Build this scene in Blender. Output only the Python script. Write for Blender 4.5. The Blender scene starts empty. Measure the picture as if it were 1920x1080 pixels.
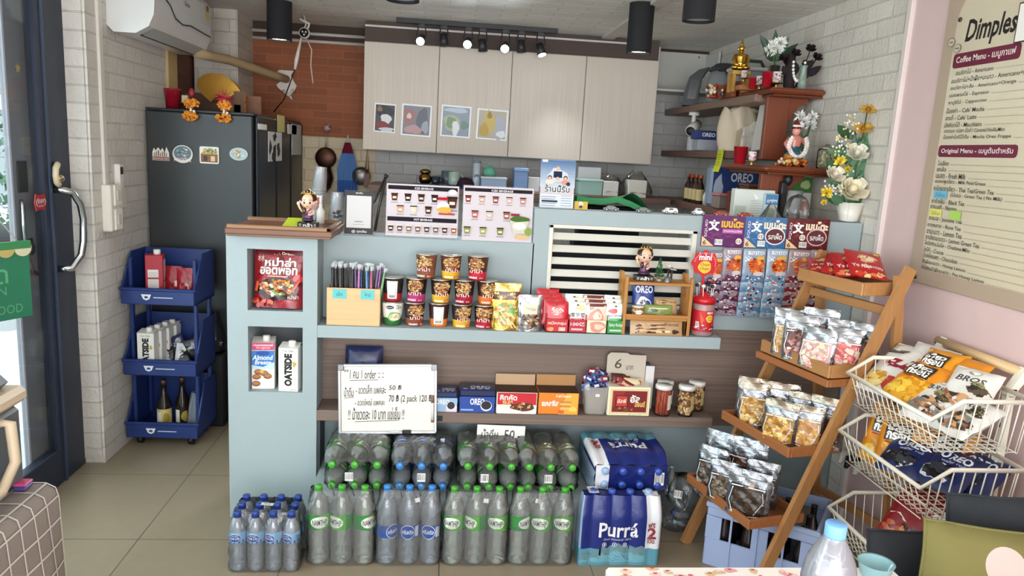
import bpy, math, random
from math import sin, cos, pi, radians as rad
from mathutils import Vector, Matrix, Euler
R = random.Random(7)
S = bpy.context.scene
COL = S.collection
# ---------------------------------------------------------------- camera
YAW, PIT, ROL, FPX, EYE = 0.0978, 0.17961, 0.05445, 1393.5, 1.6
_f = Vector((sin(YAW)*cos(PIT), cos(YAW)*cos(PIT), -sin(PIT)))
_r = Vector((cos(YAW), -sin(YAW), 0)); _u = _r.cross(_f)
CR = cos(ROL)*_r + sin(ROL)*_u; CU = -sin(ROL)*_r + cos(ROL)*_u
cam = bpy.data.cameras.new('camera'); cam.sensor_width = 36; cam.lens = FPX/1920*36
cam.clip_start = .05; cam.clip_end = 200
co = bpy.data.objects.new('camera', cam); COL.objects.link(co)
co.matrix_world = Matrix(((CR.x, CU.x, -_f.x, 0), (CR.y, CU.y, -_f.y, 0), (CR.z, CU.z, -_f.z, EYE), (0, 0, 0, 1)))
S.camera = co
def at(px, py, X=None, Y=None, Z=None):
    """point of the photographed place seen at a pixel, on a known plane"""
    d = CR*((px-960)/FPX) + CU*((540-py)/FPX) + _f
    t = X/d.x if X is not None else Y/d.y if Y is not None else (Z-EYE)/d.z
    return Vector((0, 0, EYE)) + d*t
def span(x0, y0, x1, y1, Y):
    """centre x, width, base z, height of an upright thing in the plane y = Y"""
    xa = at(x0, (y0+y1)/2, Y=Y).x; xb = at(x1, (y0+y1)/2, Y=Y).x
    return (xa+xb)/2, xb-xa, at((x0+x1)/2, y1, Y=Y).z, at((x0+x1)/2, y0, Y=Y).z-at((x0+x1)/2, y1, Y=Y).z
# ---------------------------------------------------------------- world, lights, exposure
S.view_settings.view_transform = 'Standard'; S.view_settings.look = 'None'
S.view_settings.gamma = 1; S.view_settings.use_curve_mapping = False
S.view_settings.exposure = 0.0
W = bpy.data.worlds.new('world'); S.world = W; W.use_nodes = True
W.node_tree.nodes['Background'].inputs[0].default_value = (.9, .95, 1, 1)
W.node_tree.nodes['Background'].inputs[1].default_value = 3.8
cy = S.cycles
cy.max_bounces = 10; cy.transparent_max_bounces = 48; cy.transmission_bounces = 10; cy.glossy_bounces = 4; cy.diffuse_bounces = 4
cy.sample_clamp_indirect = 4; cy.caustics_reflective = False; cy.blur_glossy = 1
def light(name, kind, loc, energy, col=(1, 1, 1), rot=None, **k):
    l = bpy.data.lights.new(name, kind); l.energy = energy; l.color = col
    for a, b in k.items(): setattr(l, a, b)
    o = bpy.data.objects.new(name, l); COL.objects.link(o); o.location = loc
    if rot: o.rotation_euler = rot
    return o
# daylight through the open shop front behind the camera, and through the glass door on the left
light('shopfront_daylight', 'AREA', (0.35, -1.9, 1.45), 108, (.98, .985, 1), (rad(101), 0, 0), shape='RECTANGLE', size=3.6, size_y=2.0)
light('door_daylight', 'AREA', (-2.9, 1.2, 1.6), 80, (.93, .97, 1), (rad(90), 0, rad(-70)), shape='RECTANGLE', size=2.2, size_y=2.2)
light('street_sun', 'SUN', (-5, 4, 8), 5.5, (1, .97, .92), (rad(38), rad(12), 0), angle=.02)
# ---------------------------------------------------------------- materials
MATS = {}
_lc = {}
def lin(h):
    if not isinstance(h, str): return h
    if h not in _lc:
        q = [int(h[i:i+2], 16)/255 for i in (1, 3, 5)]
        _lc[h] = tuple(c/12.92 if c <= .04045 else ((c+.055)/1.055)**2.4 for c in q)
    return _lc[h]
def mix(a, b, t):
    a, b = lin(a), lin(b); return tuple(x+(y-x)*t for x, y in zip(a, b))
class NT:
    def __init__(s, name):
        s.m = bpy.data.materials.new(name); s.m.use_nodes = True; s.t = s.m.node_tree; s.n = s.t.nodes
        s.b = s.n['Principled BSDF']; s.o = s.n['Material Output']
    def new(s, t, **k):
        x = s.n.new(t)
        for a, b in k.items():
            if a.startswith('i_'):
                x.inputs[int(a[2:]) if a[2:].isdigit() else a[2:].replace('_', ' ')].default_value = b
            else: setattr(x, a, b)
        return x
    def l(s, a, b): s.t.links.new(a, b)
    def col(s): return s.new('ShaderNodeAttribute', attribute_name='Col').outputs['Color']
    def bump(s, h, st=.3, d=.002):
        b = s.new('ShaderNodeBump', i_Strength=st, i_Distance=d); s.l(h, b.inputs['Height']); s.l(b.outputs[0], s.b.inputs['Normal']); return b
    def obj(s): return s.new('ShaderNodeTexCoord').outputs['Object']
    def noise(s, v, sc, det=2, vec=(1, 1, 1)):
        mp = s.new('ShaderNodeMapping'); mp.inputs['Scale'].default_value = vec; s.l(v, mp.inputs[0])
        n = s.new('ShaderNodeTexNoise', i_Scale=sc, i_Detail=det); s.l(mp.outputs[0], n.inputs['Vector']); return n.outputs['Fac']
    def mul(s, c, f, lo, hi):
        """colour c scaled by fac f mapped to lo..hi"""
        r = s.new('ShaderNodeMapRange', i_3=lo, i_4=hi); s.l(f, r.inputs[0])
        m = s.new('ShaderNodeVectorMath', operation='SCALE'); s.l(c, m.inputs[0]); s.l(r.outputs[0], m.inputs['Scale']); return m.outputs[0]
def plain(name, rough, metal=0, spec=.5, bsc=0, bst=.2, coat=0, var=.04):
    n = NT(name); c = n.col(); v = n.obj()
    f = n.noise(v, 9, 3); n.l(n.mul(c, f, 1-var, 1+var), n.b.inputs['Base Color'])
    n.b.inputs['Roughness'].default_value = rough; n.b.inputs['Metallic'].default_value = metal
    n.b.inputs['Specular IOR Level'].default_value = spec
    if coat: n.b.inputs['Coat Weight'].default_value = coat; n.b.inputs['Coat Roughness'].default_value = .1
    if bsc: n.bump(n.noise(v, bsc, 3), bst, .004)
    MATS[name] = n.m
plain('matte', .8, spec=.3); plain('satin', .45); plain('gloss', .2); plain('crinkle', .28, bsc=45, bst=.35)
plain('paper', .9, spec=.15, var=.02); plain('foil', .24, .9, bsc=34, bst=.9); plain('chrome', .12, 1); plain('gold', .25, 1, bsc=30, bst=.15)
plain('steel', .38, .9); plain('fabric', .95, spec=.1, bsc=420, bst=.4); plain('fridge', .38, .35, var=.02); plain('print', .5, var=0)
def wood(name, vec, lo=.72, hi=1.15, rough=.42, sc=1):
    n = NT(name); v = n.obj()
    f = n.noise(v, sc, 4, vec); n.l(n.mul(n.col(), f, lo, hi), n.b.inputs['Base Color'])
    n.b.inputs['Roughness'].default_value = rough; n.bump(f, .12, .002); MATS[name] = n.m
wood('wood_x', (3, 60, 60)); wood('wood_y', (60, 3, 60)); wood('wood_z', (60, 60, 3))
wood('laminate_x', (1.2, 90, 160), .45, 1.4, .5); wood('laminate_y', (90, 1.2, 160), .55, 1.35, .5); wood('laminate_z', (160, 160, 1.5), .8, 1.15, .5)
def bricks(name, axes, bw, bh, mort, msize, bst, rough=.7, var=.06, uneven=.5):
    n = NT(name); v = n.obj()
    sp = n.new('ShaderNodeSeparateXYZ'); n.l(v, sp.inputs[0]); cb = n.new('ShaderNodeCombineXYZ')
    n.l(sp.outputs[axes[0]], cb.inputs[0]); n.l(sp.outputs[axes[1]], cb.inputs[1])
    bt = n.new('ShaderNodeTexBrick', offset=.5, i_Scale=1, i_Mortar_Size=msize, i_Mortar_Smooth=.4, i_Brick_Width=bw, i_Row_Height=bh)
    bt.inputs['Color1'].default_value = (1-var, 1-var, 1-var, 1); bt.inputs['Color2'].default_value = (1+var, 1+var, 1+var, 1)
    bt.inputs['Mortar'].default_value = (*mort, 1); n.l(cb.outputs[0], bt.inputs['Vector'])
    m = n.new('ShaderNodeVectorMath', operation='MULTIPLY'); n.l(n.col(), m.inputs[0]); n.l(bt.outputs['Color'], m.inputs[1])
    n.l(n.mul(m.outputs[0], n.noise(v, 14, 4), .92, 1.06), n.b.inputs['Base Color']); n.b.inputs['Roughness'].default_value = rough
    inv = n.new('ShaderNodeMath', operation='MULTIPLY_ADD'); inv.inputs[1].default_value = -1; n.l(bt.outputs['Fac'], inv.inputs[0])
    n.l(n.mul(n.noise(v, 90, 3), n.noise(v, 22, 2), 0, uneven), inv.inputs[2]) if False else n.l(n.noise(v, 55, 4), inv.inputs[2])
    n.bump(inv.outputs[0], bst, .006); MATS[name] = n.m
bricks('foam_yz', (1, 2), .2, .078, (.91, .91, .91), .004, .8); bricks('foam_xz', (0, 2), .2, .078, (.9, .9, .9), .004, .9)
bricks('foam_xy', (0, 1), .3, .078, (.92, .92, .92), .005, .95)
bricks('redbrick', (0, 2), .21, .052, (1.5, 1.3, 1.2), .0028, .15, .75, .16)
bricks('redbrick_yz', (1, 2), .21, .052, (1.2, 1.2, 1.2), .003, .15, .75, .12)
bricks('tiles', (0, 1), .6, .6, (.25, .23, .2), .0022, .05, .32, .015)
MATS['tiles'].node_tree.nodes['Brick Texture'].offset = 0
def emit(name, st):
    n = NT(name); e = n.new('ShaderNodeEmission', i_Strength=st); n.l(n.col(), e.inputs[0]); n.l(e.outputs[0], n.o.inputs[0]); MATS[name] = n.m
emit('lamp', 14); emit('screen', 1)
def thin(name, tint, fres, rough, haze, bsc=0, bst=.3):
    """thin clear sheet: see-through with surface reflections and a little haze"""
    n = NT(name); t = n.new('ShaderNodeBsdfTransparent'); g = n.new('ShaderNodeBsdfGlossy', i_Roughness=rough)
    c = n.new('ShaderNodeVectorMath', operation='MULTIPLY'); n.l(n.col(), c.inputs[0]); c.inputs[1].default_value = (tint,)*3; n.l(c.outputs[0], t.inputs[0])
    d = n.new('ShaderNodeBsdfDiffuse'); n.l(n.col(), d.inputs[0])
    lw = n.new("ShaderNodeLayerWeight", i_Blend=fres); a = n.new('ShaderNodeMixShader'); a.inputs[0].default_value = haze
    n.l(t.outputs[0], a.inputs[1]); n.l(d.outputs[0], a.inputs[2])
    b = n.new('ShaderNodeMixShader'); (n.l(lw.outputs['Fresnel'], b.inputs[0]) if fres else b.inputs[0].__setattr__('default_value', .05)); n.l(a.outputs[0], b.inputs[1]); n.l(g.outputs[0], b.inputs[2])
    if bsc:
        bp = n.new('ShaderNodeBump', i_Strength=bst, i_Distance=.004); n.l(n.noise(n.obj(), bsc, 3), bp.inputs['Height'])
        for x in (lw, g): n.l(bp.outputs[0], x.inputs['Normal'])
    n.l(b.outputs[0], n.o.inputs[0]); MATS[name] = n.m
thin('glass', .98, .0, .02, .01); thin('pet', .99, .42, .05, .24, 24, .25); thin('film', .99, .34, .10, .04, 26, .9); thin('plastic', .9, .3, .2, .35)
thin('acrylic', .98, .12, .05, .02)
def refr(name, ior, rough):
    n = NT(name); n.l(n.col(), n.b.inputs['Base Color']); n.b.inputs['Transmission Weight'].default_value = 1
    n.b.inputs['IOR'].default_value = ior; n.b.inputs['Roughness'].default_value = rough; MATS[name] = n.m
refr('water', 1.25, .03)
# ---------------------------------------------------------------- mesh builder
_txt = {}
def text_mesh(s, bold=0, shear=0):
    k = (s, bold, shear)
    if k not in _txt:
        c = bpy.data.curves.new('t', 'FONT'); c.body = s; c.resolution_u = 2; c.offset = bold; c.shear = shear; c.align_x = 'LEFT'
        o = bpy.data.objects.new('t', c); COL.objects.link(o)
        dg = bpy.context.evaluated_depsgraph_get(); me = bpy.data.meshes.new_from_object(o.evaluated_get(dg))
        v = [(p.co.x, p.co.y) for p in me.vertices]; f = [tuple(p.vertices) for p in me.polygons]
        bpy.data.objects.remove(o); bpy.data.curves.remove(c); bpy.data.meshes.remove(me)
        if not v: v = [(0, 0)]
        _txt[k] = (v, f, min(p[0] for p in v), max(p[0] for p in v), min(p[1] for p in v), max(p[1] for p in v))
    return _txt[k]
class MB:
    def __init__(s, mat='matte'):
        s.v = []; s.f = []; s.c = []; s.mi = []; s.sm = []; s.mats = []; s.M = Matrix(); s.mat = mat
    def add(s, vs, fs, col, mat=None, smooth=False):
        b = len(s.v); M = s.M; mat = mat or s.mat
        if mat not in s.mats: s.mats.append(mat)
        k = s.mats.index(mat)
        s.v += [tuple(M @ Vector(p)) for p in vs]
        per = isinstance(col, list)
        for i, f in enumerate(fs):
            s.f.append(tuple(b+j for j in f)); s.c.append(lin(col[i] if per else col)); s.mi.append(k); s.sm.append(smooth)
        return s
    def box(s, x0, y0, z0, x1, y1, z1, col, mat=None, b=0):
        if b <= 0:
            v = [(x, y, z) for z in (z0, z1) for y in (y0, y1) for x in (x0, x1)]
            return s.add(v, [(0, 2, 3, 1), (4, 5, 7, 6), (0, 1, 5, 4), (2, 6, 7, 3), (0, 4, 6, 2), (1, 3, 7, 5)], col, mat)
        lo = (x0, y0, z0); hi = (x1, y1, z1); b = min(b, *[(h-l)*.49 for l, h in zip(lo, hi)]); v = []; ix = {}
        for a in range(3):
            for sx in (0, 1):
                for sy in (0, 1):
                    for sz in (0, 1):
                        sg = (sx, sy, sz); p = [hi[i]-(0 if i == a else b) if sg[i] else lo[i]+(0 if i == a else b) for i in range(3)]
                        ix[a, sx, sy, sz] = len(v); v.append(p)
        f = []
        def q(a, k, *o): f.append(tuple(ix[x] for x in o))
        for a in range(3):
            for t in (0, 1):
                o = []
                for p, r in ((0, 0), (1, 0), (1, 1), (0, 1)):
                    g = [0, 0, 0]; g[a] = t; g[(a+1) % 3] = p; g[(a+2) % 3] = r; o.append(ix[(a, *g)])
                f.append(tuple(o if t else o[::-1]))
            c = (a+1) % 3
            for p in (0, 1):
                for r in (0, 1):
                    e = (a+2) % 3; g0 = [0]*3; g1 = [0]*3
                    g0[a] = p; g0[c] = r; g1[a] = p; g1[c] = r; g0[e] = 0; g1[e] = 1
                    o = [ix[(a, *g0)], ix[(a, *g1)], ix[(c, *g1)], ix[(c, *g0)]]; f.append(tuple(o if (p+r) % 2 else o[::-1]))
        for sx in (0, 1):
            for sy in (0, 1):
                for sz in (0, 1):
                    o = [ix[i, sx, sy, sz] for i in range(3)]; f.append(tuple(o if (sx+sy+sz) % 2 else o[::-1]))
        return s.add(v, f, col, mat)
    def lathe(s, prof, col, mat=None, n=20, smooth=True, sx=1, sy=1, caps=True, a0=0):
        """prof: (r, z) from bottom to top; col one colour or one per ring segment"""
        v = []; f = []; c = []
        for r, z in prof:
            for i in range(n): a = 2*pi*i/n+a0; v.append((r*cos(a)*sx, r*sin(a)*sy, z))
        for k in range(len(prof)-1):
            for i in range(n):
                j = (i+1) % n; f.append((k*n+i, k*n+j, k*n+n+j, k*n+n+i)); c.append(col[k] if isinstance(col, list) else col)
        if caps:
            if prof[0][0] > 1e-5: f.append(tuple(range(n))[::-1]); c.append(c[0])
            if prof[-1][0] > 1e-5: f.append(tuple(range(len(prof)*n-n, len(prof)*n))); c.append(c[-1])
        return s.add(v, f, c, mat, smooth)
    def cyl(s, p0, p1, r, col, mat=None, n=12, r1=None, smooth=True, caps=True):
        p0 = Vector(p0); p1 = Vector(p1); d = p1-p0; q = d.to_track_quat('Z', 'Y').to_matrix().to_4x4()
        M = s.M; s.M = M @ Matrix.Translation(p0) @ q
        s.lathe([(r, 0), (r if r1 is None else r1, d.length)], col, mat, n, smooth, caps=caps); s.M = M; return s
    def tube(s, pts, r, col, mat=None, n=6, closed=False):
        pts = [Vector(p) for p in pts]; m = len(pts); v = []; f = []; up = Vector((.31, .17, .93)).normalized()
        for i, p in enumerate(pts):
            a = pts[i-1] if i or closed else p; b = pts[(i+1) % m] if i < m-1 or closed else p
            t = (b-a).normalized(); x = t.cross(up)
            if x.length < .05: x = t.cross(Vector((1, 0, 0)))
            x.normalize(); y = t.cross(x); up = x.cross(t).normalized() if x.cross(t).length > .1 else up
            rr = r[i] if isinstance(r, (list, tuple)) else r
            for k in range(n): g = 2*pi*k/n; v.append(p+x*(rr*cos(g))+y*(rr*sin(g)))
        for i in range(m if closed else m-1):
            j = (i+1) % m
            for k in range(n): f.append((i*n+k, i*n+(k+1) % n, j*n+(k+1) % n, j*n+k))
        if not closed: f.append(tuple(range(n))[::-1]); f.append(tuple(range(m*n-n, m*n)))
        return s.add(v, f, col, mat, True)
    def ball(s, c, r, col, mat=None, n=12, m=8):
        r = (r, r, r) if not isinstance(r, (tuple, list)) else r; M = s.M; s.M = M @ Matrix.Translation(c) @ Matrix.Diagonal((*r, 1))
        s.lathe([(max(sin(pi*i/m), 1e-6), -cos(pi*i/m)) for i in range(m+1)], col, mat, n, caps=False); s.M = M; return s
    def prism(s, pts, y0, y1, col, mat=None, fn=None):
        """outline in (x, z) pushed from y0 to y1"""
        n = len(pts); v = [(x, y0, z) for x, z in pts]+[(x, y1, z) for x, z in pts]
        f = [tuple(range(n)), tuple(range(2*n-1, n-1, -1))]+[(i, i+n, (i+1) % n+n, (i+1) % n) for i in range(n)]
        return s.add([fn(*p) for p in v] if fn else v, f, col, mat)
    def grid(s, fn, nu, nv, col, mat=None, smooth=True, wrap=False):
        v = []; f = []; c = []
        for j in range(nv+1):
            for i in range(nu if wrap else nu+1): v.append(fn(i/nu, j/nv))
        w = nu if wrap else nu+1
        for j in range(nv):
            for i in range(nu):
                k = (i+1) % w if wrap else i+1; f.append((j*w+i, j*w+k, j*w+w+k, j*w+w+i))
                c.append(col((i+.5)/nu, (j+.5)/nv) if callable(col) else col)
        return s.add(v, f, c, mat, smooth)
    def build(s, name, parent=None, label=None):
        me = bpy.data.meshes.new(name); me.from_pydata(s.v, [], s.f); me.validate(); me.update()
        for m in s.mats: me.materials.append(MATS[m])
        if len(me.polygons) == len(s.f):
            me.polygons.foreach_set('material_index', s.mi); me.polygons.foreach_set('use_smooth', s.sm)
            a = me.color_attributes.new('Col', 'FLOAT_COLOR', 'CORNER'); d = []
            for p, c in zip(me.polygons, s.c): d += [*c, 1]*p.loop_total
            a.data.foreach_set('color', d)
        else: print('BAD MESH', name, len(me.polygons), len(s.f))
        o = bpy.data.objects.new(name, me); COL.objects.link(o)
        if parent: o.parent = parent
        if label: o['label'] = label
        return o
def tag(o, label, cat, group=None, kind=None):
    o['label'] = label; o['category'] = cat
    if group: o['group'] = group
    if kind: o['kind'] = kind
    return o
def thing(name, label, cat, loc=(0, 0, 0), rz=0, group=None, rot=None):
    o = bpy.data.objects.new(name, None); COL.objects.link(o); o.empty_display_size = .05
    o.location = loc; o.rotation_euler = rot or (0, 0, rz); return tag(o, label, cat, group)
def single(mb, name, label, cat, loc=(0, 0, 0), rz=0, group=None, rot=None):
    o = mb.build(name); o.location = loc; o.rotation_euler = rot or (0, 0, rz); return tag(o, label, cat, group)
def struct(mb, name):
    o = mb.build(name); o['kind'] = 'structure'; return o
def dup(o, loc=None, rz=None, label=None, parent=None, rot=None):
    c = o.copy(); COL.objects.link(c)
    if parent: c.parent = parent
    if loc is not None: c.location = loc
    if rz is not None: c.rotation_euler = (0, 0, rz)
    if rot is not None: c.rotation_euler = rot
    if label: c['label'] = label
    for ch in o.children: dup(ch, parent=c)
    return c
# ---------------------------------------------------------------- printed artwork on a surface fn(u, v, lift) -> point
class Art:
    def __init__(s, mb, fn, mat='print', step=.0002, start=.0004): s.mb = mb; s.fn = fn; s.mat = mat; s.k = start; s.step = step
    def _o(s): s.k += s.step; return s.k
    def rect(s, u0, v0, u1, v1, col, n=1, m=1):
        o = s._o(); s.mb.grid(lambda a, b: s.fn(u0+(u1-u0)*a, v0+(v1-v0)*b, o), n, m, col, s.mat, True); return s
    def poly(s, pts, col):
        o = s._o(); s.mb.add([s.fn(u, v, o) for u, v in pts], [tuple(range(len(pts)))], col, s.mat); return s
    def disc(s, u, v, ru, rv, col, n=16, wob=0, rings=1):
        o = s._o(); ph = R.random()*6; w = [1+wob*sin(3*2*pi*i/n+ph)+wob*.6*sin(5*2*pi*i/n+ph*2) for i in range(n)]
        vs = [s.fn(u, v, o)]; fs = []
        for k in range(1, rings+1):
            for i in range(n): a = 2*pi*i/n; vs.append(s.fn(u+ru*cos(a)*w[i]*k/rings, v+rv*sin(a)*w[i]*k/rings, o))
        for i in range(n): fs.append((0, 1+i, 1+(i+1) % n))
        for k in range(rings-1):
            for i in range(n): j = (i+1) % n; fs.append((1+k*n+i, 1+k*n+n+i, 1+k*n+n+j, 1+k*n+j))
        s.mb.add(vs, fs, col, s.mat, True); return s
    def line(s, pts, w, col):
        o = s._o()
        for (a, b), (c, d) in zip(pts, pts[1:]):
            l = math.hypot(c-a, d-b) or 1; x, y = -(d-b)/l*w/2, (c-a)/l*w/2
            s.mb.add([s.fn(a+x, b+y, o), s.fn(a-x, b-y, o), s.fn(c-x, d-y, o), s.fn(c+x, d+y, o)], [(0, 1, 2, 3)], col, s.mat)
        return s
    def text(s, t, u0, v0, u1, v1, col, bold=0, shear=0, keep=False, rot=0):
        """text stretched into the box u0..u1, v0..v1 (keep: uniform scale, centred; rot: quarter turn)"""
        V, Fc, a, b, c, d = text_mesh(t, bold, shear); o = s._o(); W_, H_ = max(b-a, 1e-6), max(d-c, 1e-6)
        bw, bh = (u1-u0, v1-v0) if not rot else (v1-v0, u1-u0)
        sx, sy = bw/W_, bh/H_
        if keep: sx = sy = min(sx, sy)
        cu, cv = (u0+u1)/2, (v0+v1)/2; out = []
        for x, y in V:
            x = (x-(a+b)/2)*sx; y = (y-(c+d)/2)*sy
            if rot: x, y = -y*rot, x*rot
            out.append(s.fn(cu+x, cv+y, o))
        s.mb.add(out, Fc, col, s.mat); return s
    def crumbs(s, u, v, ru, rv, cols, n, r, wob=.25):
        for _ in range(n):
            a = R.random()*2*pi; q = math.sqrt(R.random()); k = r*R.uniform(.6, 1.3)
            s.k -= s.step*.7; s.disc(u+ru*q*cos(a), v+rv*q*sin(a), k, k*R.uniform(.5, 1), R.choice(cols), 7, wob)
        return s
    def bars(s, u0, v0, u1, v1, n=9):
        s.rect(u0, v0, u1, v1, '#f4f4f2'); w = (u1-u0)/(2*n+1)
        for i in range(n): s.k -= s.step*.9; s.rect(u0+w*(2*i+1), v0+(v1-v0)*.2, u0+w*(2*i+1+R.uniform(.5, 1.2)), v1-(v1-v0)*.1, '#1a1a1a')
        return s
def front(y=0): return lambda u, v, o: (u, y-o, v)
def top(z): return lambda u, v, o: (u, v, z+o)
def side(x, sg=1): return lambda u, v, o: (x+sg*o, u*sg, v)
# ================================================================ setting
m = MB('tiles'); m.box(-.6, -.001-5, -.06, 3.2, 2.8, 0, '#9c8e77'); o = struct(m, 'floor'); o.location = (-1.165, 2.86, 0)
m = MB('foam_xy'); m.box(-1.75, -2.2, 2.4, 1.95, 5.6, 2.46, '#e6e2da'); struct(m, 'ceiling')
m = MB('foam_xy'); m.box(1.02, -2.2, 2.385, 1.10, 5.3, 2.4, '#cfcbc4', 'matte'); struct(m, 'trim_1')
WW = '#d9d5cd'
m = MB('foam_yz'); m.box(-1.74, 3.586, 0, -1.6, 4.7, 2.4, WW); m.box(-1.7, 3.575, .03, -1.61, 3.59, 2.4, WW, 'foam_xz')
m.box(-1.75, -2.2, 2.3, -1.62, 3.586, 2.4, WW); struct(m, 'wall_left')
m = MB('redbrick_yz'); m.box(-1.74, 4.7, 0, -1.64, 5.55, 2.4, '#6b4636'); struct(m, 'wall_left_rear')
m = MB('matte'); m.box(-1.645, 4.55, 1.7, -1.588, 4.7, 2.4, '#c3a876', b=.004); struct(m, 'trim_2')
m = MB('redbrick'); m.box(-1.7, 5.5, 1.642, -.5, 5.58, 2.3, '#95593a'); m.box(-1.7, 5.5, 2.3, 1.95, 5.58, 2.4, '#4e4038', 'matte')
m.box(-1.7, 5.5, 0, -.5, 5.58, 1.642, '#dccdb0', 'foam_xz'); m.box(-.5, 5.5, 0, 1.95, 5.58, 2.3, '#c9c7c4', 'foam_xz'); struct(m, 'wall_back')  # lower left white brick: the downlight's warm light is put into its beige
m = MB('foam_yz'); m.box(1.89, 3.06, 0, 1.97, 5.58, 2.4, '#dbd5ca'); struct(m, 'wall_right_rear')
m = MB('matte'); m.box(1.885, -2.2, 0, 1.97, 3.03, 2.4, '#d9bebb'); struct(m, 'wall_right')
m = MB('matte'); m.box(1.868, 3.03, 0, 1.97, 3.06, 2.4, '#ddd0cc', b=.003); struct(m, 'trim_3')
m = MB('foam_xz'); m.box(-1.62, 5.1, 1.75, -1.357, 5.5, 2.4, '#cfc8bc'); m.box(-1.357, 5.11, 1.75, -1.35, 5.5, 2.4, '#cfc8bc', 'foam_yz'); struct(m, 'trim_4')
m = MB('matte'); m.box(-.549, 5.14, 2.262, 1.416, 5.5, 2.4, '#5a4d48'); m.box(-.549, 5.135, 2.36, 1.2, 5.142, 2.372, '#d8d4d0'); struct(m, 'trim_5')
# cable pipes along the back wall
m = MB('satin'); m.cyl((-1.35, 5.48, 2.335), (-.55, 5.48, 2.335), .011, '#cfcac6'); m.cyl((-1.35, 5.478, 2.285), (-.55, 5.478, 2.285), .011, '#cfc3ba')
single(m, 'conduit_pair', 'two pale cable pipes running along the top of the red brick wall', 'pipe')
m = MB('satin'); m.box(-1.605, 3.69, 1.34, -1.588, 3.73, 2.3, '#ddd8cf', b=.003); m.build('cable_cover')
o = COL.objects['cable_cover']; tag(o, 'white vertical cable cover running down the left wall to the switches', 'cable cover')
# ---------------------------------------------------------------- glass door on the left
NV = '#232b3e'; NL = '#3b4a63'
d = bpy.data.objects.new('door_1', None); COL.objects.link(d); d['kind'] = 'structure'
m = MB('satin'); m.box(-1.735, 3.345, 0, -1.69, 3.585, 2.3, NV, b=.004); m.box(-1.735, 1.2, 0, -1.69, 3.345, .17, NV, b=.003); m.box(-1.735, 1.2, 2.16, -1.69, 3.345, 2.3, NV)
m.box(-1.69, 3.385, 0, -1.684, 3.40, 2.3, NL); m.box(-1.735, 1.2, 0, -1.69, 1.3, 2.3, NV); m.build('door_frame', d)
m = MB('glass'); m.box(-1.716, 1.3, .17, -1.71, 3.345, 2.16, '#f2f6f6'); m.build('glass_pane', d)
m = MB('chrome'); hx = -1.63
m.tube([(-1.69, 3.43, 1.335), (-1.66, 3.435, 1.335), (hx, 3.46, 1.325), (hx+.012, 3.50, 1.27), (hx+.015, 3.515, 1.2), (hx+.012, 3.51, 1.1), (hx+.005, 3.50, 1.04), (-1.65, 3.46, .985), (-1.69, 3.43, .985)], .0155, '#d6d8da', n=10)
m.build('handle', d, 'curved chrome pull handle')
m = MB('satin'); m.tube([(-1.683, 3.445, 1.445), (-1.67, 3.425, 1.445), (-1.665, 3.40, 1.43), (-1.665, 3.395, 1.40), (-1.665, 3.40, 1.37), (-1.67, 3.425, 1.36), (-1.683, 3.445, 1.36)], .013, '#d8c8a4', n=8)
m.ball((-1.668, 3.435, 1.385), (.018, .022, .017), '#c8b894', 'gold'); m.build('latch', d, 'cream hook latch')
e = bpy.data.objects.new('door_2', None); COL.objects.link(e); e['kind'] = 'structure'
GR = '#8f8a92'
m = MB('satin'); m.box(-1.765, 3.205, 0, -1.738, 3.38, 2.3, GR, b=.004); m.box(-1.765, 1.0, 0, -1.738, 3.205, .1, GR); m.build('door_frame', e)
m = MB('steel'); m.box(-1.7375, 3.235, 1.33, -1.731, 3.305, 1.46, '#4c4846', b=.003); m.build('lock_plate', e)
m = MB('chrome'); m.tube([(-1.738, 3.25, 1.3), (-1.728, 3.245, 1.28), (-1.727, 3.24, 1.2), (-1.727, 3.248, 1.08), (-1.728, 3.285, 1.0), (-1.738, 3.34, .975)], .009, '#c8ccd0', n=8); m.build('handle', e)
m = MB('glass'); m.box(-1.755, 1.0, .1, -1.75, 3.205, 2.25, '#f4f8f8'); m.build('glass_pane', e)
# red pull sign, gold tag, star sticker on the door
m = MB('satin'); p = [(-.045, 0), (-.035, .035), (0, .03), (.035, .035), (.045, 0), (.035, -.035), (0, -.03), (-.035, -.035)]
yz = lambda x, y, z: lambda u, v, o: (x+o, y+u, z+v)
g = yz(-1.688, 3.30, 1.29); m.add([g(u, v, 0) for u, v in p]+[g(u, v, .004) for u, v in p], [tuple(range(8))[::-1], tuple(range(8, 16))]+[(i, (i+1) % 8, (i+1) % 8+8, i+8) for i in range(8)], '#a51f2b')
a = Art(m, g, start=.0045); a.text('ปิดแจก', -.025, -.004, .025, .018, '#f4e8e4', .01); a.text('CLOSE GENTLY', -.022, -.02, .022, -.011, '#f0dcd8')
for q in (-1, 1): a.line([(q*.028, .014), (q*.038, 0), (q*.028, -.014)], .004, '#f4e8e4')
single(m, 'door_sign', 'small red arrow shaped sign with white Thai letters on glass door', 'sign')
m = MB('gold'); m.cyl((-1.737, 3.295, 1.09), (-1.727, 3.295, 1.09), .026, '#d8b878'); m.box(-1.7375, 3.267, 1.065, -1.729, 3.32, 1.12, '#c9b27c', b=.004); m.box(-1.737, 3.28, 1.12, -1.73, 3.31, 1.135, '#3a3028')
single(m, 'door_tag', 'gold tag on grey door stile below the red sign', 'tag')
m = MB('satin'); g = yz(-1.737, 3.29, 1.83)
Art(m, g).poly([(cos(pi*i/5+pi/2)*(.022 if i % 2 == 0 else .012), sin(pi*i/5+pi/2)*(.022 if i % 2 == 0 else .012)) for i in range(10)], '#e8c878')
single(m, 'flower_sticker', 'tiny cream flower sticker high on the grey door stile', 'sticker')
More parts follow.
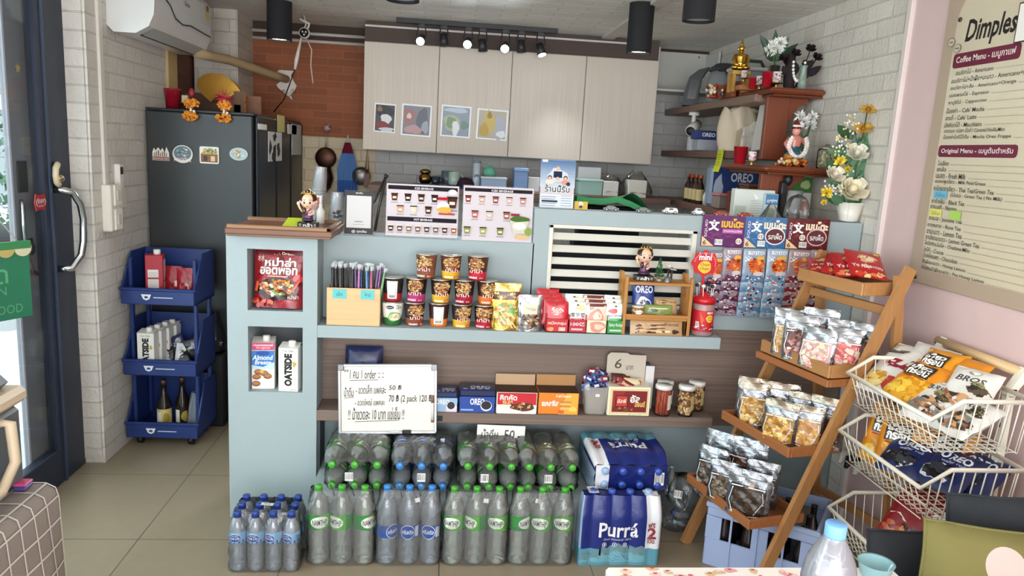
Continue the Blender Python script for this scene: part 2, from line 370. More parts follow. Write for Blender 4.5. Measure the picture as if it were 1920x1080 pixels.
# green open sign hanging on the glass
t = thing('open_sign', 'green hanging open sign with cream scalloped top on the glass door', 'sign', (-1.70, 2.93, 1.0), rad(62))
m = MB('satin'); m.box(-.16, -.006, -.145, .16, 0, .13, '#2f7d5c', b=.003); a = Art(m, front(-.006))
a.text('เปิด', -.07, .0, .07, .075, '#5fae7e', .01); a.text('OPEN', -.06, -.045, .06, -.012, '#5fae7e'); a.text('SHOP FOOD', -.12, -.12, .12, -.085, '#5fae7e'); m.build('board', t)
m = MB('satin')
m.box(-.165, -.01, .13, .165, .004, .16, '#3f8a55')
for i in range(5): m.prism([(-.165+.066*i+.033+.033*cos(b_), .13-.03*abs(sin(b_))) for b_ in [pi+pi*k/8 for k in range(9)]], -.012, -.007, ['#dcd6b4', '#c2b06c'][i % 2])
m.build('awning', t)
m = MB('matte'); m.tube([(-.12, 0, .16), (0, .02, .33), (.12, 0, .16)], .0025, '#c8c4b8', n=4); m.build('string', t)
# ================================================================ outside
m = MB('matte'); m.box(-16, -4, -.14, -1.75, 22, -.06, '#cfd2d2'); struct(m, 'ground_outside')
m = MB('matte'); m.box(-9, 16, 0, -3, 16.4, 1.9, '#9aa0a4'); m.box(-9, 15.9, 1.9, -3, 16.4, 2.3, '#d8d4d6')
m.box(-10, 15.8, 2.9, -3, 16.4, 6.5, '#b9bdc0')
for i in range(5): m.box(-8.6+i*1.1, 15.85, .4, -7.8+i*1.1, 16.02, 1.7, ['#39444c', '#7b8388', '#56606a', '#c8cccc', '#404a50'][i], 'gloss')
single(m, 'street_building', 'pale grey building across the street seen through the glass door', 'building')
for i, (x, y, z, w, c, c2, lb) in enumerate([(-6.3, 10.4, 2.5, 2.6, '#d98fae', '#e8e4e6', 'pink cloth awning across the street seen through the door'), (-5.6, 8.4, 3.4, 2.4, '#dfe3e4', '#b8bec2', 'white sheet awning high across the street behind the door')]):
    t = thing('street_awning', lb, 'awning', (x, y, z)); m = MB('matte')
    m.add([(-w, -.8, -.25), (w, -.8, -.25), (w, .8, .35), (-w, .8, .35), (-w, -.8, -.4), (w, -.8, -.4)], [(0, 1, 2, 3), (4, 5, 1, 0)], [c, c2]); m.build('canopy', t)
    m = MB('steel')
    for q in (-1, 1): m.cyl((q*w*.95, -.75, -.3), (q*w*.95, -.75, -z), .03, '#a8adb0')
    m.build('pole', t)
def leafy(name, label, loc, h, n, cols, pot='#8a4a38', rr=.3):
    t = thing(name, label, 'plant', loc); m = MB('satin'); m.lathe([(.13, 0), (.17, .28), (.18, .28), (.18, .31), (.15, .31)], pot); m.build('pot', t); m = MB('satin')
    for i in range(n):
        a = R.random()*6.28; z = R.uniform(.35, h); r = rr*R.uniform(.2, 1); l = R.uniform(.1, .22); c = Vector((r*cos(a), r*sin(a), z)); d_ = Vector((cos(a), sin(a), R.uniform(-.6, .8))).normalized(); s_ = d_.cross(Vector((R.random(), R.random(), 1))).normalized()
        m.add([c, c+d_*l*.5+s_*l*.2, c+d_*l, c+d_*l*.5-s_*l*.2], [(0, 1, 2, 3)], R.choice(cols))
    m.build('foliage', t); return t
GN = ['#3f6b4a', '#6c9a72', '#2b4a38', '#8fb59a', '#55806c']
leafy('street_plant', 'leafy green potted plant standing outside the glass door', (-3.9, 7.0, -.06), 1.75, 260, GN)
leafy('street_plant', 'tall dense potted plant standing farther off by the street', (-5.2, 9.2, -.06), 2.1, 260, GN, '#6b6f70', .5)
t = thing('motor_scooter', 'red motor scooter parked in the street outside the door', 'scooter', (-3.35, 6.3, -.06), rad(60)); m = MB('gloss')
m.tube([(-.5, 0, .75), (-.3, 0, .5), (.1, 0, .42), (.45, 0, .6), (.6, 0, .95)], [.12, .16, .1, .12, .1], '#b4252f', n=8); m.ball((-.35, 0, .82), (.4, .13, .09), '#26262a'); m.build('body', t)
for q in (-.62, .62):
    m = MB('matte'); m.tube([(q+.24*cos(k*.35), 0, .28+.24*sin(k*.35)) for k in range(18)], .05, '#202022', n=6, closed=True); m.build('wheel', t)
m = MB('steel'); m.tube([(.58, -.3, 1.08), (.6, 0, 1.0), (.58, .3, 1.08)], .018, '#303236'); m.ball((.72, 0, .98), .09, '#e4e6e8'); m.build('handlebar', t)
# ================================================================ counter
BL = '#a0aeb1'; BD = '#93a2a6'; LM = '#7d6b60'
Yf, Yb = 3.047, 3.197
t = thing('service_counter', 'pale blue service counter with open shelves and brown wood grain panel', 'counter', (0, 0, 0))
m = MB('matte')
xl, xr = -.86, -.5; nz = [(-.78, -.557, .912, 1.165), (-.775, -.56, .565, .845)]
# column front pieces around two niches
for b_ in ((xl, 0, xl+.082, 1.22), (xr-.058, 0, xr, 1.22), (xl+.082, 0, xr-.058, .565), (xl+.082, .845, xr-.058, .912), (xl+.082, 1.165, xr-.058, 1.22)):
    m.box(b_[0], Yf, b_[1], b_[2], 3.31, b_[3], BL)
m.box(xl, 3.31, 0, xr, 3.36, 1.22, '#77787c')
m.build('column', t)
m = MB('matte'); m.box(xr, Yb, .86, .4, 3.36, 1.217, BL); m.box(.395, Yb, .86, .47, 3.3, 1.37, BL); m.box(.47, Yb, 1.3, 1.12, 3.3, 1.37, BL); m.box(1.12, Yb, .86, 1.885, 3.3, 1.372, BL); m.box(.47, Yb, .86, 1.12, 3.3, .96, BL); m.box(.3, 3.31, .9, 1.885, 3.36, 1.2, '#20242a')
m.build('upper_panel', t)
m = MB('laminate_x'); m.box(xr, Yb, .40, 1.885, 3.33, .86, LM); m.build('wood_panel', t, 'brown wood grain panel')
m = MB('matte'); m.box(xr, Yb, 0, 1.885, 3.33, .40, BD); m.box(xr, Yf+.02, 0, xr+.012, Yb, .44, '#50585c'); m.build('lower_panel', t)
m = MB('matte'); m.box(xr, Yf, .805, 1.224, Yb, .857, BL, b=.002); m.build('upper_shelf', t, 'pale blue shelf board')
m = MB('laminate_x'); m.box(xr, Yf, .443, 1.226, Yb, .49, LM, b=.002); m.build('lower_shelf', t, 'brown wood grain shelf board')
m = MB('matte'); m.box(xr+.012, 2.80, 0, .915, Yb, .2195, '#a5b0b2'); m.build('plinth', t)
m = MB('satin')
m.box(.462, Yb-.012, .955, .48, Yb+.02, 1.305, '#d3d2c8', b=.002); m.box(1.1, Yb-.012, .955, 1.122, Yb+.02, 1.305, '#d3d2c8', b=.002); m.box(.462, Yb-.012, 1.29, 1.122, Yb+.02, 1.306, '#d3d2c8', b=.002); m.box(.462, Yb-.012, .95, 1.122, Yb+.02, .965, '#d3d2c8')
m.build('vent_frame', t)
for i in range(6):
    z = 1.243-i*.054; m = MB('satin'); m.add([(.48, Yb-.008, z), (1.1, Yb-.008, z), (1.1, Yb+.012, z+.026), (.48, Yb+.012, z+.026), (.48, Yb-.004, z-.004), (1.1, Yb-.004, z-.004), (1.1, Yb+.016, z+.022), (.48, Yb+.016, z+.022)], [(0, 1, 2, 3), (7, 6, 5, 4), (0, 4, 5, 1), (3, 2, 6, 7), (0, 3, 7, 4), (1, 5, 6, 2)], '#dad9ce'); m.build('vent_slat', t)
m = MB('satin'); m.box(-.02, Yf-.003, .452, .03, Yf, .477, '#16161a', b=.003); m.ball((.005, Yf-.003, .464), (.014, .004, .01), '#26282c'); m.build('grommet', t, 'small dark plastic cap')
# wooden top of the column, a tray-like lid
m = MB('wood_x'); m.box(-.845, 3.0, 1.22, -.44, 3.34, 1.232, '#7a5844', b=.002); m.box(-.85, 2.995, 1.228, -.435, 3.35, 1.252, '#7d5540', b=.004); m.box(-.80, 3.04, 1.25, -.49, 3.31, 1.2535, '#704026')
for q in ((-.845, 3.0, -.44, 3.02), (-.845, 3.32, -.44, 3.345)): m.box(q[0], q[1], 1.25, q[2], q[3], 1.266, '#96704f', b=.003)
m.box(-.46, 3.0, 1.25, -.44, 3.345, 1.266, '#96704f', b=.003)
single(m, 'wooden_tray', 'brown wooden board with raised rim on top of the blue counter column', 'tray')
# ================================================================ back kitchen
def cabinet(x0, x1, xm, lab):
    t = thing('wall_cabinet', lab, 'cabinet', ((x0+x1)/2, 5.1, 1.575), 0, 'beige wall cabinets'); w = (x1-x0)/2; c = (x0+x1)/2
    m = MB('laminate_z'); m.box(-w, .02, 0, w, .4, .69, '#b8aca0'); m.build('body', t)
    for a_, b_ in ((x0, xm), (xm, x1)):
        m = MB('laminate_z'); m.box(a_-c+.002, 0, -.003, b_-c-.002, .019, .685, '#d5c8ba', b=.002); m.build('door', t)
cabinet(-.549, .421, -.061, 'beige grained wall cabinet with four photo prints on its doors'); cabinet(.421, 1.416, .919, 'plain beige wall cabinet right of the cabinet with photo prints')
m = MB('laminate_x'); m.box(-.5, 5.0, 1.30, 1.55, 5.5, 1.345, '#7a5f54', b=.003); single(m, 'back_shelf', 'long brown shelf below the beige wall cabinets', 'shelf')
for nm, y0, z, lb in (('wall_shelf', 3.86, 1.93, 'topmost brown shelf on the right wall holding the kettle'), ('wall_shelf', 3.95, 1.635, 'middle brown shelf on right wall with yellow note on its edge'), ('wall_shelf', 3.2, 1.30, 'lowest brown shelf on the right wall behind the toy cars')):
    m = MB('laminate_y'); m.box(0, y0, 0, .29, 5.49, .042, '#8a6f60' if z > 1.8 else '#74564a', b=.003); single(m, nm, lb, 'shelf', (1.595, 0, z), 0, 'brown shelves on the right wall')
# ================================================================ fridge
t = thing('refrigerator', 'dark grey steel refrigerator standing against the left wall with magnets', 'refrigerator', (-1.585, 4.19, 0))
m = MB('fridge'); m.box(0, 0, .04, .55, 1.3, 1.72, '#36393a', b=.006); m.box(.02, .03, 0, .53, 1.27, .045, '#222427'); m.build('body', t)
for a_, b_ in ((.03, .44), (.47, .86), (.90, 1.3)):
    m = MB('fridge'); m.box(.552, a_, .06, .575, b_, 1.725, '#33383e', b=.01); m.build('door', t)
m = MB('fridge'); m.box(.0, 0, 1.72, .56, 1.3, 1.735, '#23272b', b=.003); m.build('top_cover', t)
def magnet(px, py, w, h, lab, draw, shape):
    c = at(px, py, Y=4.186); m = MB('gloss'); g = front(-.0); o_ = shape(w, h)
    m.prism(o_, -.006, 0, '#e9e4d8'); a = Art(m, front(-.006)); draw(a, w, h); single(m, 'fridge_magnet', lab, 'magnet', c, 0, 'magnets on the refrigerator side')
ov = lambda w, h: [(w/2*cos(2*pi*i/24), h/2*sin(2*pi*i/24)) for i in range(24)]
rr_ = lambda w, h: [(sx*(w/2-.008)+.008*cos(b_), sy*(h/2-.008)+.008*sin(b_)) for sx, sy, b0 in ((1, -1, -pi/2), (1, 1, 0), (-1, 1, pi/2), (-1, -1, pi)) for b_ in (b0, b0+pi/4, b0+pi/2)]
sk = lambda w, h: [(-w/2, -h/2), (w/2, -h/2), (w/2, h*.1), (w*.35, h*.5), (w*.25, h*.1), (w*.1, h*.42), (0, h*.2), (-w*.15, h*.45), (-w*.3, h*.2), (-w*.4, h*.4), (-w/2, h*.1)]
def dsk(a, w, h): a.rect(-w*.48, -h*.48, w*.48, -h*.22, '#7c2f2a'); a.text('BANGKOK', -w*.45, -h*.45, w*.45, -h*.26, '#e8dcc8'); [a.rect(-w*.4+i*w*.12, -h*.2, -w*.33+i*w*.12, h*(.05+.1*(i % 3)), ['#6f7f86', '#8d6a58', '#4c5a60'][i % 3]) for i in range(7)]
def dhk(a, w, h): a.disc(0, .005, w*.44, h*.4, '#5e7d8c', 20); a.crumbs(0, h*.05, w*.35, h*.28, ['#b9525c', '#8fb0a0', '#d8d0c0', '#44606c'], 26, .006); a.text('HONGKONG', -w*.42, -h*.42, w*.42, -h*.22, '#f2ece0', .01)
def dho(a, w, h): a.rect(-w*.44, -h*.42, w*.44, h*.1, '#8a5a3c'); a.poly([(-w*.45, h*.05), (w*.45, h*.05), (w*.2, h*.35), (-w*.2, h*.35)], '#c8a464'); a.crumbs(0, h*.25, w*.4, h*.15, ['#4e7a48', '#7aa05c', '#d8c88c'], 18, .007); a.rect(-w*.3, -h*.35, -w*.1, -h*.05, '#3a2a22'); a.rect(w*.08, -h*.35, w*.3, -h*.05, '#e0c89a')
def dpl(a, w, h): a.disc(0, 0, w*.47, h*.47, '#a9c6cc', 20); a.crumbs(0, .0, w*.32, h*.3, ['#e4c49a', '#c4865c', '#f2e8d4', '#7a9a58'], 26, .006)
magnet(302, 288, .085, .072, 'skyline shaped fridge magnet, first from the left', dsk, sk); magnet(343, 289, .104, .095, 'round blue city fridge magnet, second from the left', dhk, ov)
magnet(393, 291, .10, .09, 'brown house fridge magnet, third from the left', dho, rr_); magnet(448, 289, .095, .068, 'pale blue plate fridge magnet, rightmost of the four', dpl, ov)
# papers on the fridge door
for i, (px, py, w, h, c, lb) in enumerate([(492, 238, .05, .03, '#e8e8e4', 'small white label on the nearest fridge door'), (516, 275, .09, .17, '#e4e6e8', 'black and white drawing taped on the second fridge door'), (527, 232, .05, .1, '#d8d08c', 'yellow slip stuck high on the second fridge door'), (548, 243, .07, .06, '#e6e6e8', 'white paper on the farthest fridge door'), (556, 262, .08, .2, '#cfd2d4', 'curled paper hanging at the far edge of fridge door')]):
    q = at(px, py, X=-1.007); m = MB('paper'); m.box(-.001, -w*2, -h/2, .001, w*2, h/2, c)
    if i == 1: Art(m, lambda u, v, o: (.001+o, u, v)).crumbs(0, 0, w*1.6, h*.42, ['#22242a', '#30343a'], 9, .035)
    single(m, 'fridge_note', lb, 'note', q, 0, 'papers on the fridge doors')
# ================================================================ air conditioner
t = thing('air_conditioner', 'white wall mounted air conditioner above the left wall', 'air conditioner', (-1.6, 3.80, 2.06)); L_ = .86
pr = [(0, .03), (.03, 0), (.13, .0), (.19, .035), (.215, .09), (.22, .16), (.215, .27), (.2, .295), (0, .295)]
m = MB('gloss'); n = len(pr); v = [(x, 0, z) for x, z in pr]+[(x, L_, z) for x, z in pr]
m.add(v, [tuple(range(n)), tuple(range(2*n-1, n-1, -1))]+[(i, i+n, (i+1) % n+n, (i+1) % n) for i in range(n)], '#dfe1e0'); m.build('body', t)
m = MB('satin'); m.add([(.14, .06, -.002), (.14, L_-.06, -.002), (.192, L_-.06, .03), (.192, .06, .03)], [(0, 1, 2, 3)], '#b9bbba'); m.tube([(.135, .05, -.002), (.135, L_-.05, -.002)], .004, '#2a2a2a', n=4); m.build('air_louver', t)
m = MB('satin'); m.tube([(.219, .02, .2), (.222, .12, .19), (.223, .2, .165), (.222, .27, .115), (.221, .38, .10), (.221, .5, .115), (.221, L_-.02, .105)], .0035, '#34363a', n=4); m.build('panel_seam', t)
m = MB('satin'); g = lambda u, v, o: (.219+o, u, v); a = Art(m, g); a.rect(L_-.09, .19, L_-.03, .275, '#e2c46a'); a.disc(L_-.06, .255, .02, .018, '#3a5e8c'); a.text('Gree', .42, .205, .5, .23, '#50545a'); m.build('energy_sticker', t, 'yellow energy sticker')
m = MB('matte'); p0 = at(360, 103, Y=4.6); p1 = at(500, 140, Y=5.3)
m.tube([(-1.45, 4.6, 2.07), (-1.42, 4.75, 2.07), (-1.36, 4.95, 2.075), (-1.3, 5.1, 2.06), (-1.17, 5.35, 2.03), (-1.12, 5.49, 2.02)], .028, '#b39c78', n=10)
single(m, 'pipe_sleeve', 'beige wrapped air conditioner pipe crossing to the back wall', 'pipe')
m = MB('matte'); m.grid(lambda u, v: (-1.17+.1*u-.02*sin(v*9), 5.48, 2.08-.2*v*(.6+.4*u)), 4, 6, '#e2ded4'); m.tube([(-1.14, 5.47, 1.94), (-1.1, 5.45, 1.91), (-1.07, 5.47, 1.95)], .012, '#dcd6cc'); single(m, 'wall_hook', 'torn white paper and hook on the red brick wall', 'hook')
# wall switches, remote
t = thing('switch_box', 'white double switch box on the left wall below the cable cover', 'switch', (-1.6, 3.72, 1.24))
m = MB('satin'); m.box(0, -.06, -.11, .045, .05, .11, '#e3dfd4', b=.006); m.build('housing', t)
for z in (.06, -.055):
    m = MB('satin'); m.box(.045, -.03, z-.05, .053, .048, z+.05, '#ebe7dc', b=.003); m.box(.053, -.008, z-.025, .057, .026, z+.025, '#d4cebf', b=.002); m.build('switch_plate', t)
t = thing('remote_control', 'white remote control in holder beside the wall switches', 'remote control', (-1.6, 3.83, 1.30)); m = MB('satin'); m.box(0, -.025, 0, .03, .025, .145, '#e8e6e0', b=.006); m.build('body', t)
m = MB('gloss'); m.box(.0295, -.015, .095, .031, .015, .13, '#1d2022'); m.build('display', t); m = MB('satin'); m.box(-.001, -.032, -.07, .036, .032, .03, '#dcd8cc', b=.004); m.build('holder', t)
# ================================================================ bottled water
def wrapfn(r, z0=0): return lambda u, v, o: ((r+o)*sin(u/r), -(r+o)*cos(u/r), z0+v)
def bottle(parent, kind, x, y, turn):
    K = dict(green=(.0425, .312, '#eef6f0'), blue=(.0415, .315, '#e2edf6'), small=(.0315, .232, '#e8f0f8'))[kind]; r, h, c = K
    q = bpy.data.objects.get('proto_'+kind)
    m = MB('pet'); pr = [(r*.55, .0), (r*.86, .002), (r*.98, .012)]
    z = .02
    lz0, lz1 = dict(green=(.47, .66), blue=(.36, .52), small=(.50, .68))[kind]
    while z < h*.70:
        inl = h*lz0 < z < h*lz1; k = 0 if inl else (.035 if int(z/.0105) % 2 else 0); pr.append((r*(1-k), z)); z += .0105
    for f_, g_ in ((.97, .72), (.90, .77), (.76, .82), (.58, .87), (.40, .91), (.30, .925), (.30, .955)): pr.append((r*f_, h*g_))
    m.lathe(pr, c, 'pet', 18); b = m.build('bottle', parent); b.location = (x, y, 0); b.rotation_euler = (0, 0, turn)
    cap = {'green': '#4fa83c', 'blue': '#3f86cc', 'small': '#27408c'}[kind]
    m = MB('gloss'); cr = .0146; m.lathe([(cr, h-.019), (cr, h-.003), (cr*.85, h)], cap, n=18); m.lathe([(cr*1.05, h-.0225), (cr*1.05, h-.019)], cap, n=18); m.build('cap', b)
    m = MB('satin'); a0, a1 = h*lz0, h*lz1; rr = r*1.012; m.lathe([(rr, a0), (rr, a1)], {'green': '#2f8a3e', 'blue': '#24529e', 'small': '#7fb4dc'}[kind], n=24, caps=False)
    w = wrapfn(rr); a = Art(m, w, start=.0003); mid = (a0+a1)/2; hh = a1-a0
    for k, tx in enumerate(({'green': ('NAMTHIP', 'น้ำทิพย์'), 'blue': ('คริสตัล', 'คริสตัล'), 'small': ('Pure Life', 'Pure Life')})[kind]):
        u = pi*r*(k-.0)
        if kind == 'green': a.rect(u-.1*r, a0, u+2.2*r*.5, a1, '#57ad3e', 4); a.disc(u, mid, .037, hh*.40, '#eef2ea', 20, rings=3); a.text(tx, u-.03, mid-.011, u+.03, mid+.011, '#1f4a2c', .012)
        elif kind == 'blue': a.rect(u+.03, a0+.004, u+.048, a1-.004, '#dfe8f2', 2); a.disc(u, mid, .029, .029, '#e6eef8', 20, rings=3); a.disc(u, mid, .0268, .0268, '#1f4f9e', 20, rings=3); a.text(tx, u-.022, mid-.008, u+.022, mid+.010, '#f2f6fa', .01)
        else: a.rect(u-pi*r/2, a0, u+pi*r/2, a0+.012, '#2b62b0', 6); a.disc(u, mid, .024, .016, '#dfeaf6', 18, rings=3); a.disc(u, mid, .0225, .0145, '#1e3f8c', 18, rings=3); a.text(tx, u-.018, mid-.006, u+.018, mid+.005, '#f2f6fa', .01, .2); a.text('Nestlé', u-.012, mid+.006, u+.012, mid+.011, '#f2f6fa')
    m.build('label', b); return b
def film(parent, nx, ny, pit, h, sticker=None, name='shrink_wrap'):
    """clear shrink film hugging the bottles"""
    W2, D2 = nx*pit/2, ny*pit/2; m = MB('film'); r = pit/2; N = 72
    def ring(v):
        sc = 1.015 if v < .62 else 1.015-.36*((v-.62)/.38)**1.4
        return sc
    def fn(u, v):
        a = 2*pi*u; x, y = cos(a), sin(a); k = 1/max(abs(x)/W2, abs(y)/D2)*.97; px_, py_ = x*k, y*k
        l = math.hypot(max(abs(px_)-(W2-r), 0), max(abs(py_)-(D2-r), 0))
        if l > r: s_ = r/l; px_ = math.copysign(W2-r+(abs(px_)-W2+r)*s_, px_) if abs(px_) > W2-r else px_; py_ = math.copysign(D2-r+(abs(py_)-D2+r)*s_, py_) if abs(py_) > D2-r else py_
        q = ring(v); dent = 1-.03*abs(sin(pi*(px_/pit+nx/2)))*0; wr = .0015*sin(31*u*6+v*9)+.002*sin(17*u*6.28-v*23)
        if v > .62: q2 = 1-.10*((v-.62)/.38)
        else: q2 = 1.0
        return (px_*(q2+.012)+wr, py_*(q-.0)+wr, h*v)
    m.grid(fn, N, 14, '#ffffff', wrap=True); return m.build(name, parent)
def stickers(parent, pts):
    for x, y, z, rx, w, h_, bar in pts:
        m = MB('paper'); a = Art(m, lambda u, v, o: (u, -o, v)); a.bars(-w/2, -h_/2, w/2, h_/2, 7) if bar else m.box(-w/2, -.0005, -h_/2, w/2, 0, h_/2, '#f2f2ee')
        o = m.build('price_sticker' if not bar else 'barcode_sticker', parent); o.location = (x, y, z); o.rotation_euler = (rx, R.uniform(-.3, .3), 0)
def pack(kind, label, nx, ny, rz=0, st=()):
    pit = dict(green=.088, blue=.086, small=.066)[kind]; h = dict(green=.312, blue=.315, small=.232)[kind]
    t = thing('water_pack', label, 'bottled water', (0, 0, 0), 0, 'shrink wrapped packs of water bottles')
    for j in range(ny):
        for i in range(nx): bottle(t, kind, (i-(nx-1)/2)*pit, (j-(ny-1)/2)*pit, R.uniform(-.9, .9))
    film(t, nx, ny, pit, h*.97); stickers(t, st); return t
def put(t, loc, rot=(0, 0, 0)): t.location = loc; t.rotation_euler = rot; return t
LIE = (-pi/2, 0, pi)
YS = 2.712
def gx(px): return at(px, 1000, Y=2.71).x
put(pack('green', 'standing green labelled water pack nearest the blue counter column', 3, 1, 0, [(.005, -.02, .262, -.35, .018, .014, 0)]), (gx(640), YS, .001))
put(pack('blue', 'standing blue labelled clear water pack between two green ones', 3, 1, 0, [(.03, -.02, .262, -.35, .02, .016, 0)]), (gx(766), YS, .001))
put(pack('green', 'standing green labelled water pack right of the blue labelled one', 3, 1, 0, [(.035, -.02, .262, -.35, .02, .016, 0)]), (gx(891), YS, .001))
put(pack('green', 'standing green labelled water pack touching the dark blue wrapped pack', 3, 1, 0, [(-.02, -.02, .262, -.35, .02, .016, 0)]), (gx(1013), YS, .001))
ys = 3.105
lie = [('green', 664, 'lying green capped water pack at the counter column end of upper layer', (.02, 0, .314, 0, .03, .036, 1)), ('blue', 790, 'lying blue capped water pack below the whiteboard corner', (0, 0, .316, 0, .04, .03, 1)), ('green', 918, 'lying green capped water pack right below the paper price sign', (.02, 0, .314, 0, .03, .036, 1)), ('green', 1033, 'lying green capped water pack beside the lying dark blue pack', (.01, 0, .314, 0, .03, .036, 1))]
for k, px, lb, s_ in lie:
    t = pack(k, lb, 3, 2); sk_ = MB('paper'); Art(sk_, lambda u, v, o: (u, v, o)).bars(-.016, -.018, .016, .018, 7); b = sk_.build('barcode_sticker', t); b.location = (s_[0], .0, .318); b.rotation_euler = (0, 0, pi)
    put(t, (at(px, 893, Y=2.79).x, ys, .3125), LIE)
put(pack('small', 'pack of twelve small water bottles with navy caps before counter column', 4, 3, 0, [(0, -.02, .236, -pi/2, .045, .02, 1)]), (at(497, 1010, Y=2.66).x, 2.72, .001))
# dark blue printed shrink packs
def printed_pack(label, loc, rot, d=.17, rows=2):
    t = thing('water_pack', label, 'bottled water', loc, 0, 'dark blue printed water packs', rot); w, h = .318, .288; n = 4
    def sc(v):
        f_ = v/h
        return (1, 1) if f_ < .66 else (1-.06*((f_-.66)/.34)**1.5, 1-(.35 if rows > 1 else .55)*((f_-.66)/.34)**1.6)
    def fs(u, v, o):
        a, b = sc(v); bu = .011*abs(cos(pi*n*(u/w)))**.6; return (u*a, -(d/2-.011)*b-bu*(1 if v < .22 else .8)-o, v)
    def body(u, v):
        # u runs once round the pack, starting front left
        z = v*h; p = u*2*(w+d)
        if p < w: return fs(p-w/2, z, 0)
        if p < w+d: y = -d/2+.011+(p-w)*(d-.022)/d; a, b = sc(z); return ((w/2)*a+.006*abs(cos(pi*rows*(p-w)/d)), y*b, z)
        if p < 2*w+d: q = fs(w/2-(p-w-d), z, 0); return (q[0], -q[1], z)
        y = d/2-.011-(p-2*w-d)*(d-.022)/d; a, b = sc(z); return (-(w/2)*a-.006*abs(cos(pi*rows*(p-2*w-d)/d)), y*b, z)
    m = MB('crinkle'); NV_ = '#1c2c78'
    def colr(u, v):
        p = u*2*(w+d)
        if v < .25: return '#5c98ac'
        if w*.82 < p < w+d*.15: return '#e4e6ec'
        if p > w*1.15 and p < w+d or p > 2*w+d: return '#9db4d0'
        return NV_
    m.grid(body, 112, 24, colr, wrap=True); a = Art(m, fs, 'gloss')
    pts = [(-.5, .20), (-.42, .18), (-.36, .21), (-.28, .235), (-.22, .29), (-.16, .255), (-.1, .3), (-.02, .34), (.06, .27), (.12, .30), (.2, .27), (.28, .3), (.33, .26)]
    for (u0, v0), (u1, v1) in zip(pts, pts[1:]):
        for s_ in range(3):
            q0, q1 = u0+(u1-u0)*s_/3, u0+(u1-u0)*(s_+1)/3; r0, r1 = v0+(v1-v0)*s_/3, v0+(v1-v0)*(s_+1)/3
            a.k -= .0002; a.poly([(q0*w, .05*h), (q1*w, .05*h), (q1*w, r1*h), (q0*w, r0*h)], '#74aebd'); a.k -= .0002
            a.poly([(q0*w, (r0-.10-.02*R.random())*h), (q1*w, (r1-.1-.02*R.random())*h), (q1*w, r1*h), (q0*w, r0*h)], '#a9d3de')
    a.k += .0004
    for _ in range(12): u = R.uniform(-.45, .3); v = R.uniform(.1, .22); a.k -= .0002; a.line([(u*w, v*h), ((u+.03)*w, (v-.03)*h), ((u+.07)*w, (v-.03)*h)], .0015, '#2f6f90')
    a.text('Purrá', -.28*w, .42*h, .22*w, .64*h, '#f2f4f8', .02); a.text('น้ำแร่ ธรรมชาติ 100%', -.21*w, .375*h, .14*w, .41*h, '#dfe4f0')
    for i in range(3): a.disc((-.2+.13*i)*w, .315*h, .009, .009, '#e8ecf4', 14); a.disc((-.2+.13*i)*w, .315*h, .0065, .0065, NV_, 12); a.disc((-.2+.13*i)*w, .315*h, .003, .004, '#e8ecf4', 8)
    a.text('ฟรี', .345*w, .56*h, .43*w, .64*h, '#8c2a34', .02); a.text('2', .34*w, .40*h, .45*w, .56*h, '#8c2a34', .03); a.text('ขวด', .345*w, .33*h, .435*w, .385*h, '#8c2a34', .02)
    m.build('printed_wrap', t)
    for j in range(rows):
        for i in range(4):
            m = MB('gloss'); m.lathe([(.0155, h-.012), (.0155, h+.006), (.013, h+.010)], '#3a58b4' if i < 3 else '#9dbbe0', n=16); o = m.build('cap', t); o.location = ((i-1.5)*.074, (j-(rows-1)/2)*.082*.72, .006)
    m = MB('crinkle'); a_, b_ = sc(h); m.grid(lambda u, v: ((u-.5)*w*a_, (v-.5)*(d-.01)*b_, h+.004*sin(u*25)*sin(v*14)), 16, 6, lambda u, v: '#e4e6ec' if u > .82 else '#17246a'); m.build('top_wrap', t)
    m = MB('paper'); Art(m, lambda u, v, o: (u, v, h+.012+o)).bars(-.02, -.028, .02, .028, 9); q = m.build('barcode_sticker', t); q.location = (-.115, 0, 0); q.rotation_euler = (0, 0, pi)
    return t
printed_pack('standing dark blue printed water pack with teal mountain picture', (at(1158, 1000, Y=2.72).x, 2.72, .001), (0, 0, 0), .10, 1)
printed_pack('lying dark blue printed water pack on the upper layer, lettering upside down', (at(1188, 860, Y=2.8).x, 3.10, .3125), LIE)
# bag of empty bottles
t = thing('bottle_bag', 'clear plastic bag of empty bottles right of the dark blue packs', 'bag', (at(1278, 965, Y=2.95).x, 2.985, 0))
m = MB('film'); m.grid(lambda u, v: ((.10+.02*sin(u*25+v*5)+.012*sin(u*44))*cos(2*pi*u)*(sin(pi*(.1+.86*v))**.5), (.085+.012*sin(u*31+v*9))*sin(2*pi*u)*(sin(pi*(.1+.86*v))**.5), .25*v), 40, 14, '#f0f4f6', wrap=True); m.build('bag', t)
for i in range(5):
    m = MB('pet'); m.lathe([(.02, 0), (.029, .01), (.029, .13), (.02, .165), (.012, .185), (.012, .2)], '#e4eef4', n=12); b = m.build('bottle', t); b.location = (.06-.028*i, -.035, .035+.036*i); b.rotation_euler = (rad(-75+8*i), 0, rad(110+40*(i % 2)-30*i)); b.scale = (.7, .7, .55); 
    m = MB('gloss'); m.lathe([(.014, .2), (.014, .215)], '#2c4a9a' if i % 2 else '#9ab8d8', n=12); m.build('cap', b)
m = MB('paper'); Art(m, front()).bars(-.018, -.016, .018, .016, 5); q = m.build('barcode_sticker', t); q.location = (-.045, -.09, .2); q.rotation_euler = (-.4, .2, 0)
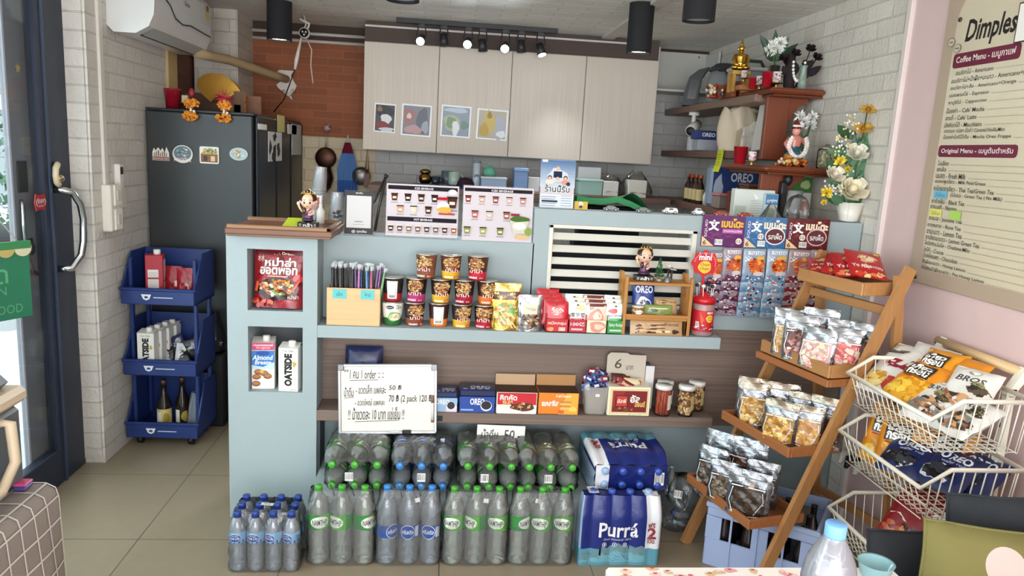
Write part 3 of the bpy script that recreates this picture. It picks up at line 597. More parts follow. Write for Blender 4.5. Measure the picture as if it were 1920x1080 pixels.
# whiteboard and paper sign
p = at(729, 748, Y=3.03)
t = thing('whiteboard', 'small whiteboard with handwritten prices leaning against the lower shelf', 'whiteboard', (p.x, 3.028, p.z-.15), 0, None, (rad(-3), rad(-1.6), 0)); w, h = .405, .295
m = MB('gloss'); m.box(-w/2, 0, 0, w/2, .008, h, '#e6e3db'); a = Art(m, front(0)); IK = '#2a2220'
def wl(tx, x0, y0, x1, y1): a.text(tx, x0*w-w/2, h*(1-y1), x1*w-w/2, h*(1-y0), IK, .004, .12)
wl('**', .05, .06, .10, .11); wl('1 คน 1 order', .11, .07, .38, .20); wl(':: ::', .40, .11, .46, .19); wl('น้ำดื่ม', .05, .32, .15, .46); wl('- ขวดเล็ก แพคละ', .17, .29, .48, .42); wl('50 ฿', .51, .29, .64, .37)
wl('- ขวดใหญ่ แพคละ', .16, .49, .47, .61); wl('70 ฿ (2 pack 120 ฿)', .51, .43, .97, .57); wl('!! น้ำขวดละ 10 บาท แช่เย็น !!', .09, .62, .67, .80)
a.line([(-.39*w, h*.775), (-.1*w, h*.785)], .002, IK); a.line([(-.45*w, h*.52), (-.35*w, h*.53)], .002, IK); a.line([(-.34*w, h*.17), (.12*w, h*.19)], .002, IK)
m.build('board', t)
m = MB('steel')
for b_ in ((-w/2-.004, 0, -w/2+.008, h), (w/2-.008, 0, w/2+.004, h), (-w/2, -.004, w/2, .009), (-w/2, h-.008, w/2, h+.004)): m.box(b_[0], -.004, b_[1], b_[2], .011, b_[3], '#c9cacb', b=.002)
for sx in (-1, 1): m.box(sx*(w/2-.008)-.013, -.006, h-.024, sx*(w/2-.008)+.013, .012, h+.005, '#8b8e92', b=.003)
m.build('frame', t)
m = MB('satin'); m.cyl((.188, -.012, .055), (.188, -.012, .15), .006, '#e2ded8'); m.cyl((.188, -.012, .135), (.188, -.012, .165), .0066, '#8a5f4a'); m.cyl((.188, -.012, .05), (.188, -.012, .06), .0066, '#8a5f4a')
o = single(m, 'marker_pen', 'brown capped marker pen clipped upright on the whiteboard edge', 'pen', t.location, 0, None, t.rotation_euler)
m = MB('satin'); m.box(.06, -.014, .0, .098, -.004, .014, '#1d1d1f', b=.002); m.box(0.01, -.012, .002, .05, -.004, .012, '#cfd2d4', b=.002)
single(m, 'board_eraser', 'small black and grey eraser on the bottom edge of whiteboard', 'eraser', t.location, 0, None, t.rotation_euler)
p = at(939, 815, Y=3.03); m = MB('paper'); w, h = .208, .075; m.box(-w/2, 0, 0, w/2, .0015, h, '#ecebe6'); a = Art(m, front(0)); a.text('น้ำดื่ม', -.085, .014, -.012, .058, '#2c2a2a', .003, .15); a.text('50.-', .012, .014, .085, .056, '#2c2a2a', .003, .1)
single(m, 'paper_sign', 'white paper price sign reading 50 above the lying green packs', 'sign', (p.x, 3.03, p.z-.035), 0, None, (rad(-5), rad(1.2), 0))
# ================================================================ goods on the pale blue shelf
ZS, ZL = .8576, .4906
def pouchfn(w, h, t, kind='stand', wr=.0025, seed=0):
    ph = seed*1.7
    def th(u, v):
        a = max(0, 1-abs(2*u/w)**3.2)**.6; q = min(1, max(0, v/h))
        g = max(0, 1-q**2.4)**.8*(.75+.25*(1-q)) if kind == 'stand' else max(0, 1-abs(2*q-1)**3)**.7
        return t/2*a*g
    def fw(u, v, o): n_ = wr*sin(u*90+v*47+ph)*sin(v*80+ph*2); return (u, -th(u, v)-o-n_, v)
    def bk(u, v, o): return (u, th(u, v)+o, v)
    return fw, bk
def pouch(w, h, t, col, kind='stand', mat='crinkle', wr=.0025, seed=0, top=None):
    m = MB(mat); fw, bk = pouchfn(w, h, t, kind, wr, seed); c = (lambda u, v: top if v > .86 else col) if top else col
    m.grid(lambda a, b: fw((a-.5)*w, b*h, 0), 14, 18, c); m.grid(lambda a, b: bk((.5-a)*w, b*h, 0), 10, 12, c)
    return m, fw
def carton(w, d, h, col, b=.003, mat='satin'):
    m = MB(mat); m.box(-w/2, -d/2, 0, w/2, d/2, h, col, b=b); return m, front(-d/2)
FOOD = ['#c98a3c', '#e0b45c', '#b5542c', '#8f2f1e', '#e8d3a0', '#6b8f3c', '#d9762e']
NOOD = ['#d8b072', '#b98248', '#e6cb92', '#7c4a26', '#9c3a22', '#c9a05e']
# ---- instant noodle cups
def cup(px, row, top_, band, lab, style=0, turn=0, foodc=NOOD):
    z = (ZS, ZS+.104, ZS+.208)[row]; x = at(px, (582, 535, 481)[row], Y=3.115).x
    t = thing('noodle_cup', lab, 'noodle cup', (x, 3.115+R.uniform(-.004, .004), z), turn, 'instant noodle cups stacked on the blue shelf')
    h, r0, r1 = .098, .036, .0445; m = MB('satin'); w_ = style == 1
    m.lathe([(r0-.002, 0), (r0, .003), (r0+(r1-r0)*.33, .034), (r1, h)], [band, band, top_], n=28, caps=True)
    def fn(u, v, o): r = r0+(r1-r0)*v/h+o+.0003; return (r*sin(u/.04), -r*cos(u/.04), v)
    a = Art(m, fn)
    if style == 2: a.rect(-.03, .012, .012, .088, '#e9e8e2', 5, 1); [a.line([(-.026, .08-.006*i), (.006, .08-.006*i)], .0012, '#55504c') for i in range(10)]; a.bars(-.024, .014, .004, .03, 8)
    elif style == 1:
        a.rect(-.05, .045, .05, .095, '#f1f0e6', 8); a.disc(-.016, .08, .016, .008, '#20241c', 14, rings=2); a.text('Knorr', -.028, .077, -.004, .083, '#f0f0ea', .01); a.text('โจ๊ก', .008, .072, .03, .09, '#3c6a34', .01)
        a.disc(.004, .04, .03, .02, '#8fb04a', 18, .1, 3); a.disc(.006, .038, .024, .015, '#f4efe0', 18, .05, 2); a.crumbs(.006, .039, .018, .01, ['#c8b060', '#e8d8a0', '#5c7a30'], 22, .003)
    else:
        a.disc(0, .066, .034, .03, '#4a2114', 22, .05, 3); a.crumbs(0, .068, .031, .026, foodc, 110, .0042); 
        for i in range(14): u = R.uniform(-.026, .02); v = R.uniform(.05, .088); a.k -= .0002; a.line([(u, v), (u+.006, v+.004), (u+.012, v)], .0016, R.choice(foodc[:3]))
        a.text('มาม่า', -.024, .031, .024, .049, '#c4222c', .05); a.text('มาม่า', -.0235, .0315, .0235, .0485, '#f6efe4', .008); a.rect(-.03, .006, .006, .016, mix(band, '#ffffff', .25), 4); a.text('รสเผ็ด', -.026, .008, .002, .014, '#f8f4ea', .01); a.rect(.012, .007, .028, .015, '#c8303a', 2); a.text('ใหม่', .014, .008, .026, .0135, '#fff6e0')
    m.build('cup', t); m = MB('foil'); m.lathe([(r1+.0015, h-.001), (r1+.002, h+.001), (r1+.001, h+.003)], '#d9d2c4', n=28); m.build('lid', t)
PK = '#23181a'
for a_ in ((736, 0, '#e8eee0', '#2f6a3a', 'white and green porridge cup at the left end of bottom row', 1), (777, 0, PK, '#8d4a34', 'brown banded noodle cup second from left in bottom row', 0), (823, 0, '#3a1c18', '#e07a2c', 'orange noodle cup with white ingredient panel in bottom row', 2), (866, 0, PK, '#e2b02e', 'yellow banded noodle cup in bottom row beside the orange one', 0), (908, 0, PK, '#b8243a', 'red banded noodle cup in bottom row beside the gold pouch', 0),
           (737, 1, '#1c1618', '#a8202c', 'black and red noodle cup standing on the porridge cup', 2), (781, 1, PK, '#b8387c', 'magenta banded noodle cup in the middle row', 0), (827, 1, PK, '#e2b02e', 'yellow banded noodle cup in centre of middle row', 0), (871, 1, PK, '#a81f3c', 'crimson banded noodle cup in the middle row under a red one', 0), (914, 1, '#3a1a16', '#dd7426', 'orange banded noodle cup at right end of middle row', 0),
           (800, 2, '#7c4a34', '#8a5236', 'brown noodle cup at left of the top row of three', 0), (846, 2, '#5a2a1c', '#e2ae2a', 'yellow banded noodle cup in the middle of top row', 0), (897, 2, '#4a2416', '#c8283c', 'red banded noodle cup with lime at right of top row', 0)):
    cup(*a_, turn=R.uniform(-.3, .3) if a_[5] == 0 else .2)
# ---- straw box
x, w, z, h = span(612, 532, 713, 607, 3.06)
t = thing('straw_box', 'wooden box with two teal paper tags holding wrapped straws', 'box', (x, 3.06, ZS)); d_ = .10; h = .158; w = .218
m = MB('wood_x'); c = '#d9b684'; k = .008
m.box(-w/2, 0, 0, w/2, k, h, c, b=.001); m.box(-w/2, d_-k, 0, w/2, d_, h, c, b=.001); m.box(-w/2, k, 0, -w/2+k, d_-k, h, c); m.box(w/2-k, k, 0, w/2, d_-k, h, c); m.box(-w/2+k, k, 0, w/2-k, d_-k, .01, c); m.build('box', t)
for sx, tx in ((-1, 'เล็ก'), (1, 'ใหญ่')):
    m = MB('paper'); m.box(sx*.057-.028, -.0012, h-.045, sx*.057+.028, -.0002, h-.005, '#6fc0c0'); Art(m, front(-.0012)).text(tx, sx*.057-.012, h-.034, sx*.057+.012, h-.016, '#2c6a7c'); m.build('paper_tag', t, 'teal paper tag')
SC = ['#8a7fd0', '#c86ab0', '#5a9ad8', '#7cc070', '#3c6ab8', '#d05a80', '#9a7ac8']
for i in range(46):
    dark = i < 27; u = (i % 27)/27 if dark else (i-27)/19; x_ = (-.095+.10*u if dark else .01+.085*u)+R.uniform(-.003, .003); y_ = 3.075+R.uniform(0, .07)
    m = MB('satin'); L = R.uniform(.215, .232); r = .0032 if dark else .0048; c = R.choice(['#2a2022', '#3c2c2a', '#1f191b', '#57433c']) if dark else SC[i % 7]
    m.cyl((0, 0, 0), (0, 0, L), r, c, n=7); m.cyl((0, 0, 0), (0, 0, L+.008), r*1.45, '#ffffff', 'film', n=7, caps=False); m.add([(-r*1.6, 0, L), (r*1.6, 0, L), (r*2.2, .002, L+.016), (-r*1.2, .002, L+.018)], [(0, 1, 2, 3)], '#e8ecee', 'plastic')
    single(m, 'drinking_straw', 'thin dark wrapped straw standing in left half of wooden box' if dark else 'coloured wrapped straw standing in right half of wooden box', 'straw', (x+x_, y_, ZS+.012), 0, 'dark straws in the wooden box' if dark else 'coloured straws in the wooden box', (R.uniform(-.06, .06), R.uniform(-.05, .05)+(.10 if i > 40 else 0), 0))
# ---- pouches beside the cups
m, f = pouch(.125, .20, .05, '#c9a24a', mat='foil', top='#d8b864'); a = Art(m, f, 'gloss')
a.rect(-.058, .13, .058, .165, '#5a2418', 8, 2); a.text('มันฝรั่ง', -.03, .138, .03, .158, '#f0d890'); a.disc(0, .07, .05, .052, '#b8842c', 20, .06, 3); a.crumbs(0, .07, .045, .045, ['#e8cf8c', '#d8b45c', '#6f9a3c', '#f0e2b0'], 60, .009); a.disc(.026, .085, .016, .013, '#6aa03c', 10, .1)
for i in range(10): u = R.uniform(-.04, .03); v = R.uniform(.03, .1); a.k -= .0002; a.line([(u, v), (u+.02, v-.03)], .006, '#ead69a')
x, w, z, h = span(920, 530, 978, 620, 3.06); single(m, 'snack_pouch', 'gold foil vegetable chip pouch standing beside the noodle cups', 'pouch', (x, 3.085, ZS))
m, f = pouch(.105, .155, .045, '#b9bcc0', mat='foil', seed=3); a = Art(m, f, 'gloss'); a.disc(0, .048, .04, .04, '#4a3a2c', 18, .08, 3); a.crumbs(0, .046, .036, .034, ['#8a6a48', '#c8b89a', '#5c2f24', '#a8885c', '#3c2c24'], 40, .007); a.rect(-.03, .075, .03, .115, '#d8c8a4', 4, 3); a.text('ผักกรอบ', -.022, .09, .022, .106, '#4a3c30')
x, w, z, h = span(970, 548, 1018, 622, 3.06); single(m, 'snack_pouch', 'silver zip pouch with cream paper label beside the gold pouch', 'pouch', (x, 3.075, ZS))
# ---- four small display boxes with hanging packets
def packet(w, h, t, col, art, hang=True):
    m, f = pouch(w, h, t, col, 'pillow', 'gloss', .0006); a = Art(m, f, 'gloss'); art(a, w, h)
    if hang: a.disc(0, h-.012, .006, .003, '#26262a', 10)
    return m
def a_red(a, w, h): a.disc(0, h*.66, w*.26, h*.14, '#f2e8d8', 14, .12); a.disc(0, h*.66, w*.24, h*.125, '#c8202c', 14, .12); a.text('หมึก', -w*.2, h*.66, w*.2, h*.76, '#f6ecdc', .015); a.text('กรุบ', -w*.17, h*.56, w*.17, h*.65, '#f6ecdc', .015); a.disc(-w*.15, h*.2, w*.22, h*.09, '#e08a3c', 12, .1); a.disc(w*.15, h*.3, w*.25, h*.06, '#b8343a', 12, .2)
def a_moyu(a, w, h): a.rect(-w/2, 0, w/2, h*.42, '#c4222e', 6, 4); a.disc(w*.15, h*.8, w*.25, h*.1, '#e2c88a', 12, .2); a.text('魔芋爽', -w*.42, h*.46, w*.42, h*.62, '#26201e', .01); a.rect(-w*.2, h*.32, w*.3, h*.4, '#d8343c', 3); a.text('香辣', -w*.15, h*.33, w*.25, h*.39, '#ffe8d8'); a.crumbs(0, h*.16, w*.4, h*.1, ['#e07c6a', '#f0b8a8', '#a81c24'], 14, .006)
def a_shr(a, w, h): a.rect(-w/2, h*.86, w/2, h*.97, '#6c2426', 5); a.disc(0, h*.5, w*.36, h*.26, '#d8806a', 18, .12, 2); a.disc(w*.05, h*.52, w*.22, h*.15, '#f0c4ae', 14, .12); a.disc(0, h*.18, w*.3, h*.1, '#c8584a', 12, .2); a.text('虾', -w*.34, h*.74, -w*.1, h*.84, '#8a2a2a')
def a_kon(a, w, h): a.rect(-w/2, 0, w/2, h*.46, '#2f9a48', 6, 4); a.disc(-w*.15, h*.72, w*.25, h*.09, '#c84a4a', 12, .1); a.text('Spicy', -w*.42, h*.5, 0, h*.6, '#2a2a26', .01); a.text('Konjac', 0, h*.5, w*.44, h*.6, '#2a2a26', .01); a.disc(w*.1, h*.2, w*.28, h*.12, '#e8dca0', 14, .15); a.text('Spicy', -w*.4, h*.33, w*.1, h*.41, '#f2f6e8', .01)
KB = [('red', 1023, 1065, '#c4202c', a_red, '#c4202c', 4, 'หมึกกรุบ'), ('white and red', 1066, 1099, '#e6e4e0', a_moyu, '#b8243a', 3, '100亿'), ('cream shrimp', 1099, 1137, '#e2d6c4', a_shr, '#e8d8bc', 3, ''), ('green and white', 1138, 1172, '#e4e8e2', a_kon, '#2f9446', 3, 'Spicy Konjac')]
for nm, x0, x1, c, art, bc, n_, tx in KB:
    xa = at(x0, 615, Y=3.055).x; xb = at(x1, 615, Y=3.055).x; w = xb-xa; xm = (xa+xb)/2
    t = thing('display_box', nm+' cardboard display box holding snack packets on the blue shelf', 'display box', (xm, 3.055, ZS), 0, 'cardboard display boxes on the blue shelf')
    m = MB('satin'); hh = .058; m.box(-w/2, 0, 0, w/2, .002, hh, bc); m.box(-w/2, 0, 0, -w/2+.002, .10, hh+.02, bc); m.box(w/2-.002, 0, 0, w/2, .10, hh+.02, bc); m.box(-w/2, .098, 0, w/2, .10, hh+.03, bc); m.box(-w/2, 0, 0, w/2, .1, .003, bc)
    a = Art(m, front(0))
    if nm[0] == 'c': a.disc(.005, .03, .035, .024, '#d89080', 16, .1); a.disc(.01, .03, .022, .012, '#f0ccb4', 12, .15)
    else: a.text(tx, -w*.40, .03, w*.40, .048, '#f4ece0', .012); a.bars(.008, .008, .035, .022, 6) if nm[0] == 'r' else a.rect(-w*.35, .012, w*.3, .02, mix(bc, '#ffffff', .5))
    if nm[0] == 'r': a.disc(-w*.28, .014, .014, .009, '#e0a060', 12, .1)
    m.build('box', t)
    for i in range(n_):
        m = packet(w*1.02, .118, .012, c, art); o = single(m, 'snack_packet', nm+' snack packet standing '+['foremost', 'second from the front', 'third from the front', 'rearmost'][i]+' in its display box', 'packet', (xm-.004*i-(.008*i if n_ == 4 else 0), 3.066+.021*i, ZS+.012+.014*i), 0, nm+' packets in the display box', (rad(-8), R.uniform(-.03, .03), 0))
# ---- small wooden rack with figurine, tree and bell on top
x0 = at(1165, 620, Y=3.06).x; x1 = at(1292, 620, Y=3.06).x
t = thing('tabletop_rack', 'small wooden two tier rack on the blue shelf near its right end', 'rack', (x0, 3.055, ZS)); w = x1-x0; WC = '#b9803f'
for i, x_ in enumerate((0, w-.014)):
    m = MB('wood_z'); fn = lambda a, y, b: (a, y, b)
    v = [(x_, y, z) for y, z in ((.0, 0), (.12, 0), (.12, .262), (.085, .262), (0, .07))]; v += [(p+.014, q, r) for p, q, r in v]
    m.add(v, [(4, 3, 2, 1, 0), (5, 6, 7, 8, 9)]+[(k, (k+1) % 5, (k+1) % 5+5, k+5) for k in range(5)], WC)
    m.box(x_, -.002, 0, x_+.014, .018, .255, WC, b=.002); m.build('side_panel', t)
m = MB('wood_x'); m.box(.014, 0, .218, w-.014, .12, .230, WC, b=.002); m.build('top_shelf', t); m = MB('wood_x'); m.box(.014, .0, .065, w-.014, .12, .077, WC, b=.002); m.box(.014, 0, .077, w-.014, .006, .09, WC); m.build('lower_shelf', t)
zr, zt_ = ZS+.077, ZS+.230
def flat_pack(px0, py0, px1, py1, Y, z, col, art, lab, name='snack_pouch', cat='pouch', t=.03, rx=-8, mat='crinkle', group=None, ry=0):
    x, w, _, h = span(px0, py0, px1, py1, Y); h = max(at((px0+px1)/2, py0, Y=Y).z-z, .03)
    m, f = pouch(w, h, t, col, 'pillow', mat, .0012, R.random()*5); a = Art(m, f, 'gloss'); art(a, w, h)
    return single(m, name, lab, cat, (x, Y+t*.5, z), 0, group, (rad(rx), rad(ry), 0))
def a_oreo(a, w, h): a.text('OREO', -w*.4, h*.66, w*.4, h*.88, '#f2f4f8', .03); a.disc(0, h*.3, w*.36, h*.24, '#e8ecf2', 16, .1); a.crumbs(0, h*.3, w*.34, h*.22, ['#16181e', '#22262e', '#f0f2f4'], 16, w*.07)
def a_nuts(a, w, h): a.disc(0, h*.5, w*.42, h*.4, '#a87c4c', 16, .05, 2); a.crumbs(0, h*.5, w*.4, h*.38, ['#d8b47c', '#c09458', '#8a5c30'], 40, .006); a.disc(0, h*.55, w*.26, h*.22, '#f0ece0', 14, .05, 2); a.text('granola', -w*.18, h*.5, w*.18, h*.6, '#6a4a30')
def a_green(a, w, h): a.disc(-w*.25, h*.5, w*.2, h*.2, '#2f4a2c', 12, .2); a.rect(-w*.35, h*.65, w*.3, h*.72, '#e4e8c8', 4); a.bars(-w*.05, h*.05, w*.2, h*.2, 6); a.disc(w*.2, h*.4, w*.2, h*.2, '#7c8f48', 12, .2)
def a_beige(a, w, h): a.rect(-w*.45, h*.7, -w*.05, h*.9, '#5c3a24', 3); a.text('Frenzi', -w*.02, h*.72, w*.42, h*.88, '#6a4428', .01); a.disc(-w*.2, h*.35, w*.22, h*.25, '#8a5c34', 12, .2)
def a_choc(a, w, h):
    a.text('Franzzi', w*.16, h*.62, w*.42, h*.82, '#4a2c1c', .012)
    for i in range(9): v = h*(.15+.07*i); a.k -= .0001; a.line([(-w*.4+.04*w*(i % 3), v), (w*.0+.08*w*((i*2) % 3), v+h*.03)], h*.075, ['#3c2018', '#5c3624', '#d8b07c'][i % 3])
    a.line([(-w*.02, h*.25), (w*.1, h*.22)], h*.12, '#e4c894'); a.disc(w*.36, h*.25, w*.07, h*.14, '#3c2018', 10, .2); a.rect(w*.16, h*.2, w*.26, h*.32, '#e8dcc4')
flat_pack(1188, 530, 1229, 596, 3.1, zr, '#24408c', a_oreo, 'blue cookie packet upright on the small wooden rack')
flat_pack(1228, 561, 1271, 597, 3.115, zr, '#c8a878', a_beige, 'beige snack packet at the back of the small wooden rack')
flat_pack(1209, 573, 1263, 597, 3.08, zr, '#93a05c', a_green, 'green snack packet lying in front on the small wooden rack')
t = thing('nut_tub', 'small clear tub of nuts with round label on the wooden rack', 'tub', (at(1195, 580, Y=3.09).x, 3.085, zr)); m = MB('gloss'); m.lathe([(.022, 0), (.026, .04)], '#a87c4c', n=20); fn = lambda u, v, o: ((.0245+o+v*.04)*sin(u/.025), -(.0245+o+v*.04)*cos(u/.025), v); a = Art(m, fn); a.crumbs(0, .02, .034, .019, ['#d8b47c', '#c09458', '#8a5c30', '#e4c898'], 50, .005); a.disc(0, .022, .014, .009, '#f2eee2', 14, rings=2); a.text('granola', -.009, .019, .009, .0245, '#6a4a30'); m.build('tub', t); m = MB('satin'); m.lathe([(.0275, .04), (.0275, .046)], '#e4e0d4', n=20); m.build('lid', t)
flat_pack(1183, 601, 1281, 632, 3.045, ZS, '#b8946a', a_choc, 'brown chocolate stick packet leaning at the foot of wooden rack', t=.018, rx=-14)
def a_none(a, w, h): pass
# ---- candy jar with sign
t = thing('candy_jar', 'red lidded lollipop jar with round sign at the shelf end', 'jar', (at(1316, 600, Y=3.11).x, 3.105, ZS)); r = .048
m = MB('plastic'); m.lathe([(r*.9, 0), (r, .006), (r, .135), (r*.92, .145)], '#ffd8d4', n=28); m.build('jar', t)
m = MB('satin'); m.lathe([(r*1.008, .02), (r*1.008, .115)], '#c8242c', n=28, caps=False); a = Art(m, wrapfn(r*1.008)); a.disc(.015, .08, .017, .017, '#f0c63c', 16, .05, 3); a.text('Chupa', .004, .08, .026, .09, '#c4202c', .01); a.text('Chups', .004, .07, .026, .079, '#c4202c', .01); a.text('MINI', .002, .1, .03, .111, '#f6f0ea', .02); a.crumbs(0, .04, .05, .016, ['#e8e4e4', '#3a4a9c', '#f0a040', '#7a1c24'], 26, .005); a.bars(-.045, .04, -.03, .065, 5); a.poly([(-.03, .11), (-.01, .075), (-.02, .05)], '#e85a34'); m.build('label', t)
m = MB('gloss'); m.lathe([(r*1.06, .142), (r*1.06, .162), (r*.85, .172), (r*.3, .182), (.012, .19)], '#c41f2a', n=28); m.build('lid', t)
m = MB('gloss'); p0 = at(1322, 494, Y=3.1); sx, sz = p0.x-t.location.x, p0.z-ZS
pts = [((.057+.004*cos(8*b))*cos(b), (.054+.004*cos(8*b))*sin(b)) for b in [2*pi*i/64 for i in range(64)]]
m.prism([(sx+a_, sz+b_) for a_, b_ in pts], -.004, 0, '#c9202c'); m.box(sx-.005, -.003, .185, sx+.005, .001, sz-.04, '#c9202c'); a = Art(m, lambda u, v, o: (sx+u, -.004-o, sz+v))
a.disc(0, -.016, .029, .027, '#f0c63c', 24, .04); a.text('mini', -.028, .014, .028, .04, '#f6f4f2', .03); a.text('Chupa', -.021, -.014, .021, .002, '#8c1f24', .008, .3); a.text('Chups', -.021, -.032, .021, -.016, '#8c1f24', .008, .3)
for i in range(16): b = pi*i/15-.2; a.k -= .00015; a.disc(.047*cos(b), .045*sin(b), .003, .003, '#f0a09a', 7)
for i in range(5): a.rect(-.03+.013*i, .04, -.022+.013*i, .047, ['#e8a0a0', '#6a7ac8'][i % 2])
m.build('round_sign', t)
for i in range(6):
    b = i*1.05; o = MB('gloss'); o.cyl((0, 0, 0), (0, 0, .05), .0018, '#f2f2f0', n=6); o.ball((0, 0, .052), (.009, .009, .008), '#26242a' if i % 2 else '#e8e8ea', n=10)
    single(o, 'lollipop', 'mini lollipop with white stick stuck in the red jar lid', 'lollipop', (t.location.x+.034*cos(b), 3.105+.03*sin(b), ZS+.168), 0, 'lollipops stuck in the jar lid', (0, .1*cos(b), 0))
# ---- hanging sheets of snack sachets
HC = [('purple', '#5a1f5c', '#8a3a80', 1316, 1396, 404, 463), ('blue', '#3a6a9c', '#6aa0c8', 1396, 1476, 407, 466), ('red', '#5a1418', '#c0303a', 1474, 1554, 410, 468)]
for i, (nm, c, c2, x0, x1, y0, y1) in enumerate(HC):
    Y = Yb-.012-.002*i; x, w, z, h = span(x0, y0, x1, y1, Y); m = MB('gloss'); m.box(-w/2, 0, 0, w/2, .003, h, c); a = Art(m, front(0))
    for _ in range(26): u = R.uniform(-.45, .35)*w; v = R.uniform(.05, .9)*h; a.k -= .00018; a.line([(u, v), (u+R.uniform(-.02, .03), v+R.uniform(-.02, .02)), (u+R.uniform(0, .04), v+R.uniform(-.02, .02))], .0016, c2)
    a.text('文', -w*.36, h*.5, -w*.1, h*.86, '#f4f0f0', .05); a.text('เบนโตะ', -w*.06, h*.62, w*.46, h*.92, '#e8b23c' if i < 1 else '#f0e4c8', .05); a.text('SQUID', -w*.44, h*.3, -w*.37, h*.85, '#e8d8e8', .01, rot=1)
    if i: a.disc(w*.22, h*.4, w*.24, h*.28, '#e8e4ea' if i == 1 else '#e8b8b0', 18); a.disc(w*.22, h*.4, w*.215, h*.24, '#5a2430', 18); a.text('รสเผ็ด', w*.06, h*.3, w*.38, h*.5, '#f4ece4', .02)
    else: a.rect(-w*.02, h*.44, w*.45, h*.58, '#b85aa0'); a.text('สามรสสมุนไพร', 0, h*.46, w*.43, h*.56, '#f6eaf2', .01)
    a.poly([(-w*.49, h*.02), (-w*.2, h*.02), (-w*.49, h*.33)], '#e8c898'); a.text('6', -w*.46, h*.05, -w*.38, h*.2, '#5a2a2a', .02); a.bars(-w*.18, h*.06, 0, h*.24, 8); a.disc(w*(.38 if i == 0 else -.12), h*(.2 if i == 0 else .38), .014, .014, '#e8e0d0', 16); a.text('12', w*(.38 if i == 0 else -.12)-.009, h*(.2 if i == 0 else .38)-.006, w*(.38 if i == 0 else -.12)+.009, h*(.2 if i == 0 else .38)+.006, '#7a2a34', .02)
    single(m, 'header_card', nm+' printed header card of the hanging dried squid snacks', 'card', (x, Y, z), 0, 'header cards of the hanging snacks')
ST = [(1316, 1350, 470, 592, '#4a1a3c', 'purple', 'partly behind the round red sign'), (1350, 1386, 464, 592, '#5a2448', 'purple', 'second from left below the purple card'), (1386, 1429, 466, 594, '#4f7a9c', 'blue', 'left of two below the blue card'), (1430, 1470, 466, 597, '#5f88a4', 'blue', 'right of two below the blue card'), (1469, 1511, 468, 590, '#7a2022', 'red', 'left of two below the red card'), (1511, 1545, 468, 586, '#6a1a1e', 'red', 'behind the wooden display rack top')]
for i, (x0, x1, y0, y1, c, nm, wh) in enumerate(ST):
    Y = Yb-.024; x, w, z, h = span(x0, y0, x1, y1, Y); t = thing('sachet_strip', nm+' hanging strip of dried squid sachets, '+wh, 'snack strip', (x, Y, z), 0, 'hanging sachet strips')
    n_ = 9; w *= .96
    for k in range(n_):
        zz = h-.125-(h-.13)*k/(n_-1)*.98 if k else h-.125; zz = max(zz, .0); hh = .125 if k == 0 else .02
        m, f = pouch(w, .125 if k == 0 else .05, .012, c if k % 2 else mix(c, '#c8ccd4', .35), 'pillow', 'crinkle', .0012, k); a = Art(m, f, 'gloss', .0001); H_ = .125 if k == 0 else .05
        if k == 0:
            a.rect(-w*.46, H_*.78, w*.46, H_*.93, mix(c, '#e8e0e4', .5), 5); a.text('BENTO', -w*.3, H_*.8, w*.4, H_*.92, '#f4f0ee', .02); a.text('文', -w*.44, H_*.55, -w*.12, H_*.76, '#f2f0f0', .04); a.disc(w*.1, H_*.4, w*.38, H_*.26, '#d2622c', 16, .1, 2); a.crumbs(w*.08, H_*.4, w*.38, H_*.3, ['#e0803c', '#c2481f', '#f0a85c', '#8a2c18'], 30, .007)
            for q in range(5): a.line([(-w*.2, H_*(.2+.08*q)), (w*.42, H_*(.24+.08*q))], .002, '#8a2c18')
            a.rect(w*.12, H_*.62, w*.42, H_*.74, '#e8b03c', 3); a.disc(w*.2, H_*.12, w*.24, H_*.08, '#d8c8cc', 14)
        else:
            a.crumbs(0, .022, w*.42, .016, ['#e4e4ea', '#2c2430', mix(c, '#ffffff', .4), '#9a8c98', '#c0582c'], 16, .005)
        o = m.build('sachet', t); o.location = (R.uniform(-.002, .002), -.003*(n_-k)*.6, zz if k == 0 else max(0, (h-.13)*(1-k/(n_-1))-.0)); o.rotation_euler = (rad(-3), R.uniform(-.03, .03), 0)
# ================================================================ goods on the lower wood grain shelf
def bx(px0, py0, px1, py1, Y, d, col, art, lab, name, cat, z=ZL, rz=0, mat='satin', openbox=None):
    x, w, _, h = span(px0, py0, px1, py1, Y); h = at((px0+px1)/2, py0, Y=Y).z-z
    t = thing(name, lab, cat, (x, Y+d/2, z), rz); m, f = carton(w, d, h, col, .002, mat); a = Art(m, f); art(a, w, h); m.build('box', t)
    if openbox:
        m = MB('matte'); m.box(-w/2, d/2-.002, h, w/2, d/2, h+.05, openbox); m.add([(-w/2, -d/2, h+.0005), (w/2, -d/2, h+.0005), (w/2, d/2, h+.0005), (-w/2, d/2, h+.0005)], [(0, 1, 2, 3)], '#4a3426'); m.build('flap', t, 'raised cardboard flap')
    return t
def stack_pack(px0, py0, px1, py1, Y, d, cols, art, lab):
    """a shrink wrapped pile of flat biscuit packets"""
    x, w, _, h = span(px0, py0, px1, py1, Y); h = at((px0+px1)/2, py0, Y=Y).z-ZL; t = thing('biscuit_pack', lab, 'biscuits', (x, Y+d/2, ZL))
    for i in range(3):
        m = MB('gloss'); m.box(-w/2, -d/2, h*i/3, w/2, d/2, h*(i+1)/3-.0015, cols[i], b=.006); m.build('packet', t)
    m = MB('gloss'); a = Art(m, front(-d/2-.001)); art(a, w, h*.72); a2 = Art(m, lambda u, v, o: (u, -d/2+v, h-.0015+o)); a2.text('OREO', -w*.2, .02, w*.36, .05, '#e8ecf2', .02); [a2.rect(-w*.4+w*.2*i, .004, -w*.28+w*.2*i, .014, '#c8d0dc') for i in range(4)]; m.build('printed_front', t); return t
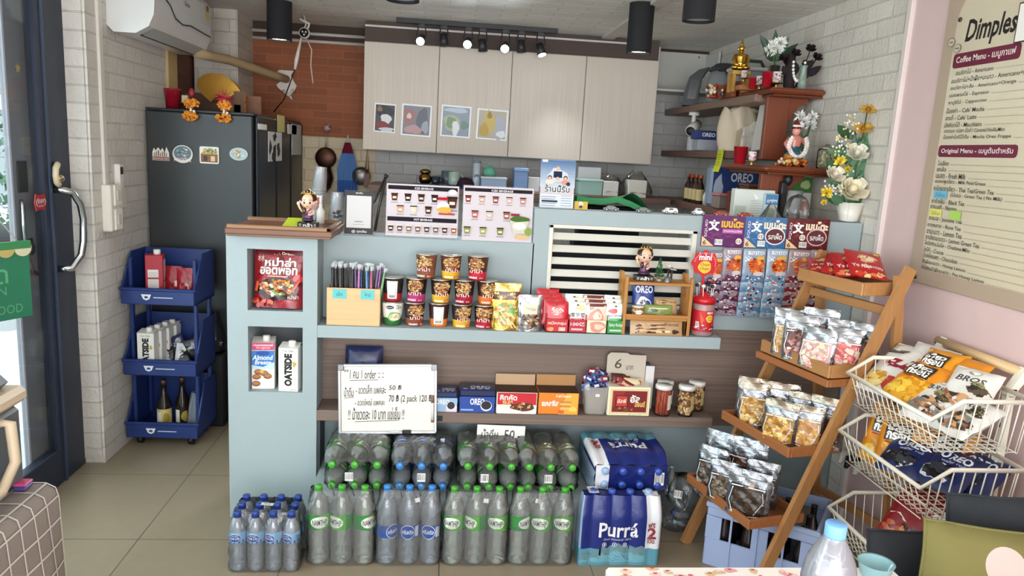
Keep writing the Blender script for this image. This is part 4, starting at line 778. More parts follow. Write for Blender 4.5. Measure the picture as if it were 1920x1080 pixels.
def a_or2(a, w, h): a.rect(-w*.48, h*.0, w*.48, h*.95, '#25489c'); a.text('OREO', -w*.2, h*.45, w*.2, h*.85, '#f2f4f8', .03); a.disc(w*.25, h*.4, w*.16, h*.32, '#e6e8ee', 16); a.disc(w*.25, h*.44, w*.14, h*.26, '#1c1e26', 16); a.rect(-w*.45, h*.1, -w*.1, h*.2, '#8fb0dc')
def a_or3(a, w, h): a.rect(-w*.48, h*.0, w*.48, h*.95, '#9cc0e0'); a.rect(w*.0, 0, w*.48, h*.4, '#e4d4e4'); a.text('OREO', -w*.45, h*.5, w*.15, h*.85, '#f6f8fa', .03); a.disc(w*.22, h*.4, w*.2, h*.32, '#e6e8ee', 16); a.disc(w*.22, h*.44, w*.17, h*.26, '#2c2a32', 16)
stack_pack(815, 734, 858, 770, 3.06, .1, ['#2a4a9c', '#8fb4dc', '#1d2c5c'], a_or3, 'light blue biscuit packets half hidden behind the whiteboard')
stack_pack(861, 730, 929, 771, 3.06, .1, ['#1c2f6c', '#2c4c9c', '#1a2450'], a_or2, 'dark blue stack of biscuit packets right of the whiteboard')
def a_wr(a, w, h): a.rect(-w*.48, h*.42, w*.48, h*.98, '#c8242e'); a.text('คิทคัด', -w*.42, h*.62, w*.0, h*.9, '#f6eee4', .03); a.text('รส', -w*.36, h*.45, -w*.1, h*.6, '#f0d080', .02); a.disc(w*.15, h*.32, w*.3, h*.2, '#5c2f1c', 16, .08); a.crumbs(w*.12, h*.34, w*.26, h*.16, ['#b8783c', '#d8a868', '#3a1c12', '#e8c898'], 24, .006); a.rect(-w*.48, 0, w*.48, h*.1, '#f4f0ea')
bx(931, 736, 1007, 772, 3.055, .11, '#efeae2', a_wr, 'red and white open biscuit carton with brown flap', 'biscuit_carton', 'carton', openbox='#c4a484')
def a_or(a, w, h): a.poly([(-w*.0, 0), (w*.48, 0), (w*.48, h), (w*.2, h)], '#f0b040'); a.text('แคลชีส', -w*.42, h*.38, -w*.0, h*.66, '#f8f4ec', .04); a.text('CalCheese', -w*.08, h*.8, w*.3, h*.93, '#fff0d8', .02); [a.rect(w*(.04-.01*i), h*(.25+.1*i), w*(.28+.01*i), h*(.32+.1*i), ['#e8c07c', '#c88c3c'][i % 2]) for i in range(4)]; a.disc(w*.36, h*.25, w*.1, h*.12, '#f0d060', 12, .1); a.rect(0, h*.05, w*.14, h*.2, '#e0603c')
bx(1010, 737, 1085, 776, 3.055, .11, '#e8862a', a_or, 'orange cheese wafer carton open at the top', 'biscuit_carton', 'carton', openbox='#b98a5c')
# plastic tub of small blue packets
x = at(1116, 740, Y=3.1).x; t = thing('plastic_tub', 'frosted plastic tub filled with small blue snack packets', 'tub', (x, 3.105, ZL)); m = MB('plastic')
def rsq(w, d, z, n=32): return [(w/2*math.copysign(abs(cos(b))**.5, cos(b)), d/2*math.copysign(abs(sin(b))**.5, sin(b)), z) for b in [2*pi*i/n for i in range(n)]]
def tubgrid(w0, w1, h, k=.82): return lambda u, v: tuple(rsq(w0+(w1-w0)*v, (w0+(w1-w0)*v)*k, h*v, 32)[int(round(u*32)) % 32])
m.grid(tubgrid(.092, .118, .125), 32, 6, '#f0ece4', wrap=True); m.add(rsq(.092, .075, .001), [tuple(range(32))], '#f0ece4'); m.build('tub', t); m = MB('paper'); m.box(-.009, -.0535, .085, .009, -.0525, .097, '#f4f4f0'); m.build('price_sticker', t)
for i in range(26):
    m = packet(.05, .028, .012, R.choice(['#26408c', '#3458a8', '#1c2c64', '#6a86c0', '#dfe4ec', '#8a3040']), lambda a, w, h: (a.rect(-w*.3, h*.3, w*.2, h*.7, '#dfe6f2', 2), a.disc(w*.28, h*.5, w*.12, h*.3, '#15171c', 8)), False)
    single(m, 'candy_packet', 'small blue snack packet heaped in the frosted plastic tub', 'packet', (x+R.uniform(-.042, .04), 3.105+R.uniform(-.03, .03), ZL+.085+.003*i+R.uniform(0, .01)), 0, 'small packets in the frosted tub', (R.uniform(-1.2, .2), R.uniform(-.6, .6), R.uniform(-.7, .7)))
# flip top box of chocolate bars
def a_ya(a, w, h):
    a.rect(-w*.46, h*.06, w*.46, h*.94, '#e4d29a'); a.rect(-w*.40, h*.13, w*.42, h*.87, '#7c1c20'); a.poly([(-w*.4, h*.87), (-w*.1, h*.87), (-w*.32, h*.3), (-w*.4, h*.3)], '#9a2a2a'); a.rect(-w*.33, h*.3, -w*.02, h*.72, '#5c1418'); a.rect(-w*.30, h*.34, -w*.05, h*.68, '#c84034'); a.text('อัลฟี่', -w*.28, h*.44, -w*.07, h*.6, '#f4e8d4', .02); a.text('อัล', .02*w, h*.46, w*.25, h*.74, '#f4ecdc', .04); a.text('มอนด์', w*.14, h*.32, w*.38, h*.52, '#f0d070', .03); a.crumbs(-w*.1, h*.22, w*.26, h*.06, ['#b8783c', '#5c2c18'], 14, .006); a.text('10 g x 12', w*.0, h*.02, w*.3, h*.055, '#6a5a40')
t = bx(1140, 726, 1219, 779, 3.055, .105, '#f0e8d0', a_ya, 'cream and red chocolate box with raised lid marked 6', 'chocolate_box', 'box')
x, w, _, h = span(1140, 726, 1219, 779, 3.055); h = at(1180, 726, Y=3.055).z-ZL
m = MB('matte'); lw_ = w*.94; m.prism([(-lw_/2, h), (lw_/2, h), (lw_/2, h+.118), (lw_*.08, h+.12), (0, h+.128), (-lw_*.42, h+.128), (-lw_/2, h+.115)], .045, .047, '#c9bfb0'); a = Art(m, front(.045)); a.text('6', -lw_*.3, h+.055, -lw_*.12, h+.10, '#4a423c', .004, .1); a.text('บาท', lw_*.0, h+.05, lw_*.18, h+.07, '#4a423c', .003); m.build('lid', t, 'raised grey cardboard lid')
for i in range(4):
    m = packet(.085, .036, .014, ['#8a2a26', '#d8cfa8', '#7c1f22', '#3a3632'][i], lambda a, w, h: (a.text('อัลมอนด์', -w*.3, h*.3, w*.25, h*.75, '#f0e0c0', .02), a.rect(w*.3, h*.2, w*.44, h*.8, '#c8402c')), False); single(m, 'chocolate_bar', ['red wrapped', 'cream wrapped', 'dark red wrapped', 'grey wrapped'][i]+' bar sticking out of the chocolate box', 'chocolate bar', (x+(-.02, .02, -.025, -.03)[i], 3.07+.022*i, ZL+h-.012+.004*i), 0, 'bars in the chocolate box', (rad(-20), (.5 if i == 0 else .1), .1*i))
m = MB('satin'); m.box(-.02, 0, 0, .02, .008, .2, '#e0dede'); m.box(-.022, .008, 0, .0, .03, .21, '#2a2830'); single(m, 'flat_carton', 'narrow white and dark carton standing behind the chocolate box', 'carton', (at(1220, 690, Y=3.15).x, 3.155, ZL))
def jar(px, Y, h, r, colf, lab, stick):
    t = thing('snack_jar', lab, 'jar', (at(px, 770, Y=Y).x, Y, ZL), 0, 'white lidded snack jars on the lower shelf'); m = MB('acrylic'); m.lathe([(r*.92, 0), (r, .005), (r, h*.86), (r*.9, h*.9)], '#fbf8f4', n=24); m.build('jar', t); m = MB('satin')
    if stick:
        for i in range(70): b = R.random()*6.28; q = r*.86*math.sqrt(R.uniform(.3, 1)); b2 = b+R.uniform(-.9, .9); m.cyl((q*cos(b), q*sin(b), .006), (q*cos(b2), q*sin(b2), h*.82), .0023, R.choice(colf), n=5)
    else:
        for i in range(120): b = R.random()*6.28; q = r*R.uniform(.6, .86); z_ = R.uniform(.01, h*.8); M_ = m.M; m.M = Matrix.Translation((q*cos(b), q*sin(b), z_)) @ Euler((R.random()*3, R.random()*3, R.random()*3)).to_matrix().to_4x4(); m.box(-.009, -.004, -.004, .009, .004, .004, R.choice(colf), b=.0015); m.M = M_
        m.lathe([(r*.6, .005), (r*.6, h*.75)], '#8a5c34', n=14)
    o = m.build('contents', t, 'red sticks' if stick else 'small biscuit pieces'); o['kind'] = 'stuff'
    m = MB('satin'); a = Art(m, wrapfn(r*1.006), 'satin'); a.rect(.012, .03, .045, h*.7, '#e8e0d4' if stick else '#c8b878', 4); [a.line([(.016, .04+.008*i), (.040, .04+.008*i)], .0018, '#a8483c' if stick else '#8a7a48') for i in range(7)]; m.build('label', t)
    m = MB('satin'); m.lathe([(r*1.05, h*.87), (r*1.05, h*.97), (r*.98, h)], '#eceae4', n=28); m.lathe([(r*.8, h), (r*.8, h+.001)], '#c4c3c0', n=24); m.build('lid', t)
RS = ['#b8492c', '#d0643c', '#9c341f', '#c85a34']; BS = ['#d8b47c', '#e8cf9c', '#b07c40', '#6a3c20', '#f0dcb0']
jar(1241, 3.085, .138, .036, RS, 'white lidded jar of red sticks standing in front', 1); jar(1284, 3.085, .138, .036, BS, 'white lidded jar of biscuit pieces in the front right', 0)
jar(1243, 3.158, .135, .036, RS, 'white lidded jar behind the front jar of red sticks', 1); jar(1302, 3.158, .135, .036, BS, 'white lidded biscuit jar at the back right', 0)
flat_pack(645, 654, 716, 700, 3.11, ZL+.02, '#232a52', lambda a, w, h: a.rect(-w*.3, h*.6, w*.35, h*.75, '#4a5684', 3), 'dark blue foil pouch peeping over the whiteboard', t=.05)
# ================================================================ goods in the column niches
x, w, _, h = span(480, 467, 566, 583, 3.10); m, f = pouch(.205, .242, .06, '#8c1a24', seed=2); a = Art(m, f, 'gloss'); w, h = .205, .242
a.crumbs(0, h*.45, w*.46, h*.42, ['#6a1018', '#a8242c', '#7a141c'], 60, .014); a.rect(-w*.47, h*.90, w*.47, h*.965, '#5c0e16', 6); a.text('Mr. Dream', -w*.1, h*.905, w*.32, h*.955, '#f0e0d0', .01); a.text('林', -w*.42, h*.78, -w*.28, h*.89, '#e8c8b8'); a.text('หม่าล่า', -w*.27, h*.71, w*.35, h*.86, '#f6f2ea', .03); a.text('ฮอตพอท', -w*.36, h*.57, w*.38, h*.70, '#f6f2ea', .03); a.rect(-w*.2, h*.535, w*.2, h*.55, '#e8c0a8', 4)
a.disc(0, h*.33, w*.42, h*.19, '#1f1614', 26, .02, 3); a.disc(0, h*.35, w*.37, h*.15, '#5c1f14', 26, .02, 3); a.crumbs(0, h*.36, w*.34, h*.13, FOOD+['#e8d8b0', '#f0e2c4'], 90, .0075); a.disc(w*.4, h*.52, w*.1, h*.07, '#c8303a', 12, .1); a.text('หม่าล่า', w*.22, h*.17, w*.42, h*.24, '#f0e8dc', .01); a.crumbs(-w*.3, h*.1, w*.2, h*.06, ['#a82a2c', '#d8583c'], 14, .01); a.line([(-w*.42, h*.28), (-w*.38, h*.45)], .012, '#d85a34'); a.line([(w*.3, h*.3), (w*.43, h*.5)], .012, '#c84a2c')
single(m, 'noodle_pouch', 'large red hotpot noodle pouch in the upper niche of column', 'pouch', (at(523, 580, Y=3.1).x, 3.10, .917), 0, None, (rad(-4), 0, rad(-4)))
def milk(name, lab, x, y, z, w, d, h, rz, art, caps_, lean=0):
    t = thing(name, lab, 'carton', (x, y, z), rz, None, (0, lean, rz)); m, f = carton(w, d, h-.012, '#ece9e2', .002); a = Art(m, f); art(a, w, h)
    m.add([(-w/2, -d/2, h-.012), (w/2, -d/2, h-.012), (w/2, d/2, h), (-w/2, d/2, h)], [(0, 1, 2, 3)], '#e4e0d8'); m.build('carton', t)
    m = MB('satin'); m.lathe([(.015, h-.014), (.015, h+.012), (.013, h+.015)], caps_, n=18); o = m.build('cap', t); o.location = (w*.12, -d*.05, 0); return t
def a_alm(a, w, h):
    a.rect(-w*.49, h*.8, w*.49, h*.95, '#c8456c'); a.text('Unsweetened', -w*.42, h*.88, w*.42, h*.93, '#f6ece8', .01); a.text('Original', -w*.3, h*.82, w*.3, h*.87, '#f6ece8'); a.rect(-w*.49, h*.42, w*.49, h*.79, '#2f78c0'); a.poly([(-w*.49, h*.42), (w*.49, h*.42), (w*.49, h*.56), (0, h*.46), (-w*.49, h*.50)], '#bcd8ee'); a.disc(0, h*.74, w*.3, h*.05, '#1f4f9c', 14); a.text('Almond', -w*.46, h*.6, w*.44, h*.70, '#f6f8fa', .02, .2); a.text('Breeze', -w*.36, h*.51, w*.36, h*.595, '#f6f8fa', .02, .2)
    for u, v, q in ((-.2, .36, 1), (.05, .33, 1), (.2, .27, 1), (-.28, .26, 1), (-.3, .12, 1)): a.disc(u*w, v*h, .017, .012, '#8a5632', 14); a.disc(u*w, v*h+.002, .013, .007, '#b07a4a', 12)
    a.disc(-.05*w, .37*h, .008, .008, '#e0b040', 10)
milk('almond_milk_carton', 'blue and white almond milk carton in the lower niche', at(495, 730, Y=3.11).x, 3.115, .566, .092, .07, .212, rad(6), a_alm, '#e4e2dc')
def a_oat(a, w, h): a.text('OATSIDE', -w*.2, h*.12, w*.2, h*.82, '#1c1a1a', .06, rot=1); a.text('Oat Milk', -w*.3, h*.86, w*.3, h*.895, '#4a4642'); a.disc(w*.32, h*.6, .008, .012, '#c8a83c', 8, .2); a.rect(w*.05, h*.03, w*.4, h*.06, '#c8c4bc')
milk('oat_milk_carton', 'white oat milk carton standing right in the lower niche', at(543, 735, Y=3.07).x, 3.085, .566, .082, .06, .20, rad(-6), a_oat, '#e8e4dc')
# ================================================================ things on the counter top
ZC, ZH = 1.2176, 1.3726
def doll(label, loc, s=1):
    t = thing('doll_figurine', label, 'figurine', loc, 0); m = MB('gloss'); m.box(-.036*s, -.02*s, 0, .036*s, .02*s, .02*s, '#1c1a1e', b=.002); a = Art(m, front(-.02*s)); a.text('หล้า', -.016*s, .003*s, .018*s, .017*s, '#f0f0f0', .03); a.rect(-.031*s, .004*s, -.021*s, .015*s, '#8a8a90'); a.rect(.023*s, .004*s, .031*s, .015*s, '#8a8a90'); m.build('base', t)
    m = MB('gloss'); SK = '#f2c4a6'; z0 = .02*s
    m.ball((0, 0, z0+.008*s), (.024*s, .018*s, .009*s), '#3c2440', n=16); m.lathe([(.02*s, z0+.005*s), (.017*s, z0+.022*s), (.012*s, z0+.034*s), (.014*s, z0+.044*s), (.009*s, z0+.052*s)], ['#4a2a4e', '#5a3458', SK, SK], n=16, sy=.75)
    m.ball((0, -.002*s, z0+.077*s), (.0285*s, .025*s, .028*s), SK, n=20, m=12); 
    m.tube([(-.012*s, 0, z0+.046*s), (-.022*s, -.004*s, z0+.038*s), (-.029*s, -.008*s, z0+.05*s), (-.033*s, -.01*s, z0+.062*s)], [.005*s, .0045*s, .004*s, .004*s], SK); m.ball((-.034*s, -.01*s, z0+.067*s), (.006*s, .004*s, .008*s), SK)
    m.tube([(.013*s, 0, z0+.046*s), (.021*s, -.006*s, z0+.033*s), (.008*s, -.017*s, z0+.027*s)], [.005*s, .0045*s, .004*s], SK); m.ball((.007*s, -.018*s, z0+.028*s), .0045*s, SK)
    for q in (-1, 1): m.ball((q*.0285*s, 0, z0+.074*s), (.004*s, .004*s, .007*s), SK)
    fc = lambda u, v, o: (u*s, (-.002-.0255*math.sqrt(max(0, 1-(u/.0295)**2-((v-.077)/.0285)**2)))*s-o, z0+v*s); a = Art(m, fc, 'gloss')
    for q in (-1, 1): a.disc(q*.011, .072, .0055, .0065, '#fbf6f2', 12); a.disc(q*.0105, .072, .0042, .0056, '#5a3424', 12); a.disc(q*.0105, .073, .0022, .003, '#120c0c', 8); a.disc(q*.0095, .0745, .001, .001, '#ffffff', 6); a.line([(q*.005, .081), (q*.011, .0825), (q*.016, .0805)], .0016, '#4a2c20'); a.disc(q*.017, .062, .0045, .003, '#eaa08c', 10)
    a.disc(0, .058, .004, .0016, '#b8443c', 10); a.disc(0, .065, .0014, .001, '#dc9c80', 6); m.build('body', t)
    m = MB('gloss'); HR = '#3a231c'; m.grid(lambda u, v: ((.031*s)*cos(2*pi*u)*cos(v*pi/2), (.0275*s)*sin(2*pi*u)*cos(v*pi/2)+.001*s, z0+(.082+.008*sin(2*pi*u)+.030*sin(v*pi/2))*s), 24, 8, HR, wrap=True); m.ball((0, .012*s, z0+.08*s), (.029*s, .02*s, .026*s), HR, n=16); m.ball((-.012*s, -.012*s, z0+.04*s), (.007*s, .006*s, .014*s), HR); m.build('hair', t)
    m = MB('gold'); m.tube([(.027*s*cos(b), .003*s-.02*s*abs(sin(b)), z0+.096*s+.01*s*sin(b)) for b in [pi*i/12 for i in range(13)]], .0018*s, '#dcb860', n=5)
    for i in range(7): b = pi*(i+.5)/7; k = .009*s*(.5+.5*sin(b)); c = (.025*s*cos(b), -.02*s*abs(sin(b)), z0+.098*s+.01*s*sin(b)); m.lathe([(.0035*s, 0), (.001*s, k)], '#dcb860', n=6) if False else m.cyl(c, (c[0]*.95, c[1], c[2]+k), .0035*s, '#e2c474', n=6, r1=.0006)
    m.build('crown', t); m = MB('satin'); m.tube([(.012*s, -.012*s, z0+.05*s), (0, -.016*s, z0+.038*s), (-.012*s, -.012*s, z0+.026*s)], .003*s, '#8a4a78', n=5); m.build('sash', t); return t
d1 = doll('crowned doll figurine in purple dress on the wooden counter tray', (at(578, 425, Y=3.12).x, 3.12, 1.2535), 1.12)
dup(d1, (at(1208, 500, Y=3.115).x, 3.115, ZS+.230), label='crowned doll figurine waving on top of the small wooden rack')
x = at(1238, 500, Y=3.115).x; t = thing('toy_tree', 'tiny green tinsel tree on top of the small wooden rack', 'toy tree', (x, 3.12, ZS+.230)); m = MB('satin'); m.cyl((0, 0, 0), (0, 0, .006), .012, '#d8d4c8'); m.cyl((0, 0, .005), (0, 0, .1), .0015, '#5a4030', n=5); m.build('stand', t); m = MB('satin')
for i in range(260): z_ = R.uniform(.012, .1); r = (.105-z_)*.26; b = R.random()*6.28; m.add([(0, 0, z_), (r*cos(b), r*sin(b), z_+.004), (r*cos(b+.12), r*sin(b+.12), z_+.007)], [(0, 1, 2)], R.choice(['#2f6b3c', '#3f8a4c', '#1f4a2c']))
m.build('tinsel', t)
x = at(1253, 508, Y=3.08).x; t = thing('hand_bell', 'small grey metal bell at the edge of the small wooden rack top', 'bell', (x, 3.08, ZS+.230)); m = MB('steel'); m.lathe([(.017, 0), (.0155, .004), (.0125, .02), (.009, .024), (.003, .027)], '#8a8c8e', n=18); m.build('bell_body', t); m = MB('matte'); m.tube([(0, 0, .026), (.002, 0, .045), (.006, .004, .06)], .004, '#2a2424', n=6); m.build('bell_handle', t)
x = at(1257, 480, Y=3.15).x; m = MB('satin'); m.tube([(-.012, 0, .0), (-.004, 0, .03), (0, 0, .055)], .004, '#e2ded2'); m.ball((0, 0, .062), .008, '#e2ded2'); m.tube([(-.02, 0, .075), (0, 0, .05), (.03, -.004, .045)], .0025, '#e2ded2'); m.box(-.006, -.004, 0, .01, .004, .006, '#cfcabf'); m.box(.008, 0, 0, .016, .006, .055, '#1c1a1a'); single(m, 'toy_figure', 'tiny white toy figure with outstretched arms behind the metal bell', 'toy', (x, 3.145, ZS+.230))
# sticky note, white pump bottle, cups
m = MB('paper'); m.add([(-.05, -.05, .0), (.03, -.05, 0), (.04, .03, .03), (-.04, .03, .03)], [(0, 1, 2, 3)], '#c8d840'); single(m, 'sticky_note', 'lime sticky note leaning behind the doll on the wooden tray', 'note', (at(556, 416, Y=3.15).x, 3.15, 1.2545))
def cupstack(px0, py0, px1, py1, Y, lab, tilt, z=ZC, n=12, logo=None):
    x, w, _, h = span(px0, py0, px1, py1, Y); h = at((px0+px1)/2, py0, Y=Y).z-z; t = thing('cup_stack', lab, 'plastic cups', (x, Y, z), 0, 'stacks of clear plastic cups', (0, tilt, 0)); r = w*.5*.86
    for i in range(n):
        z0 = (h-.10)*i/(n-1); m = MB('pet'); m.lathe([(r*1.04, z0), (r*1.04, z0+.005), (r, z0+.006), (r*.8, z0+.1)], '#f2f5f8', n=18, caps=False)
        if i == n-1: m.lathe([(r*.8, z0+.1), (r*.75, z0+.101), (.001, z0+.101)], '#f2f5f8', n=18, caps=False)
        m.build('cup', t)
    if logo: m = MB('plastic'); Art(m, lambda u, v, o: ((r*1.06)*sin(u/r), -(r*1.06)*cos(u/r), v), 'satin').crumbs(r*.3, h*.45, r*.5, h*.12, [logo], 9, r*.25); m.build('printed_logo', t)
cupstack(576, 312, 607, 440, 3.36, 'tall leaning stack of clear cups behind the doll figurine', rad(5), n=14, logo='#d2603c'); cupstack(612, 360, 646, 438, 3.36, 'shorter stack of clear cups beside the payment sign', rad(3), n=9, logo='#2a2a2c')
t = thing('pump_bottle', 'slim white bottle standing behind the crowned doll', 'bottle', (at(601, 420, Y=3.3).x, 3.3, ZC)); m = MB('satin'); m.lathe([(.018, 0), (.018, .09), (.008, .105), (.008, .12)], '#e4e2da', n=14); m.build('bottle', t); m = MB('satin'); m.cyl((0, 0, .12), (0, 0, .15), .006, '#eceae4', n=10); m.box(-.02, -.005, .148, .006, .005, .156, '#eceae4', b=.002); m.build('pump', t)
def standee(px0, py0, px1, py1, Y, z, lab, name, cat, art, frame='acrylic'):
    x, w, _, h = span(px0, py0, px1, py1, Y); h = at((px0+px1)/2, py0, Y=Y).z-z; t = thing(name, lab, cat, (x, Y, z), 0, None, (rad(-4), 0, 0)); m = MB('acrylic'); m.box(-w/2, .003, 0, w/2, .004, h, '#ffffff'); m.box(-w/2, -.004, 0, w/2, .05, .003, '#ffffff'); m.build('stand', t)
    m = MB('gloss'); m.box(-w/2+.004, .0015, .006, w/2-.004, .0025, h-.004, '#cdc5ca', 'paper'); a = Art(m, front(.0015), 'paper'); art(a, w, h); m.build('sheet', t); return t
def a_pay(a, w, h): a.rect(-w*.49, 0.006, w*.49, h*.99, '#4a484a'); a.rect(-w*.42, h*.17, w*.42, h*.88, '#cfcfcf'); a.text('ถุงเงิน', -w*.12, h*.91, w*.12, h*.96, '#e8e8e8', .01); a.rect(-w*.14, h*.3, w*.14, h*.32, '#8a8a8a'); a.rect(-w*.2, h*.24, w*.2, h*.25, '#a0a0a0'); a.text('@ ถุงเงิน', -w*.24, h*.05, w*.28, h*.12, '#f2f2f2', .01, .15)
standee(645, 357, 700, 440, 3.21, ZC, 'dark bordered payment sign standing on the low counter top', 'payment_sign', 'sign', a_pay)
def drink(a, u, v, s, body, hot=False): a.poly([(u-s*.34, v-s*.5), (u+s*.34, v-s*.5), (u+s*.46, v+s*.4), (u-s*.46, v+s*.4)], body); a.rect(u-s*.5, v+s*.4, u+s*.5, v+s*.55, '#2a1a14' if not hot else '#e8e4de'); a.rect(u-s*.26, v-s*.2, u+s*.26, v+s*.08, '#e4dad0'); a.rect(u-s*.5, v-s*.78, u+s*.5, v-s*.72, '#6a6060')
DR = ['#5a3020', '#3a2018', '#4a2a1c', '#3c241c', '#c89a78', '#d8cbb4', '#4a3024']
def a_menu1(a, w, h):
    a.rect(-w*.47, h*.88, w*.47, h*.955, '#27222a'); a.text('ICED BEVERAGE', -w*.11, h*.895, w*.14, h*.935, '#f0eef0', .01); a.rect(-w*.47, h*.30, w*.47, h*.38, '#27222a'); a.text('HOT BEVERAGE', -w*.11, h*.32, w*.14, h*.36, '#f0eef0', .01)
    for i in range(4): drink(a, w*(-.38+.18*i), h*.74, h*.13, DR[i])
    for i, u in enumerate((-.30, -.12, .08)): drink(a, w*u, h*.52, h*.13, DR[4+i])
    for i in range(8): drink(a, w*(-.42+.122*i), h*.17, h*.11, ['#4a2c20', '#6a4a38', '#8a6a54', '#7a5a4c', '#4a3a30', '#6a5a50', '#4c2c20', '#9a5a38'][i], True)
    drink(a, w*.40, h*.68, h*.2, '#4a2a1c'); a.disc(w*.28, h*.6, w*.085, h*.1, '#e2e0dc', 14); a.disc(w*.3, h*.54, w*.1, h*.06, '#d8a850', 12, .1); a.disc(w*.40, h*.87, w*.06, h*.05, '#e6e2de', 14); a.rect(w*.2, h*.72, w*.34, h*.77, '#b0202c'); a.rect(w*.22, h*.45, w*.44, h*.48, '#b84040')
def a_menu2(a, w, h):
    a.rect(-w*.47, h*.89, w*.47, h*.95, '#27222a'); a.text('ICED BEVERAGE', -w*.1, h*.9, w*.2, h*.935, '#f0eef0', .01)
    for i in range(5): drink(a, w*(-.42+.19*i), h*.76, h*.11, ['#8a3a34', '#c89a90', '#8a4a44', '#c8a8a0', '#b07a70'][i])
    for i, (u, v) in enumerate(((-.32, .5), (-.12, .5), (.12, .5), (-.42, .22), (-.2, .22), (.04, .22))): drink(a, w*u, h*v, h*.12, ['#b8625c', '#c8b8a8', '#a05a4c', '#8a8a4c', '#9aa05c', '#7a7a3c'][i])
    a.poly([(w*.22, h*.2), (w*.38, h*.2), (w*.44, h*.44), (w*.17, h*.44)], '#c8c8b4'); a.disc(w*.305, h*.45, w*.14, h*.05, '#4c6a34', 14, .1); a.disc(w*.305, h*.33, w*.09, h*.06, '#f0ece6', 14); a.disc(w*.43, h*.24, w*.05, h*.07, '#8aa04a', 10, .15); a.disc(w*.34, h*.14, w*.1, h*.04, '#d8b480', 10, .15); a.rect(w*.18, h*.5, w*.3, h*.54, '#8a3048', 1)
standee(722, 345, 861, 447, 3.215, ZC, 'landscape drinks menu in clear stand with two rows of iced drinks', 'menu_stand', 'menu', a_menu1); standee(866, 349, 1001, 456, 3.21, ZC-.012, 'landscape drinks menu in clear stand with a green drink', 'menu_stand', 'menu', a_menu2)
def a_post(a, w, h):
    for i in range(12): a.k -= .0002; a.rect(-w*.49, h*(.42+.046*i), w*.49, h*(.47+.046*i), mix('#c2cdd8', '#5a7aa4', i/11))
    a.disc(0, h*.66, w*.3, h*.14, '#c8d0d8', 16, .15); a.disc(0, h*.8, w*.055, h*.05, '#d8b498', 12); a.rect(-w*.12, h*.62, w*.12, h*.75, '#2a2f48', 1)
    for q in (-1, 1): a.disc(q*w*.22, h*.62, w*.06, h*.045, '#3a2a28', 12); a.disc(q*w*.22, h*.61, w*.042, h*.033, '#e0b89c', 12); a.disc(q*w*.22, h*.53, w*.12, h*.05, '#e2d2c0' if q < 0 else '#e0927c', 12)
    a.disc(0, h*.6, w*.05, h*.04, '#d8b094', 12); a.disc(w*.3, h*.5, w*.06, h*.04, '#3a3458', 8, .2); a.text('ร้านนี้รับ', -w*.36, h*.32, w*.36, h*.48, '#f4f4f4', .08); a.text('ร้านนี้รับ', -w*.35, h*.325, w*.35, h*.475, '#4a4c54', .02); a.rect(-w*.47, h*.0, w*.47, h*.28, '#d4dae2')
    for i in range(5): a.rect(-w*.44, h*(.04+.045*i), w*(-.05+.03*(i % 3)), h*(.052+.045*i), '#7a8498'); a.rect(w*.12, h*(.05+.05*i), w*.42, h*(.06+.05*i), '#8c9a84' if i == 4 else '#7a90ac')
    a.rect(-w*.42, h*.115, w*.02, h*.155, '#3a4052'); a.rect(-w*.45, h*.93, -w*.3, h*.975, '#eef0f4')
standee(1012, 298, 1079, 394, 3.24, ZH, 'blue grey poster in a clear stand on the raised counter part', 'poster_stand', 'poster', a_post)
m = MB('paper'); x, w, _, h = span(1078, 372, 1102, 394, 3.22); m.box(-w/2, 0, 0, w/2, .012, .035, '#c8a850'); a = Art(m, front(0)); a.disc(-.002, .024, .010, .010, '#f0d8c4', 14, .05); a.disc(-.002, .012, .008, .007, '#2a2224', 10, .1); a.disc(-.006, .024, .0014, .0018, '#2a2224', 6); a.disc(.002, .024, .0014, .0018, '#2a2224', 6); single(m, 'photo_stand', 'tiny mustard card with a doll picture beside the blue poster', 'card', (x, 3.22, ZH))
# toy cars
def toycar(px, col, lab, kind):
    t = thing('toy_car', lab, 'toy car', (at(px, 398, Y=3.225).x, 3.225, ZH), R.uniform(-.1, .1), 'toy cars in a row on the counter edge'); m = MB('gloss')
    P_ = {'s': [(-.034, .006), (.034, .006), (.034, .013), (.022, .016), (.012, .022), (-.010, .022), (-.022, .015), (-.034, .012)], 'v': [(-.032, .006), (.032, .006), (.032, .016), (.026, .026), (-.014, .026), (-.022, .017), (-.032, .014)], 'b': [(-.027, .006), (.027, .006), (.026, .013), (.014, .019), (.008, .030), (-.008, .030), (-.016, .018), (-.027, .013)]}[kind]
    m.prism(P_, -.013, .013, col); m.build('car_body', t); m = MB('gloss'); k = P_[3:-2]; top_ = max(z for _, z in P_); 
    for q in (-.0134, .0132): m.prism([(-.010, top_*.68), (.012, top_*.68), (.008, top_*.92), (-.006, top_*.92)], q, q+.0002, '#2a2e34')
    m.build('side_windows', t)
    for q in (-.02, .02):
        for s_ in (-1, 1): m = MB('satin'); m.cyl((q, s_*.0105, .0065), (q, s_*.0145, .0065), .0065, '#2a2a2c', n=14); m.cyl((q, s_*.0145, .0065), (q, s_*.015, .0065), .004, '#d8d8d8', n=12); m.build('wheel', t)
for a_ in ((1145, '#3a4a42', 'dark green toy sports car, leftmost in the row', 's'), (1205, '#2f4038', 'dark toy sports car, second from left in the row', 's'), (1256, '#e6e6e2', 'white toy hatchback car in the row', 'v'), (1309, '#cfd6d8', 'pale silver rounded toy car in the row', 'b'), (1351, '#a83424', 'red toy car, left of the two red ones', 's'), (1398, '#b23a22', 'orange red toy car, rightmost in the row', 's')): toycar(*a_)
m = MB('fabric'); P0 = [(1082, 366), (1120, 372), (1160, 373), (1185, 370), (1205, 378), (1222, 390), (1230, 398)]
